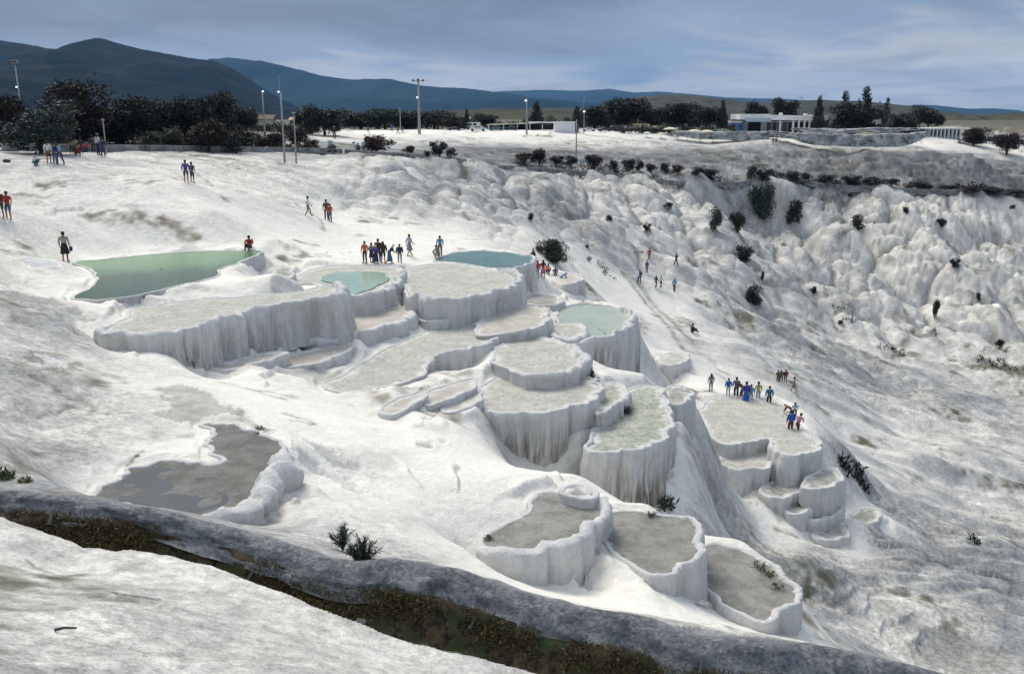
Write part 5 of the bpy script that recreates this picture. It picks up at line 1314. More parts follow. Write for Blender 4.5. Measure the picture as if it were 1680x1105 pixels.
# two spiky green shrubs growing by the channel
def spiky(u, v, dist, wpx, hpx, nst, seed, label):
    x, y, z = drop_to(u, v, dist)
    rs = np.random.RandomState(seed)
    W_, H_ = wpx * y / F, hpx * y / F
    root = empty('spiky_shrub', (x, y, z), 0, label, 'shrub', 'spiky green shrubs beside the channel')
    bm = bmesh.new(); cens = []; dirs = []
    for i in range(nst):
        a = rs.uniform(0, 6.28); tl = rs.uniform(0, 1) ** .7
        d = np.array([math.cos(a) * tl * W_ * .5, math.sin(a) * tl * W_ * .5, H_ * (1 - .45 * tl ** 2) * rs.uniform(.7, 1.05)])
        trunk_mesh(bm, [(0, 0, 0), tuple(d * .5 * np.array([.8, .8, 1])), tuple(d)], .012, .004, 4)
        for t in np.linspace(.3, 1.0, 8):
            p = d * t * np.array([.8 + .2 * t, .8 + .2 * t, 1]); cens.append(p); dirs.append(d / np.linalg.norm(d))
    me = bpy.data.meshes.new('stem'); bm.to_mesh(me); bm.free(); me.materials.append(M['bark'])
    link(bpy.data.objects.new('stem', me), root)
    cens = np.repeat(np.array(cens), 5, 0); dirs = np.repeat(np.array(dirs), 5, 0); N = len(cens)
    dd = dirs * .9 + rs.normal(0, .55, (N, 3)); dd /= np.linalg.norm(dd, axis=1)[:, None]
    e = np.cross(dd, rs.normal(0, 1, (N, 3))); e /= np.linalg.norm(e, axis=1)[:, None]
    s = H_ * .20 * rs.uniform(.7, 1.2, (N, 1))
    v_ = np.stack([cens, cens + dd * s * .45 + e * s * .07, cens + dd * s, cens + dd * s * .45 - e * s * .07], 1).reshape(-1, 3)
    mesh_np('foliage', v_, np.arange(N * 4).reshape(-1, 4), [LM['green']], {'tone': np.repeat(np.clip(rs.uniform(.0, 1, N), 0, 1), 4)}, False, root)
spiky(563, 903, 20.5, 46, 50, 18, 3, 'smaller spiky green shrub beside the channel, the left one')
spiky(597, 932, 19.8, 58, 58, 28, 4, 'larger spiky dark green shrub beside the channel, the right one')

# moss and grass hanging over the channel's inner side
def channel_moss():
    n = 17000
    i = (rs_.uniform(0, 1, n) * (len(cr) - 1)).astype(int)
    t0 = rs_.uniform(0, .72, n) ** 1.6; f0 = fs[i]; q0 = f0 + (1 - f0) * t0
    off = np.interp(t0, [0, .2, .5, 1], [.45, .54, .68, 1.1]) * q0; dz = np.interp(t0, [0, .2, .5, 1], [-.44, -.54, -.74, -1.13]) * q0
    c = np.c_[cr[i, 0] + Nn[i, 0] * off, cr[i, 1] + Nn[i, 1] * off, cr[i, 2] + dz + .02]
    keep = fbm(c[:, 0] * 1.3, c[:, 1] * 1.3, 3, 401) + .22 > 0
    c = c[keep]; o0 = np.array(chan.location); c -= o0
    vv, f, t = leaves_np(c, 4, .05, .085, rs_, .8, .25)
    o = mesh_np('moss_blades', vv, f, [LM['mossy']], {'tone': t}, False, chan); o['kind'] = 'stuff'
    n = 4200
    i = (rs_.uniform(0, 1, n) * (len(cr) - 1)).astype(int); off = rs_.uniform(1.2, 3.4, n)
    c = np.c_[cr[i, 0] + Nn[i, 0] * off, cr[i, 1] + Nn[i, 1] * off, cr[i, 2] - 1.12]
    c = c[fbm(c[:, 0] * .7, c[:, 1] * .7, 3, 402) > -.05] - o0
    vv, f, t = leaves_np(c, 5, .07, .09, rs_, .5, .3)
    o = mesh_np('water_grass', vv, f, [LM['weed']], {'tone': t * .7}, False, chan); o['kind'] = 'stuff'
channel_moss()
# ------------------------------------------------------------------ buildings, walls, parasols, cars, poles on the plateau
M['white_paint'] = mat_plain('white_render', (.78, .78, .77), .7, .10, .8)
M['roof_white'] = mat_plain('pale_roof', (.80, .80, .77), .7, .12, .6)
M['cream'] = mat_plain('cream_roof', (.62, .57, .43), .8, .15, .8)
M['grey_conc'] = mat_plain('grey_concrete', (.36, .36, .35), .85, .2, 1.2)
M['blue'] = mat_plain('blue_cladding', (.045, .13, .34), .6, .1, 1)
M['blue_grey'] = mat_plain('blue_grey_fascia', (.36, .43, .50), .6, .1, 1)
M['glass'] = mat_plain('dark_glass', (.018, .022, .028), .12, .1, 1)
M['dark'] = mat_plain('dark_interior', (.02, .02, .022), .9, .2, 1)
M['metal'] = mat_plain('galvanised_metal', (.34, .35, .35), .45, .1, 3, .5)
M['wood'] = mat_plain('weathered_wood', (.13, .10, .07), .9, .3, 4)
M['thatch'] = mat_plain('straw_thatch', (.50, .37, .20), .95, .3, 5)
M['canvas'] = mat_plain('white_canvas', (.72, .72, .66), .8, .08, 2)
M['cream_canvas'] = mat_plain('yellowish_canvas', (.64, .60, .40), .8, .08, 2)
M['green_canvas'] = mat_plain('green_canvas', (.06, .14, .07), .8, .1, 2)
M['tyre'] = mat_plain('rubber', (.02, .02, .02), .8, .1, 5)
M['sign_blue'] = mat_plain('pale_blue_sign', (.38, .55, .62), .5, .05, 2)
M['paint_pale'] = mat_plain('pale_car_paint', (.62, .66, .64), .3, .03, 2)
M['paint_blue'] = mat_plain('blue_car_paint', (.05, .13, .22), .3, .03, 2)
M['paint_dark'] = mat_plain('dark_car_paint', (.04, .04, .05), .3, .03, 2)
M['paint_red'] = mat_plain('dull_red_paint', (.25, .06, .04), .4, .05, 2)
def glow_mat():
    n = NT('lamp_glass'); n.set((.85, .9, .95), .3)
    n.val(n.p.inputs['Emission Color'], (.85, .93, 1.0)); n.p.inputs['Emission Strength'].default_value = .45
    return n.m
M['lamp'] = glow_mat()

def box(bm, x0, x1, y0, y1, z0, z1):
    bmesh.ops.create_cube(bm, size=1.0, matrix=Matrix.Translation(((x0 + x1) / 2, (y0 + y1) / 2, (z0 + z1) / 2)) @ Matrix.Diagonal((abs(x1 - x0), abs(y1 - y0), abs(z1 - z0), 1)))
def part(name, parent, mat, boxes, bevel=0.0):
    bm = bmesh.new()
    for b in boxes: box(bm, *b)
    if bevel: bmesh.ops.bevel(bm, geom=bm.edges[:], offset=bevel, segments=1, affect='EDGES')
    return bm_obj(name, bm, mat, parent)
def slab(name, parent, mat, outline, z0, z1, tilt=0.0):
    """prism over an outline (x, y) with sloping top"""
    bm = bmesh.new()
    lo = [bm.verts.new((x, y, z0 + tilt * x)) for x, y in outline]; hi = [bm.verts.new((x, y, z1 + tilt * x)) for x, y in outline]
    bm.faces.new(lo[::-1]); bm.faces.new(hi)
    for i in range(len(outline)): bm.faces.new((lo[i], lo[(i + 1) % len(lo)], hi[(i + 1) % len(lo)], hi[i]))
    return bm_obj(name, bm, mat, parent)

S = 250 / F          # metres per pixel at the hotel's distance
def place(u, v, dist): return base_at(u, v, dist)

# hotel
hx, hy, hz = place(1276, 207, 250)
H = empty('hotel', (hx, hy, hz), 0, 'long white flat roofed hotel with dark glass and white columns', 'hotel')
X = lambda u: (u - 1276) * S; Zv = lambda v: (207 - v) * S
part('wall', H, M['dark'], [(X(1222), X(1345), 2.2, 9.0, -.5, Zv(188))])
slab('roof', H, M['roof_white'], [(X(1213), -.9), (X(1262), -.9), (X(1262), 9.5), (X(1213), 9.5)], Zv(186), Zv(177.5))
slab('roof', H, M['roof_white'], [(X(1262.3), -.3), (X(1342), .3), (X(1342), 9.5), (X(1262.3), 9.5)], Zv(187), Zv(179), -.018)
slab('canopy', H, M['blue_grey'], [(X(1222), -2.2), (X(1261), -2.2), (X(1261), -.95), (X(1222), -.95)], Zv(189.5), Zv(184.5))
part('rear_wing', H, M['roof_white'], [(X(1345), X(1368), 6, 12, Zv(187.5), Zv(179)), (X(1347), X(1362), 5.6, 5.95, Zv(190), Zv(188.3))])
for u in (1280, 1301, 1310, 1319, 1327): part('column', H, M['white_paint'], [(X(u) - .22, X(u) + .22, .1, .55, -.4, Zv(188))], .02)
for i in range(10):
    u = 1252 + i * 8.6
    w = part('window', H, M['white_paint'], [(X(u), X(u + .6), 2.0, 2.19, 0, Zv(189)), (X(u), X(u + 8), 2.02, 2.18, Zv(190), Zv(189.1))])
    part('pane', w, M['glass'], [(X(u + .7), X(u + 8.5), 2.08, 2.14, .1, Zv(190.1))])
part('side_wall', H, M['blue'], [(X(1217), X(1221.5), 0, 6, -.4, Zv(187))])
part('awning', H, M['blue'], [(X(1199), X(1216), -.6, 2.0, Zv(194), Zv(191.3))])
part('awning_roof', H, M['cream'], [(X(1199), X(1218), -.7, 2.2, Zv(191), Zv(188.6))])
for u, h in ((1285, 175.5), (1325, 176.5)): part('chimney', H, M['white_paint'], [(X(u), X(u + 4.5), 4, 4.8, Zv(180), Zv(h))])
part('wall_panel', H, M['blue_grey'], [(X(1224), X(1231), 1.9, 2.19, 0, Zv(190)), (X(1252), X(1260), 1.9, 2.0, 0, Zv(190))])

# low white building at the right
bx, by, bz = place(1545, 205, 262); S2 = 262 / F
B = empty('low_building', (bx, by, bz), 0, 'low white flat roofed building at the right with a row of bays', 'building')
part('wall', B, M['blue_grey'], [(-37 * S2, 36 * S2, 1.2, 7, -.8, 13 * S2)])
slab('roof', B, M['roof_white'], [(-42 * S2, .2), (38 * S2, .2), (38 * S2, 7.5), (-42 * S2, 7.5)], 13.2 * S2, 15.8 * S2, .012)
for i in range(12):
    x = (-36 + i * 6.2) * S2
    part('pillar', B, M['white_paint'], [(x, x + .30, .5, 1.19, -.8, 13 * S2)])
    if i < 11: part('window', B, M['glass'], [(x + .38, x + .95, 1.08, 1.19, .5, 11 * S2)])
part('wing', B, M['white_paint'], [(-60 * S2, -43 * S2, 1.5, 5, -.8, 13 * S2)])

# canopy building and white box wall, left of centre of the plateau
cx_, cy_, cz_ = place(855, 207, 245); S3 = 245 / F
Cn = empty('canopy_building', (cx_, cy_, cz_), 0, 'open sided kiosk building with a pale folded roof behind the parked cars', 'building')
slab('roof', Cn, M['cream'], [(-55 * S3, 0), (22 * S3, 0), (30 * S3, 5), (-50 * S3, 5)], 9 * S3, 10.5 * S3, .035)
slab('roof', Cn, M['roof_white'], [(12 * S3, -1.6), (57 * S3, -1.6), (57 * S3, -.1), (12 * S3, -.1)], 11 * S3, 13 * S3, -.01)
part('wall', Cn, M['dark'], [(-50 * S3, 52 * S3, 3.0, 4.6, -.3, 8 * S3)])
for u in (-52, -28, -6, 14, 34, 55): part('post', Cn, M['white_paint'], [(u * S3 - .1, u * S3 + .1, .1, .3, -.3, 9 * S3 + .035 * u * S3 * (u < 20) )])
wx_, wy_, wz_ = place(929, 213, 238); S4 = 238 / F
Bw = empty('white_hut', (wx_, wy_, wz_), 0, 'plain white block shaped hut standing alone on the plateau edge', 'hut')
part('wall', Bw, M['white_paint'], [(-19 * S4, 14 * S4, 0, 4, -.5, 16 * S4)])
part('roof', Bw, M['roof_white'], [(-20 * S4, 15 * S4, -.15, 4.15, 16.1 * S4, 16.8 * S4)])
part('lean_to', Bw, M['wood'], [(14.1 * S4, 20 * S4, .3, 3, -.5, 13 * S4)])

# long canopy on the terrace
lx, ly, lz = place(1052, 206, 248); S5 = 248 / F
Lc = empty('terrace_canopy', (lx, ly, lz), 0, 'long thin pale canopy roof over the cafe tables', 'canopy')
slab('roof', Lc, M['cream'], [(-50 * S5, 0), (44 * S5, 0), (50 * S5, 3.2), (-44 * S5, 3.2)], 6.2 * S5, 7.6 * S5, -.006)
slab('roof', Lc, M['roof_white'], [(-46 * S5, -2.2), (58 * S5, -2.2), (58 * S5, -.2), (-46 * S5, -.2)], 4.0 * S5, 5.2 * S5, -.006)
slab('roof_peak', Lc, M['thatch'], [(-14 * S5, .4), (14 * S5, .4), (10 * S5, 2.8), (-10 * S5, 2.8)], 8.0 * S5, 11 * S5)
part('back_wall', Lc, M['dark'], [(-46 * S5, 46 * S5, 3.4, 3.8, -.4, 6 * S5)])
for i in range(9): part('post', Lc, M['metal'], [((-44 + i * 11) * S5, (-44 + i * 11) * S5 + .12, -1.9, -1.78, -.4, 4 * S5 + .2)])

# parasols
def dome(bm, r, h, z, segs=12, seg2=4, sag=.0):
    rings = []
    for j in range(seg2 + 1):
        t = j / seg2; rr = r * t; zz = z + h * (1 - t * t) - sag * t
        rings.append([bm.verts.new((rr * math.cos(k * 2 * math.pi / segs) * (1 if j else .02), rr * math.sin(k * 2 * math.pi / segs) * (1 if j else .02), zz + (.03 * r * (k % 2) * t))) for k in range(segs)] if j else [bm.verts.new((0, 0, z + h))])
    for k in range(segs):
        bm.faces.new((rings[0][0], rings[1][k], rings[1][(k + 1) % segs]))
    for j in range(1, seg2):
        for k in range(segs): bm.faces.new((rings[j][k], rings[j + 1][k], rings[j + 1][(k + 1) % segs], rings[j][(k + 1) % segs]))
    g = bm.verts.new((0, 0, z + h - .12 * r))
    for k in range(segs): bm.faces.new((rings[-1][k], g, rings[-1][(k + 1) % segs]))
def parasol(u, v, dist, wpx, hpx, mat, label, nm='parasol', grp='parasols on the cafe terrace'):
    x, y, z = place(u, v, dist); k = dist / F; r = wpx * k / 2; hh = hpx * k
    e = empty(nm, (x, y, z), RNG.uniform(0, 1), label, 'parasol', grp)
    bm = bmesh.new(); dome(bm, r, hh * .34, hh * .66); bm_obj('canopy', bm, mat, e, True)
    bm = bmesh.new(); trunk_mesh(bm, [(0, 0, -.4), (0, 0, hh * .9)], .05, .04, 6); bm_obj('pole', bm, M['wood'], e)
parasol(1330, 207, 240, 26, 12, M['thatch'], 'straw thatched parasol in front of the cypress', 'thatched_parasol')
parasol(1422, 207, 238, 34, 15, M['thatch'], 'large straw thatched parasol under the tallest pine', 'thatched_parasol')
parasol(1240, 206, 236, 14, 9, M['canvas'], 'small white parasol below the hotel roof end')
parasol(1276, 206, 238, 46, 8, M['cream_canvas'], 'wide low cream parasol before the hotel glass')
parasol(1206, 206, 240, 10, 7, M['canvas'], 'white parasol beside the blue awning')
parasol(1185, 205, 244, 36, 9, M['green_canvas'], 'wide green parasol left of the blue awning')
parasol(1231, 207, 234, 8, 6, M['canvas'], 'tiny white parasol left of the small white one')
for i, u in enumerate((1062, 1085, 1112, 1128, 1150, 1170)):
    parasol(u, 209.5, 232, 14, 9, M['canvas'], ['white parasol at the left end of the cafe row', 'second white parasol of the cafe row', 'third white parasol of the cafe row', 'fourth white parasol of the cafe row', 'fifth white parasol of the cafe row, under the dark tree', 'white parasol at the right end of the cafe row'][i])
for i, u in enumerate((1100, 1140, 1160)):
    parasol(u, 207.5, 238, 26, 12, M['cream_canvas'], ['yellowish parasol behind the left of the white row', 'yellowish parasol behind the middle of the white row', 'yellowish parasol behind the right of the white row'][i])

# railing
def railing(u0, u1, v, dist, hpx, n, label):
    x0, y0, z0 = place(u0, v, dist); x1, y1, z1 = place(u1, v, dist); k = dist / F
    e = empty('railing', (x0, y0, z0), 0, label, 'railing')
    for q in (.45, .95): part('rail', e, M['white_paint'], [(0, x1 - x0, -.04, .04, hpx * k * q, hpx * k * q + .08)])
    for i in range(n): part('post', e, M['white_paint'], [((x1 - x0) * i / (n - 1) - .05, (x1 - x0) * i / (n - 1) + .05, -.05, .05, -.6, hpx * k)])
railing(1256, 1345, 207.5, 233, 8, 12, 'pale railing along the terrace edge in front of the hotel')
railing(1350, 1515, 206.5, 233, 9, 20, 'longer pale railing along the terrace under the pines')

# terrace retaining walls
def ret_wall(line, dist, hpx, label, mat):
    P_ = [at_d(u, v, dist + dd_) for (u, v, dd_, hh) in line]; k = dist / F
    o0 = place(line[0][0], line[0][1], dist + line[0][2])
    e = empty('retaining_wall', o0, 0, label, 'wall')
    q, L0 = resample(np.array([(*p, l[3]) for p, l in zip(P_, line)]), .7, closed=False)
    Hh = q[:, 3] * k * (1 + .12 * fbm(q[:, 0] * .2, q[:, 0] * 0, 3, 3))
    rows = []
    for dn, off in ((1.5, -.9), (1.05, -.75), (.85, -.55), (.65, -.5), (.45, -.3), (.25, -.28), (.08, -.1), (0, .25), (0, 1.6), (.9, 1.8)):
        wob = fbm(q[:, 0] * .45 + dn, q[:, 0] * 0 + dn * 3, 4, 7) * .55
        rows.append(np.c_[q[:, 0], q[:, 1] + off + wob, q[:, 2] - dn * Hh + .25 * fbm(q[:, 0] * .35, q[:, 0] * 0 + dn, 3, 9)])
    V = np.vstack(rows) - np.array(o0)
    mesh_np('wall', V, grid_faces(len(rows), len(q)), [mat], None, True, e)
n = NT('old_stone_wall')
c = n.mix(n.ramp(n.noise(.9, 6, .7), .35, .65), (.10, .105, .105), (.40, .40, .38))
c = n.mix(n.ramp(n.noise(.6, 6, .75, sc=(1, 1, .8)), .54, .66), c, (.075, .085, .06))
M['stone'] = n.set(c, .9, n.bump(n.noise(2.5, 5, .7), .7, .2))
n = NT('ledge_stone')
c = n.mix(n.ramp(n.noise(.5, 8, .75), .42, .58), (.20, .205, .20), (.52, .52, .50))
c = n.mix(n.ramp(n.noise(.35, 7, .78, sc=(1, 1, 1.5)), .54, .62), c, (.07, .08, .055))
M['ledge'] = n.set(c, .9, n.bump(n.noise(1.2, 7, .75), .9, .4))
ret_wall([(1105,215,6,4),(1140,215.5,5,8),(1180,216,4,9),(1240,216,3,9),(1276,216,3,5)], 226, 8, 'low grey retaining wall below the cafe row', M['ledge'])
ret_wall([(1300,209.5,2,3),(1345,210.5,0,5),(1420,210.5,0,5),(1508,209,3,3)], 230, 5, 'upper step of the terrace wall below the railings', M['ledge'])
ret_wall([(1262,214.5,1,3),(1300,217,-2,7),(1340,219,-5,12),(1400,219.5,-6,13),(1450,219.5,-6,14),(1490,219,-4,12),(1525,215,0,4)], 226, 13, 'tall mottled stone wall carrying the railed terrace', M['ledge'])

# water canal: a thin kerb with a dark mouth running along the foot of the upper slope
def kerb(line, label, hh=.45):
    P_ = []
    for (u, v, dd_) in line:
        x, y, z = drop_to(u, v, dd_); P_.append((x, y, z))
    q, L0 = resample(np.array(P_), 1.0, closed=False); q[:, 2] = np.array([ground_z(a, b) for a, b in q[:, :2]])
    for _ in range(60): q[1:-1, 2] = (q[:-2, 2] + q[1:-1, 2] + q[2:, 2]) / 3
    e = empty('canal_kerb', tuple(q[0]), 0, label, 'canal')
    def rib(name, prof, mat):
        V = np.vstack([np.c_[q[:, 0], q[:, 1] + o, q[:, 2] + z] for o, z in prof]) - q[0]
        mesh_np(name, V, grid_faces(len(prof), len(q)), [mat], None, False, e)
    rib('kerb', [(0, -.3), (0, hh * .35), (.35, hh * .35), (.35, -.1)], M['stone'])
    rib('dark_face', [(.36, -.3), (.36, hh + .25), (.7, hh + .25), (.7, -.3)], M['stone'])
kerb([(0,248,92),(100,250,95),(200,248.5,97),(330,249,108),(450,250,122),(560,253,140)], 'thin dark canal edge running in front of the oleander bushes at the left')
kerb([(565,254,142),(680,260,155),(760,266,165),(850,274,168),(1000,287,170),(1150,292,180),(1300,299,186)], 'middle stretch of the canal edge above the cushion slope')
kerb([(1305,299.5,186),(1450,306,190),(1600,314,196),(1700,322,200)], 'right stretch of the canal edge under the streaked cliff', .7)

# cars
def car(u, v, dist, wpx, hpx, mat, label):
    x, y, z = place(u, v, dist); k = dist / F; L0 = wpx * k; h = hpx * k
    e = empty('parked_car', (x, y, z), RNG.uniform(-.1, .1), label, 'car', 'cars parked on the plateau')
    prof = [(-.5, .22), (-.5, .52), (-.46, .60), (-.24, .64), (-.13, .98), (.16, 1.0), (.30, .66), (.47, .58), (.5, .45), (.5, .22)]
    bm = bmesh.new(); W_ = .85
    a = [bm.verts.new((p[0] * L0, -W_ * (.82 if p[1] > .7 else 1), p[1] * h)) for p in prof]; b = [bm.verts.new((p[0] * L0, W_ * (.82 if p[1] > .7 else 1), p[1] * h)) for p in prof]
    bm.faces.new(a); bm.faces.new(b[::-1])
    for i in range(len(prof)): bm.faces.new((a[i], b[i], b[(i + 1) % len(prof)], a[(i + 1) % len(prof)]))
    bmesh.ops.bevel(bm, geom=bm.edges[:], offset=.04, segments=1, affect='EDGES')
    bm_obj('body', bm, mat, e)
    for x0, x1 in ((-.17, -.02), (.01, .17)):
        bm = bmesh.new(); p = [(x0 * L0 - .04, .68 * h), (x0 * L0, .92 * h), (x1 * L0, .92 * h), (x1 * L0 + .04, .68 * h)]
        vs = [bm.verts.new((q[0], -W_ * (1.03 if q[1] < .7 * h else .86), q[1])) for q in p]; v2 = [bm.verts.new((q[0], -W_ * .7, q[1])) for q in p]
        bm.faces.new(vs); bm.faces.new(v2[::-1])
        for i in range(4): bm.faces.new((vs[i], v2[i], v2[(i + 1) % 4], vs[(i + 1) % 4]))
        bm_obj('side_window', bm, M['glass'], e)
    for sx in (-.32, .32):
        for sy in (-.86, .70):
            bm = bmesh.new(); bmesh.ops.create_cone(bm, cap_ends=True, segments=12, radius1=.22 * h, radius2=.22 * h, depth=.18, matrix=Matrix.Translation((sx * L0, sy + .08, .22 * h)) @ Matrix.Rotation(math.pi / 2, 4, 'X'))
            bm_obj('wheel', bm, M['tyre'], e)
car(784, 210.5, 238, 27, 8, M['paint_pale'], 'pale green white car parked left of the canopy building')
car(814, 210.5, 240, 24, 7.5, M['paint_blue'], 'dark blue car parked behind the pale one')
car(839, 210, 242, 22, 7, M['paint_dark'], 'dark car under the kiosk roof')
car(745, 211, 240, 22, 6, M['paint_dark'], 'dark low car at the left end of the parked cars')
car(966, 209, 242, 22, 6, M['paint_pale'], 'pale car right of the white hut')
car(992, 209, 242, 22, 6, M['paint_dark'], 'dark car half way from the hut to the cafe row')
def van(u, v, dist, label):
    x, y, z = place(u, v, dist)
    e = empty('parked_van', (x, y, z), 0, label, 'van')
    part('body', e, M['paint_pale'], [(-2.0, 2.0, -.85, .85, .3, 1.9)], .15)
    for sx in (-1.2, .1): part('side_window', e, M['glass'], [(sx, sx + .9, -.88, -.8, 1.1, 1.65)])
    for sx in (-1.2, 1.2):
        bm = bmesh.new(); bmesh.ops.create_cone(bm, cap_ends=True, segments=12, radius1=.34, radius2=.34, depth=.2, matrix=Matrix.Translation((sx, -.8, .34)) @ Matrix.Rotation(math.pi / 2, 4, 'X')); bm_obj('wheel', bm, M['tyre'], e)
van(776, 207, 250, 'pale van behind the parked cars, near the narrow cypress')

# far house roofs in the grove gaps
def far_house(u, v, dist, w, h, roofmat, label):
    x, y, z = place(u, v, dist); k = dist / F
    e = empty('far_house', (x, y, z), 0, label, 'house', 'small far houses beyond the plateau trees')
    part('wall', e, M['cream'], [(-w * k / 2, w * k / 2, 0, 5, -.5, h * k * .65)])
    bm = bmesh.new(); a = w * k * .56; z0 = h * k * .66; z1 = h * k
    vs = [bm.verts.new(p) for p in ((-a, -.4, z0), (a, -.4, z0), (a, 5.4, z0), (-a, 5.4, z0), (-a, 2.5, z1), (a, 2.5, z1))]
    for f in ((0, 1, 5, 4), (2, 3, 4, 5), (0, 4, 3), (1, 2, 5), (3, 2, 1, 0)): bm.faces.new([vs[i] for i in f])
    bm_obj('roof', bm, roofmat, e)
    part('window', e, M['glass'], [(-w * k * .2, w * k * .1, -.06, .02, h * k * .2, h * k * .5)])
M['tile'] = mat_plain('clay_tile', (.24, .11, .06), .9, .25, 2)
far_house(415, 206, 250, 60, 20, M['wood'], 'long dull brown shed behind the lamp posts')
far_house(478, 193, 330, 9, 12, M['thatch'], 'tiny tan roofed hut between the lamp posts')
far_house(573, 205, 290, 20, 12, M['roof_white'], 'small pale roofed house right of the round tree')
far_house(768, 190, 300, 6, 14, M['sign_blue'], 'tiny pale blue tower over the canopy building')
far_house(958, 187, 300, 8, 12, M['tile'], 'tiny red roofed house between two conifers')

# poles
def lamp_post(u, vb, dist, hpx, rpx, heads, label, nm='lamp_post', lean=0.0, mat='metal', wood=False, onground=False):
    x, y, z = drop_to(u, vb, dist) if onground else place(u, vb, dist)
    k = y / F; h = at_d(u, vb - hpx, y)[2] - z
    e = empty(nm, (x, y, z), 0, label, 'lamp post' if heads else 'pole', None)
    e.rotation_euler[1] = lean
    bm = bmesh.new(); trunk_mesh(bm, [(0, 0, -.5), (0, 0, h * .5), (0, 0, h)], rpx * k, rpx * k * .6, 8)
    bm_obj('pole', bm, M[mat], e, True)
    for hd in heads:
        kind, dx, dz = hd[:3]
        if kind == 'bulb':
            bm = bmesh.new(); bmesh.ops.create_uvsphere(bm, u_segments=12, v_segments=8, radius=1.6 * k, matrix=Matrix.Translation((dx * k, -.15, h + dz * k)) @ Matrix.Diagonal((1.2, .9, .8, 1)))
            o = bm_obj('lamp_head', bm, M['lamp'], e, True)
            if abs(dx) > 1: part('arm', e, M[mat], [(min(0, dx * k), max(0, dx * k), -.2, -.12, h + dz * k - .05, h + dz * k + .04)])
        if kind == 'bar': part('crossbar', e, M[mat], [(dx * k, -dx * k, -.09, .09, h + dz * k - .09, h + dz * k + .09)])
        if kind == 'flood':
            o = part('floodlight', e, M['metal'], [(dx * k - 1.8 * k, dx * k + 1.8 * k, -.35, .1, h + dz * k - 1.6 * k, h + dz * k + 1.4 * k)], .03)
            part('glass', o, M['lamp'] if len(hd) > 3 else M['glass'], [(dx * k - 1.5 * k, dx * k + 1.5 * k, -.38, -.36, h + dz * k - 1.2 * k, h + dz * k + 1.0 * k)])
        if kind == 'sign': part('sign_box', e, M['white_paint'], [(dx * k - 3 * k, dx * k + 3 * k, -.30, -.13, h + dz * k - 4.5 * k, h + dz * k + 4.5 * k)], .02)
    return e
lamp_post(43, 236, 112, 134, 1.5, [('bar',-5,-1),('flood',-4,1),('flood',0,1),('flood',4,1),('bulb',-1.5,-38)], 'tall floodlight mast at the far left over the grey green tree', lean=-.02)
lamp_post(434.5, 216, 175, 66, 1.6, [('bulb',1.2,0)], 'leftmost slim lamp post with a round white lamp')
lamp_post(466, 246, 118, 94, 1.9, [('bulb',-3,1)], 'lamp post with a white lamp, second from the left')
lamp_post(485, 245, 120, 60, 1.5, [('bar',-3,0)], 'short pale post with a small crossbar')
lamp_post(462, 205, 260, 82, .5, [('bar',-3,-1)], 'very thin mast rising between two lamp posts', 'mast')
lamp_post(688, 214, 225, 82, 2.4, [('bar',-8,-1),('flood',-8,0),('flood',8,0),('flood',0,1),('bulb',-2,-26)], 'tallest pole on the plateau with a double headed crossbar')
lamp_post(657, 211, 240, 34, 1.0, [], 'thin grey pole left of the double headed pole', 'utility_pole')
lamp_post(864, 213, 232, 51, 1.6, [('bulb',-1.5,-3)], 'lamp post in front of the canopy building')
lamp_post(945, 262, 170, 66, 1.2, [], 'plain thin pole rising from the grey strip below the hut', 'utility_pole', onground=True)
lamp_post(958, 209, 236, 26, .9, [('bulb',0,0)], 'small lamp post right of the white hut')
lamp_post(953, 190, 300, 32, .5, [], 'hair thin mast above the white hut', 'mast', lean=.12)
lamp_post(1313, 186, 300, 26, .4, [('bar',-3,0)], 'thin aerial above the hotel roof', 'mast')
lamp_post(173, 238, 97, 40, 1.3, [('flood',0,1)], 'short post right of the people under the tree', lean=0)
lamp_post(1045, 467, 115, 54, 1.3, [('bar',-6,0),('flood',-6,0),('flood',6,0),('sign',-.5,-36)], 'floodlight post with a white sign box by the walkers path', onground=True)
lamp_post(1046, 205, 252, 10, .6, [], 'stub pole on the cafe terrace', 'utility_pole')
lamp_post(581, 248, 142, 14, .8, [('flood',0,0)], 'short signal like post by the pale sign')
lamp_post(1397, 262, 205, 26, .5, [], 'thin dark pole on the streaked cliff top', 'utility_pole')

# pale signs and bins on the strip
def signboard(u, v, dist, w, h, label, leg=4):
    x, y, z = drop_to(u, v, dist); k = y / F
    e = empty('signboard', (x, y, z), 0, label, 'sign')
    part('board', e, M['sign_blue'], [(-w * k / 2, w * k / 2, -.04, .04, leg * k, (leg + h) * k)], .01)
    for sx in (-.4, .4): part('leg', e, M['metal'], [(sx * w * k - .04, sx * w * k + .04, -.03, .03, -.3, leg * k)])
signboard(542, 243, 138, 8, 8, 'small pale blue board left of the wine coloured oleander')
signboard(600, 246, 140, 12, 8, 'wider pale blue board touching the wine coloured oleander')
signboard(955, 272, 169, 8, 8, 'bright blue board on the canal beside the thin pole', 2)
signboard(1084, 283, 174, 4, 10, 'narrow blue board on the canal', 1)
signboard(706, 211, 235, 4, 5, 'small white board behind the double headed pole', 2)

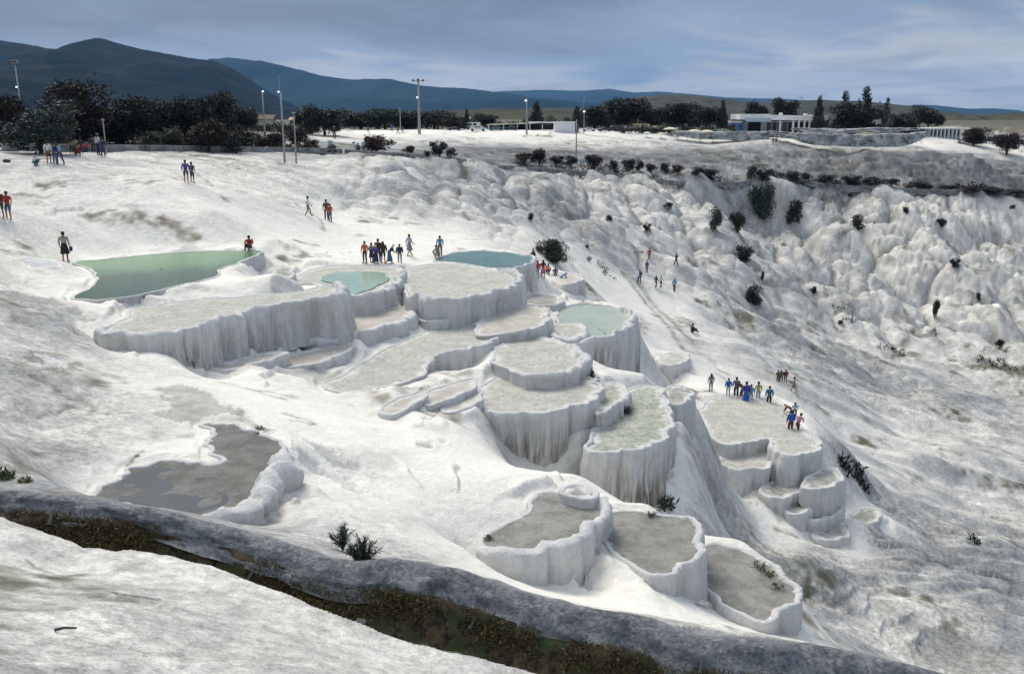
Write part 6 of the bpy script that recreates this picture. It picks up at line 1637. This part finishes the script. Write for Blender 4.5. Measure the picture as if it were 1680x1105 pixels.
# a dark stone and a stick, lying loose
def rock(u, v, dist, wpx, hpx, mat, label, seed, nm='loose_stone', onlvl=None):
    x, y, z = drop_to(u, v, dist); k = y / F
    bm = bmesh.new(); bmesh.ops.create_icosphere(bm, subdivisions=3, radius=1.0)
    rs = np.random.RandomState(seed); off = rs.uniform(0, 50)
    for vv in bm.verts:
        n_ = float(fbm(np.array([vv.co.x * 1.3 + off]), np.array([vv.co.y * 1.3 + vv.co.z * 1.7]), 3, seed)[0])
        vv.co *= 1 + .35 * n_
        vv.co = Vector((vv.co.x * wpx * k / 2, vv.co.y * wpx * k / 2.6, vv.co.z * hpx * k / 2))
    o = bm_obj(nm, bm, mat, None, True); o.location = (x, y, z + hpx * k * .25); o.rotation_euler[2] = rs.uniform(0, 3)
    return tag(o, label, 'stone')
M['dark_rock'] = mat_plain('dark_rock', (.05, .048, .045), .9, .3, 2)
rock(11, 266, 66, 14, 6, M['dark_rock'], 'dark flat stone lying at the left edge near the tree', 3)
rock(225, 749, 24, 9, 5, M['trav'] if False else M['grey_conc'], 'pale stone lying in the dark puddle', 5)
rock(963, 406, 120, 8, 6, M['dark_rock'], 'single dark stone on the cushion slope', 6)
for (u0, v0, u1, v1, lab) in ((770,1032,783,1000,'short dark stick leaning on the crusted channel bank'), (404,955,420,925,'dark branch leaning on the channel bank at the left of centre'), (1148,1105,1152,1075,'dark stub sticking up from the channel bank at the right'), (80,862,84,838,'dead twig standing on the left end of the channel')):
    # foot on the mossy side, head against the bank
    i = int(np.argmin([abs(840 + F * p[0] / (p[1] * CP + (CAM_Z - p[2]) * SP) - u0) for p in cr]))
    f0 = cr[i] + np.array([Nn[i, 0] * .75, Nn[i, 1] * .75, -.80]); dpt = f0[1]
    hd_ = at_d(u1, v1, dpt + .30); ft = at_d(u0, v0, dpt)
    bm = bmesh.new(); trunk_mesh(bm, [(0, 0, 0), tuple((np.array(hd_) - ft) * .5 + np.array([.02, 0, 0])), tuple(np.array(hd_) - ft)], .045, .025, 6)
    o = bm_obj('stick', bm, M['wood'] if False else M['dark_rock'], None); o.location = ft; tag(o, lab, 'stick')
bm = bmesh.new(); trunk_mesh(bm, [(0, 0, .02), (.10, .03, .03), (.24, .04, .02)], .02, .012, 6)
o = bm_obj('stick', bm, M['dark_rock'], None); o.location = tuple(np.array(drop_to(90, 1036, 9))); tag(o, 'small dark stick lying flat on the near white rock', 'stick')
# ------------------------------------------------------------------ people: skinned bodies and clothes, one set of meshes per pose
DG = None
def skin_mesh(name, chains, sub=1, root=0):
    """chains: list of lists of (point, radius); joined by welding equal points"""
    verts = []; radii = []; edges = []; idx = {}
    for ch in chains:
        prev = None
        for p, r in ch:
            key = tuple(round(c, 4) for c in p)
            if key not in idx:
                idx[key] = len(verts); verts.append(p); radii.append(r)
            i = idx[key]
            if prev is not None and prev != i: edges.append((prev, i))
            prev = i
    me = bpy.data.meshes.new(name); me.from_pydata(verts, edges, [])
    o = bpy.data.objects.new(name, me); COL.objects.link(o)
    sk = o.modifiers.new('skin', 'SKIN'); sk.use_smooth_shade = True; sk.branch_smoothing = .4
    if not me.skin_vertices: me.skin_vertices.new()
    for i, v in enumerate(me.skin_vertices[0].data):
        r = radii[i]; v.radius = r if isinstance(r, tuple) else (r, r); v.use_root = (i == root)
    ss = o.modifiers.new('sub', 'SUBSURF'); ss.levels = sub; ss.render_levels = sub
    dg = bpy.context.evaluated_depsgraph_get(); dg.update()
    res = bpy.data.meshes.new_from_object(o.evaluated_get(dg))
    res.name = name
    bpy.data.objects.remove(o); bpy.data.meshes.remove(me)
    return res

def pose(kind):
    """joint positions for a figure 1.7 m tall facing +Y"""
    J = dict(pelvis=(0, 0, .92), waist=(0, 0, 1.06), chest=(0, .0, 1.28), neck=(0, 0, 1.45), head=(0, .02, 1.56), top=(0, .01, 1.67),
             ls=(-.19, 0, 1.39), rs=(.19, 0, 1.39), le=(-.26, -.02, 1.12), re=(.26, -.02, 1.12), lh=(-.25, .08, .88), rh=(.25, .08, .88),
             lk=(-.11, .03, .49), rk=(.11, .03, .49), lf=(-.12, -.02, .07), rf=(.12, -.02, .07), lt=(-.14, .16, .03), rt=(.14, .16, .03), lp=(-.10, 0, .90), rp=(.10, 0, .90))
    if kind == 'walk':
        J.update(lk=(-.10, .17, .50), lf=(-.11, .24, .08), lt=(-.12, .41, .05), rk=(.10, -.04, .49), rf=(.11, -.30, .12), rt=(.12, -.16, .03), le=(-.25, -.12, 1.13), lh=(-.22, -.10, .90), re=(.25, .04, 1.13), rh=(.22, .24, .95))
    if kind == 'crossed':       # forearms held in front
        J.update(le=(-.25, .02, 1.14), re=(.25, .02, 1.14), lh=(-.04, .24, 1.13), rh=(.06, .24, 1.16))
    if kind == 'bend':
        J.update(pelvis=(0, -.10, .88), lp=(-.10, -.10, .86), rp=(.10, -.10, .86), waist=(0, -.02, 1.02), chest=(0, .20, 1.16), neck=(0, .35, 1.22), head=(0, .45, 1.25), top=(0, .55, 1.27),
                 ls=(-.19, .30, 1.20), rs=(.19, .30, 1.20), le=(-.22, .40, .94), re=(.22, .40, .94), lh=(-.16, .50, .70), rh=(.16, .50, .70))
    if kind == 'crouch':
        J.update(pelvis=(0, -.12, .30), lp=(-.11, -.12, .29), rp=(.11, -.12, .29), waist=(0, -.08, .46), chest=(0, .03, .66), neck=(0, .09, .80), head=(0, .14, .90), top=(0, .16, 1.01),
                 ls=(-.19, .05, .75), rs=(.19, .05, .75), le=(-.26, .22, .54), re=(.26, .22, .54), lh=(-.10, .40, .48), rh=(.10, .40, .48),
                 lk=(-.16, .30, .46), rk=(.16, .30, .46), lf=(-.14, -.02, .07), rf=(.14, -.02, .07), lt=(-.15, .16, .03), rt=(.15, .16, .03))
    if kind == 'sit':
        J.update(pelvis=(0, 0, .14), lp=(-.11, .02, .14), rp=(.11, .02, .14), waist=(0, -.02, .30), chest=(0, .03, .52), neck=(0, .06, .68), head=(0, .09, .78), top=(0, .10, .89),
                 ls=(-.19, .04, .62), rs=(.19, .04, .62), le=(-.26, .16, .40), re=(.26, .16, .40), lh=(-.13, .36, .42), rh=(.13, .36, .42),
                 lk=(-.13, .42, .42), rk=(.13, .42, .42), lf=(-.12, .62, .07), rf=(.12, .62, .07), lt=(-.13, .80, .04), rt=(.13, .80, .04))
    if kind == 'lean':
        J.update(pelvis=(0, -.05, .90), lp=(-.10, -.05, .88), rp=(.10, -.05, .88), waist=(0, .03, 1.03), chest=(0, .15, 1.22), neck=(0, .24, 1.36), head=(0, .31, 1.45), top=(0, .36, 1.55),
                 ls=(-.19, .2, 1.31), rs=(.19, .2, 1.31), le=(-.25, .24, 1.04), re=(.25, .24, 1.04), lh=(-.15, .42, .92), rh=(.15, .42, .92), lk=(-.12, .18, .48), lf=(-.12, .14, .07), lt=(-.13, .31, .03), rk=(.12, -.12, .47), rf=(.12, -.42, .09), rt=(.12, -.27, .03))
    return J
mid = lambda a, b, t=.5: tuple(a[i] + (b[i] - a[i]) * t for i in range(3))
def add(a, b): return tuple(a[i] + b[i] for i in range(3))

def body_mesh(J):
    head2 = mid(J['head'], J['top'], .55)
    ch = [[(J['pelvis'], (.13, .10)), (J['waist'], (.125, .09)), (J['chest'], (.15, .105)), (J['neck'], .058), (J['head'], (.082, .098)), (head2, (.08, .09)), (J['top'], .05)],
          [(J['chest'], (.15, .105)), (J['ls'], .058), (mid(J['ls'], J['le']), .046), (J['le'], .040), (mid(J['le'], J['lh']), .036), (J['lh'], .026)],
          [(J['chest'], (.15, .105)), (J['rs'], .058), (mid(J['rs'], J['re']), .046), (J['re'], .040), (mid(J['re'], J['rh']), .036), (J['rh'], .026)],
          [(J['pelvis'], (.13, .10)), (J['lp'], .092), (mid(J['lp'], J['lk']), .075), (J['lk'], .055), (mid(J['lk'], J['lf'], .4), .055), (J['lf'], .038), (J['lt'], .030)],
          [(J['pelvis'], (.13, .10)), (J['rp'], .092), (mid(J['rp'], J['rk']), .075), (J['rk'], .055), (mid(J['rk'], J['rf'], .4), .055), (J['rf'], .038), (J['rt'], .030)]]
    me = skin_mesh('body', ch, 1)
    bm = bmesh.new(); bm.from_mesh(me)
    # face: nose, brow sockets, ears; palms and five fingers
    hd = Vector(J['head']); fw = Vector((0, 1, 0))
    def blob(c, s, seg=6): bmesh.ops.create_uvsphere(bm, u_segments=seg, v_segments=5, radius=1.0, matrix=Matrix.Translation(c) @ Matrix.Diagonal((*s, 1)))
    blob(hd + Vector((0, .095, .0)), (.014, .022, .022))
    for sx in (-1, 1):
        blob(hd + Vector((sx * .084, 0, .0)), (.010, .018, .030))
    for h, e_, sx in (('lh', 'le', -1), ('rh', 're', 1)):
        a = Vector(J[h]); d = (a - Vector(J[e_])).normalized(); side = Vector((0, 1, 0)) - d * d.y
        side.normalize()
        blob(a + d * .05, (.022, .040, .045))
        for i, (o, L0) in enumerate(((-.030, .055), (-.010, .070), (.012, .066), (.032, .052))):
            p0 = a + d * .08 + side * o; p1 = p0 + d * L0 * .55 + Vector((-sx * .006, 0, 0)); p2 = p1 + d * L0 * .4 + Vector((-sx * .016, 0, 0))
            trunk_mesh(bm, [tuple(p0), tuple(p1), tuple(p2)], .010, .007, 5)
        p0 = a + d * .04 + side * .035
        trunk_mesh(bm, [tuple(p0), tuple(p0 + side * .025 + d * .02), tuple(p0 + side * .03 + d * .05)], .011, .008, 5)
    bm.to_mesh(me); bm.free()
    for p in me.polygons: p.use_smooth = True
    return me
def top_mesh(J, loose=1.0, sleeve=1.0, hem=.0):
    L_ = lambda r: r * loose
    hemp = add(J['pelvis'], (0, 0, -.02 - hem)); hemp = hemp if hem == 0 else add(J['pelvis'], (0, 0, -hem))
    ch = [[(hemp, (L_(.170), L_(.135))), (J['waist'], (L_(.158), L_(.125))), (J['chest'], (L_(.185), L_(.135))), (mid(J['chest'], J['neck'], .75), (.10, .085))]]
    for s, e_, h in (('ls', 'le', 'lh'), ('rs', 're', 'rh')):
        if sleeve > .6: ch.append([(J['chest'], (L_(.185), L_(.135))), (J[s], L_(.078)), (mid(J[s], J[e_]), L_(.066)), (J[e_], L_(.060)), (mid(J[e_], J[h], .9 * sleeve), L_(.046))])
        else: ch.append([(J['chest'], (L_(.185), L_(.135))), (J[s], L_(.078)), (mid(J[s], J[e_], .8), L_(.068))])
    return skin_mesh('top', ch, 1)
def trousers_mesh(J, short=False):
    ch = [[(add(J['pelvis'], (0, 0, .09)), (.150, .115)), (J['pelvis'], (.155, .122))]]
    for p, k, f in (('lp', 'lk', 'lf'), ('rp', 'rk', 'rf')):
        c = [(J['pelvis'], (.155, .122)), (J[p], .105), (mid(J[p], J[k]), .090)]
        c += [(mid(J[p], J[k], .92), .082)] if short else [(J[k], .074), (mid(J[k], J[f], .5), .070), (mid(J[k], J[f], .93), .064)]
        ch.append(c)
    return skin_mesh('trousers', ch, 1)
def skirt_mesh(J, low=.45):
    bm = bmesh.new(); n_ = 20; rings = []
    p = Vector(J['pelvis']); k = (Vector(J['lk']) + Vector(J['rk'])) / 2
    for t, rx, ry in ((-.28, .135, .105), (0, .165, .13), (.35, .20, .17), (.7, .225, .20), (1.0, .25, .23)):
        c = p + Vector((0, (k.y - p.y) * t * .6, -(p.z - low) * t))
        rings.append([bm.verts.new((c.x + rx * (1 + .07 * math.sin(q * 5 * 2 * math.pi / n_) * max(t, 0)) * math.cos(q * 2 * math.pi / n_), c.y + ry * (1 + .07 * math.sin(q * 5 * 2 * math.pi / n_) * max(t, 0)) * math.sin(q * 2 * math.pi / n_), c.z)) for q in range(n_)])
    for i in range(len(rings) - 1):
        for q in range(n_): bm.faces.new((rings[i][q], rings[i][(q + 1) % n_], rings[i + 1][(q + 1) % n_], rings[i + 1][q]))
    bm.faces.new(rings[0])
    me = bpy.data.meshes.new('skirt'); bm.to_mesh(me); bm.free()
    for q in me.polygons: q.use_smooth = True
    return me
def hair_mesh(J, long=False):
    bm = bmesh.new(); h = Vector(J['head']); t = Vector(J['top']); ax = (t - h).normalized()
    c = h + ax * .055 - Vector((0, .018, 0))
    bmesh.ops.create_uvsphere(bm, u_segments=12, v_segments=8, radius=1, matrix=Matrix.Translation(c) @ Matrix.Diagonal((.097, .108, .088, 1)))
    if long: bmesh.ops.create_uvsphere(bm, u_segments=10, v_segments=8, radius=1, matrix=Matrix.Translation(h + Vector((0, -.075, -.09))) @ Matrix.Diagonal((.11, .06, .19, 1)))
    else: bmesh.ops.create_uvsphere(bm, u_segments=10, v_segments=6, radius=1, matrix=Matrix.Translation(h + Vector((0, -.05, .0))) @ Matrix.Diagonal((.088, .06, .07, 1)))
    me = bpy.data.meshes.new('hair'); bm.to_mesh(me); bm.free()
    for q in me.polygons: q.use_smooth = True
    return me
def hat_mesh(J):
    bm = bmesh.new(); h = Vector(J['head']); t = Vector(J['top'])
    c = h + (t - h) * .7
    bmesh.ops.create_uvsphere(bm, u_segments=12, v_segments=8, radius=1, matrix=Matrix.Translation(c) @ Matrix.Diagonal((.10, .11, .085, 1)))
    bmesh.ops.create_cone(bm, cap_ends=True, segments=14, radius1=.155, radius2=.13, depth=.015, matrix=Matrix.Translation(c - Vector((0, -.02, .02))))
    me = bpy.data.meshes.new('hat'); bm.to_mesh(me); bm.free(); return me
def shoe_mesh(J, f, t):
    bm = bmesh.new()
    if 1:
        a, b = Vector(J[f]), Vector(J[t]); c = (a + b) / 2; c.z = min(a.z, b.z) + .012
        bmesh.ops.create_uvsphere(bm, u_segments=10, v_segments=6, radius=1, matrix=Matrix.Translation(c) @ Matrix.Diagonal((.052, .145, .050, 1)))
    me = bpy.data.meshes.new('shoe'); bm.to_mesh(me); bm.free()
    for q in me.polygons: q.use_smooth = True
    return me
PM = {}
def pm(kind, what, fn):
    if (kind, what) not in PM: PM[(kind, what)] = fn(pose(kind))
    return PM[(kind, what)]
CLOTH = {}
def cloth(c):
    if c not in CLOTH:
        n = NT('cloth_%d' % len(CLOTH)); n.m.name = 'cloth'
        f = n.ramp(n.noise(9.0, 4, .6, vec=n.tc.outputs['Object']), .3, .7, .75, 1.2)
        CLOTH[c] = n.set(n.mix(1.0, c, f, 'MULTIPLY'), .85)
    return CLOTH[c]
NAVY=(.025,.035,.10); BLUE=(.03,.10,.38); SKY=(.10,.30,.50); TEAL=(.02,.14,.20); RED=(.40,.035,.025); DRED=(.16,.025,.02); ORANGE=(.52,.13,.03); WHITE=(.62,.63,.64); GREY=(.22,.22,.22); BEIGE=(.34,.32,.26)
BLACK=(.014,.013,.014); BROWN=(.055,.035,.022); OLIVE=(.07,.07,.03); YELLOW=(.50,.46,.18); PINK=(.45,.17,.27); PURPLE=(.13,.05,.20); JEANS=(.07,.13,.22); PALEBL=(.32,.42,.50); MAROON=(.10,.02,.03); KHAKI=(.25,.20,.12); VIOLET=(.05,.05,.24)
SKIN=(.30,.155,.10); DSKIN=(.20,.10,.06); HAIR=(.012,.009,.008)
def person(u, v, dist, hpx, ps, face, topc, botc, label, bottom='trousers', hair='short', sleeve=1.0, loose=1.0, extra=None, hem=.0, onlvl=None, grp=None, skin=SKIN, hatc=None):
    if onlvl is None: x, y, z = drop_to(u, v, dist)
    else: x, y, z = at_h(u, v, onlvl)
    ref = {'crouch': 1.0, 'sit': .9, 'bend': 1.36, 'lean': 1.6}.get(ps, 1.70)
    k = math.sqrt(x * x + y * y + (CAM_Z - z) ** 2) / F
    H_ = hpx * k * (y / math.hypot(x, y)) * 1.03
    sc_ = H_ / ref
    e = empty('person', (x, y, z - .02), face, label, 'person', grp); e.scale = (max(.9, sc_) if sc_ < .9 else sc_,) * 2 + (sc_,)
    def piece(nm, me, c):
        o = bpy.data.objects.new(nm, me)
        if not me.materials: me.materials.append(None)
        link(o, e); o.material_slots[0].link = 'OBJECT'; o.material_slots[0].material = cloth(c); return o
    piece('body', pm(ps, 'body', body_mesh), skin)
    piece('jacket' if sleeve > .6 else 'shirt', pm(ps, ('top', loose, sleeve, hem), lambda J: top_mesh(J, loose, sleeve, hem)), topc)
    if bottom == 'skirt': piece('skirt', pm(ps, 'skirt', skirt_mesh), botc)
    elif bottom == 'longskirt': piece('skirt', pm(ps, 'lskirt', lambda J: skirt_mesh(J, .2)), botc)
    elif bottom == 'shorts': piece('shorts', pm(ps, 'shorts', lambda J: trousers_mesh(J, True)), botc)
    else: piece('trousers', pm(ps, 'trousers', trousers_mesh), botc)
    if hair == 'hat': piece('hat', pm(ps, 'hat', hat_mesh), hatc or WHITE)
    piece('hair', pm(ps, ('hair', hair == 'long'), lambda J: hair_mesh(J, hair == 'long')), HAIR if hair != 'scarf' else WHITE)
    for f, t in (('lf', 'lt'), ('rf', 'rt')): piece('shoe', pm(ps, 'shoe' + f, lambda J: shoe_mesh(J, f, t)), BLACK if bottom == 'trousers' else skin)
    if extra:
        nm, c, side = extra
        b = bpy.data.objects.new(nm, BAG); link(b, e); b.location = (side * .33, .05, .70 if ps not in ('crouch', 'sit') else .2); b.material_slots[0].link = 'OBJECT'; b.material_slots[0].material = cloth(c)
    return e
bm = bmesh.new()
bmesh.ops.create_cube(bm, size=1.0, matrix=Matrix.Diagonal((.12, .30, .26, 1))); bmesh.ops.bevel(bm, geom=bm.edges[:], offset=.03, segments=2, affect='EDGES')
trunk_mesh(bm, [(0, -.10, .12), (0, -.05, .26), (0, .05, .26), (0, .10, .12)], .012, .012, 5)
BAG = bpy.data.meshes.new('bag'); bm.to_mesh(BAG); bm.free(); BAG.materials.append(None)
PI = math.pi
AW = 0.0      # facing away from the viewer (+Y)
person(108, 429, 55, 48, 'stand', .2, BEIGE, BLACK, 'woman in a grey beige jacket and black skirt carrying a bag above the green pool', 'skirt', extra=('bag', (.03,.04,.07), 1))
person(15, 360, 56, 45, 'stand', PI, RED, JEANS, 'person in a red shirt and blue shorts near the left edge', 'shorts', sleeve=.4)
person(3, 358, 59, 45, 'stand', PI, DRED, BROWN, 'person in a dark red top and dark shorts cut by the left edge', 'shorts', sleeve=.4)
G1 = None
person(306, 299, 75, 35, 'stand', .3, VIOLET, NAVY, 'person in a blue violet jacket and dark shorts, left of the strolling pair', 'shorts')
person(316, 300, 75, 33, 'stand', -.3, PURPLE, (.05,.05,.09), 'person in a purple shirt and dark shorts, right of the strolling pair', 'shorts', sleeve=.4)
person(506, 355, 84, 32, 'walk', -1.3, WHITE, GREY, 'person in a white shirt walking below the grey flutes', 'shorts')
person(536, 361, 84, 32, 'stand', .5, BROWN, BLACK, 'person in dark clothes just behind the red shirted one on the upper slope')
person(542, 364, 84, 29, 'stand', .8, RED, JEANS, 'person in a red shirt and blue jeans on the upper slope', sleeve=.4)
person(410, 411, 62, 22, 'sit', PI, RED, BROWN, 'person in a red shirt sitting at the tip of the green pool')
person(599, 432, 74, 35, 'stand', PI * .9, ORANGE, BLACK, 'person in an orange jacket at the left end of the big group')
person(610, 431, 74, 32, 'stand', -.6, GREY, NAVY, 'person in a grey top second from the left of the big group', 'skirt')
person(617, 432, 73, 30, 'stand', .4, VIOLET, NAVY, 'short woman with a pale headscarf in the big group', 'longskirt', 'scarf')
person(621, 429, 76, 37, 'stand', 0, BLACK, BLACK, 'tallest dark figure at the back of the big group')
person(629, 432, 73, 35, 'stand', .2, BROWN, BROWN, 'person in a long dark brown coat with bare legs in the big group', 'shorts', 'long', loose=1.25, hem=.15)
person(640, 432, 73, 31, 'lean', -1.2, NAVY, TEAL, 'person in a navy jacket with a pale scarf leaning right in the big group', 'longskirt', 'scarf')
person(656, 431, 73, 30, 'stand', 0, NAVY, GREY, 'person in a wide blue jacket at the right end of the big group', loose=1.3, hem=.1)
person(672, 420, 75, 35, 'walk', -.8, PALEBL, GREY, 'person in a pale blue shirt and grey skirt walking right of the big group', 'skirt')
person(722, 420, 77, 33, 'stand', .1, SKY, MAROON, 'person in a blue jacket standing by the corner of the blue green pool')
person(718, 425, 75, 21, 'crouch', .9, GREY, BEIGE, 'person in pale grey crouching by the corner of the blue green pool')
person(882, 457, 88, 28, 'stand', PI * .8, RED, PALEBL, 'person in a red jacket and pale trousers below the round bush')
person(891, 458, 88, 30, 'stand', .2, DRED, PINK, 'person in dark clothes beside the red jacket below the round bush', 'skirt', 'long')
person(898, 449, 90, 16, 'crouch', -.9, ORANGE, NAVY, 'person in orange crouching under the round bush')
person(911, 459, 88, 21, 'stand', 0, NAVY, BROWN, 'small person in dark blue right of the round bush path', 'shorts')
person(922, 466, 86, 18, 'bend', -1.2, SKY, BROWN, 'person in light blue bending at the edge below the round bush')
person(876, 423, 92, 14, 'crouch', 1.0, BLACK, BLACK, 'dark figure crouching at the left of the round bush')
person(1065, 427, 127, 19, 'stand', 0, RED, DRED, 'person in red, topmost on the path across the cushion slope')
person(1061, 448, 124, 20, 'stand', .4, VIOLET, PURPLE, 'person in violet blue, below the red one on the path')
person(1109, 437, 125, 20, 'walk', .6, BLACK, BLACK, 'lone person in black standing on a cushion right of the path')
person(1076, 472, 116, 20, 'walk', -.8, BROWN, BROWN, 'person in a brown coat beside the white shirted walker')
person(1084, 472, 116, 19, 'walk', -.8, WHITE, BLACK, 'walker with a white shirt and black trousers on the path')
person(1106, 479, 114, 22, 'walk', -.4, SKY, BROWN, 'walker in a bright light blue jacket, right on the path')
person(1049, 466, 116, 22, 'stand', 0, NAVY, NAVY, 'dark blue figure standing behind the floodlight post', loose=1.2)
person(1135, 546, 104, 15, 'sit', -1.0, BLACK, BLACK, 'dark figure sitting alone on the white slope')
T = 'tourists on the lower terrace'
person(1166, 642, 71, 30, 'stand', .2, GREY, (.12,.14,.14), 'person with long dark hair and grey hooded jacket at the left of the lower terrace', hair='long', loose=1.1, grp=T)
person(1194, 654, 70, 31, 'stand', .1, BLUE, PALEBL, 'person in a blue jacket and pale trousers, second from the left on the lower terrace', loose=1.15, grp=T)
person(1207, 655, 70, 36, 'stand', -.2, (.10,.09,.16), BLACK, 'tall person in a grey violet jacket, third from the left on the lower terrace', grp=T)
person(1216, 655, 71, 26, 'bend', .8, DRED, BROWN, 'person in rusty red half hidden behind the violet jacket', grp=T)
person(1223, 665, 68, 40, 'stand', .3, VIOLET, BLUE, 'person in a violet blue jacket and blue skirt in the middle of the terrace group', 'longskirt', loose=1.2, grp=T)
person(1231, 663, 68, 33, 'stand', -.3, SKY, PALEBL, 'person in a turquoise jacket touching the violet one', loose=1.1, grp=T)
person(1243, 660, 69, 35, 'stand', .1, YELLOW, PALEBL, 'person in a yellow top and pale jeans on the lower terrace', grp=T)
person(1261, 668, 68, 36, 'stand', -.1, TEAL, BLACK, 'person in a teal jacket and black trousers at the right of the terrace group', loose=1.1, grp=T)
person(1276, 627, 76, 20, 'stand', .3, OLIVE, OLIVE, 'small olive coated figure, left of the far trio', grp=T)
person(1281, 627, 76, 20, 'stand', -.3, (.04,.05,.03), BLACK, 'dark olive figure in the middle of the far trio', grp=T)
person(1288, 628, 76, 21, 'stand', 0, MAROON, BROWN, 'maroon coated figure at the right of the far trio', loose=1.2, grp=T)
person(1302, 643, 72, 26, 'walk', 1.2, GREY, DSKIN, 'person in a grey shirt and shorts walking off at the terrace edge', 'shorts', sleeve=.4, grp=T)
person(1296, 713, 63, 41, 'stand', .2, BLUE, MAROON, 'person in a bright blue jacket nearest on the lower terrace edge', loose=1.2, grp=T)
person(1308, 713, 63, 35, 'lean', -.9, PINK, MAROON, 'person in a pink jacket leaning right beside the bright blue one', grp=T)
person(1303, 688, 66, 26, 'stand', 0, PALEBL, NAVY, 'person in pale blue behind the bright blue and pink pair', grp=T)
person(1296, 685, 66, 21, 'bend', .9, DRED, BLACK, 'dark red figure stooping behind the bright blue jacket', grp=T)
U = 'people around the grey green tree'
person(58, 272, 73, 20, 'crouch', -.6, WHITE, (.04,.10,.09), 'person in a white shirt crouching left of the tree group', grp=U)
person(81, 269, 73, 36, 'stand', .1, WHITE, DSKIN, 'person in a loose white shirt with dark bag under the tree', 'shorts', grp=U, extra=('bag', (.03,.03,.05), .2))
person(91, 269, 73, 34, 'stand', -.2, NAVY, JEANS, 'person in dark blue behind the leaning one', grp=U)
person(99, 270, 73, 33, 'lean', .9, SKY, NAVY, 'person in a turquoise top leaning with one leg back under the tree', grp=U)
person(125, 254, 87, 27, 'stand', 0, YELLOW, (.02,.05,.03), 'person in a yellow green top under the tree', grp=U)
person(128, 256, 87, 20, 'crouch', .3, DRED, DRED, 'dark red figure crouching under the tree', grp=U)
person(134, 252, 87, 24, 'stand', .5, NAVY, NAVY, 'person in navy right of the yellow green top', grp=U)
person(139, 250, 87, 17, 'crouch', -.5, RED, NAVY, 'small person in red squatting right of the navy one', grp=U)
person(154, 250, 87, 26, 'stand', .4, (.05,.04,.08), BLACK, 'dark clad person left of the green capped one', grp=U)
person(162, 254, 87, 33, 'stand', -.5, WHITE, NAVY, 'person with a green cap and white shirt by the short post', hair='hat', hatc=(.02,.25,.16), grp=U)
person(170, 257, 87, 30, 'stand', .5, NAVY, NAVY, 'person in blue beside the short post', grp=U)
person(118, 252, 87, 22, 'stand', .5, GREY, BLACK, 'grey figure half hidden by the tree trunk', grp=U)
V2 = 'strollers on the plateau edge'
person(549, 228, 175, 19, 'stand', .3, BLACK, BLACK, 'dark stroller with a white hat left of the wine coloured oleander', hair='hat', loose=1.2, grp=V2)
person(540, 220, 190, 12, 'stand', 0, VIOLET, NAVY, 'stroller in violet blue beyond the white hatted one', grp=V2)
person(604, 217, 215, 11, 'stand', 0, BLACK, BLACK, 'dark stroller above the wine coloured oleander', grp=V2)
person(643, 216, 225, 12, 'stand', 0, BLUE, NAVY, 'leftmost stroller in blue near the double headed pole', grp=V2)
person(653, 220, 215, 12, 'walk', 1.2, OLIVE, BROWN, 'stroller in olive left of the double headed pole', grp=V2)
person(661, 219, 215, 11, 'walk', 1.2, (.1,.1,.25), PURPLE, 'stroller in violet grey nearest the double headed pole', grp=V2)
person(588, 250, 140, 14, 'crouch', .5, BLACK, BLACK, 'dark figure squatting between the two pale blue boards', grp=V2)
person(1268, 238, 210, 11, 'stand', .3, RED, DSKIN, 'left one of two tiny figures on the white plateau edge', 'shorts', grp=V2)
person(1273, 238, 210, 11, 'stand', -.3, NAVY, DSKIN, 'right one of two tiny figures on the white plateau edge', 'shorts', grp=V2)
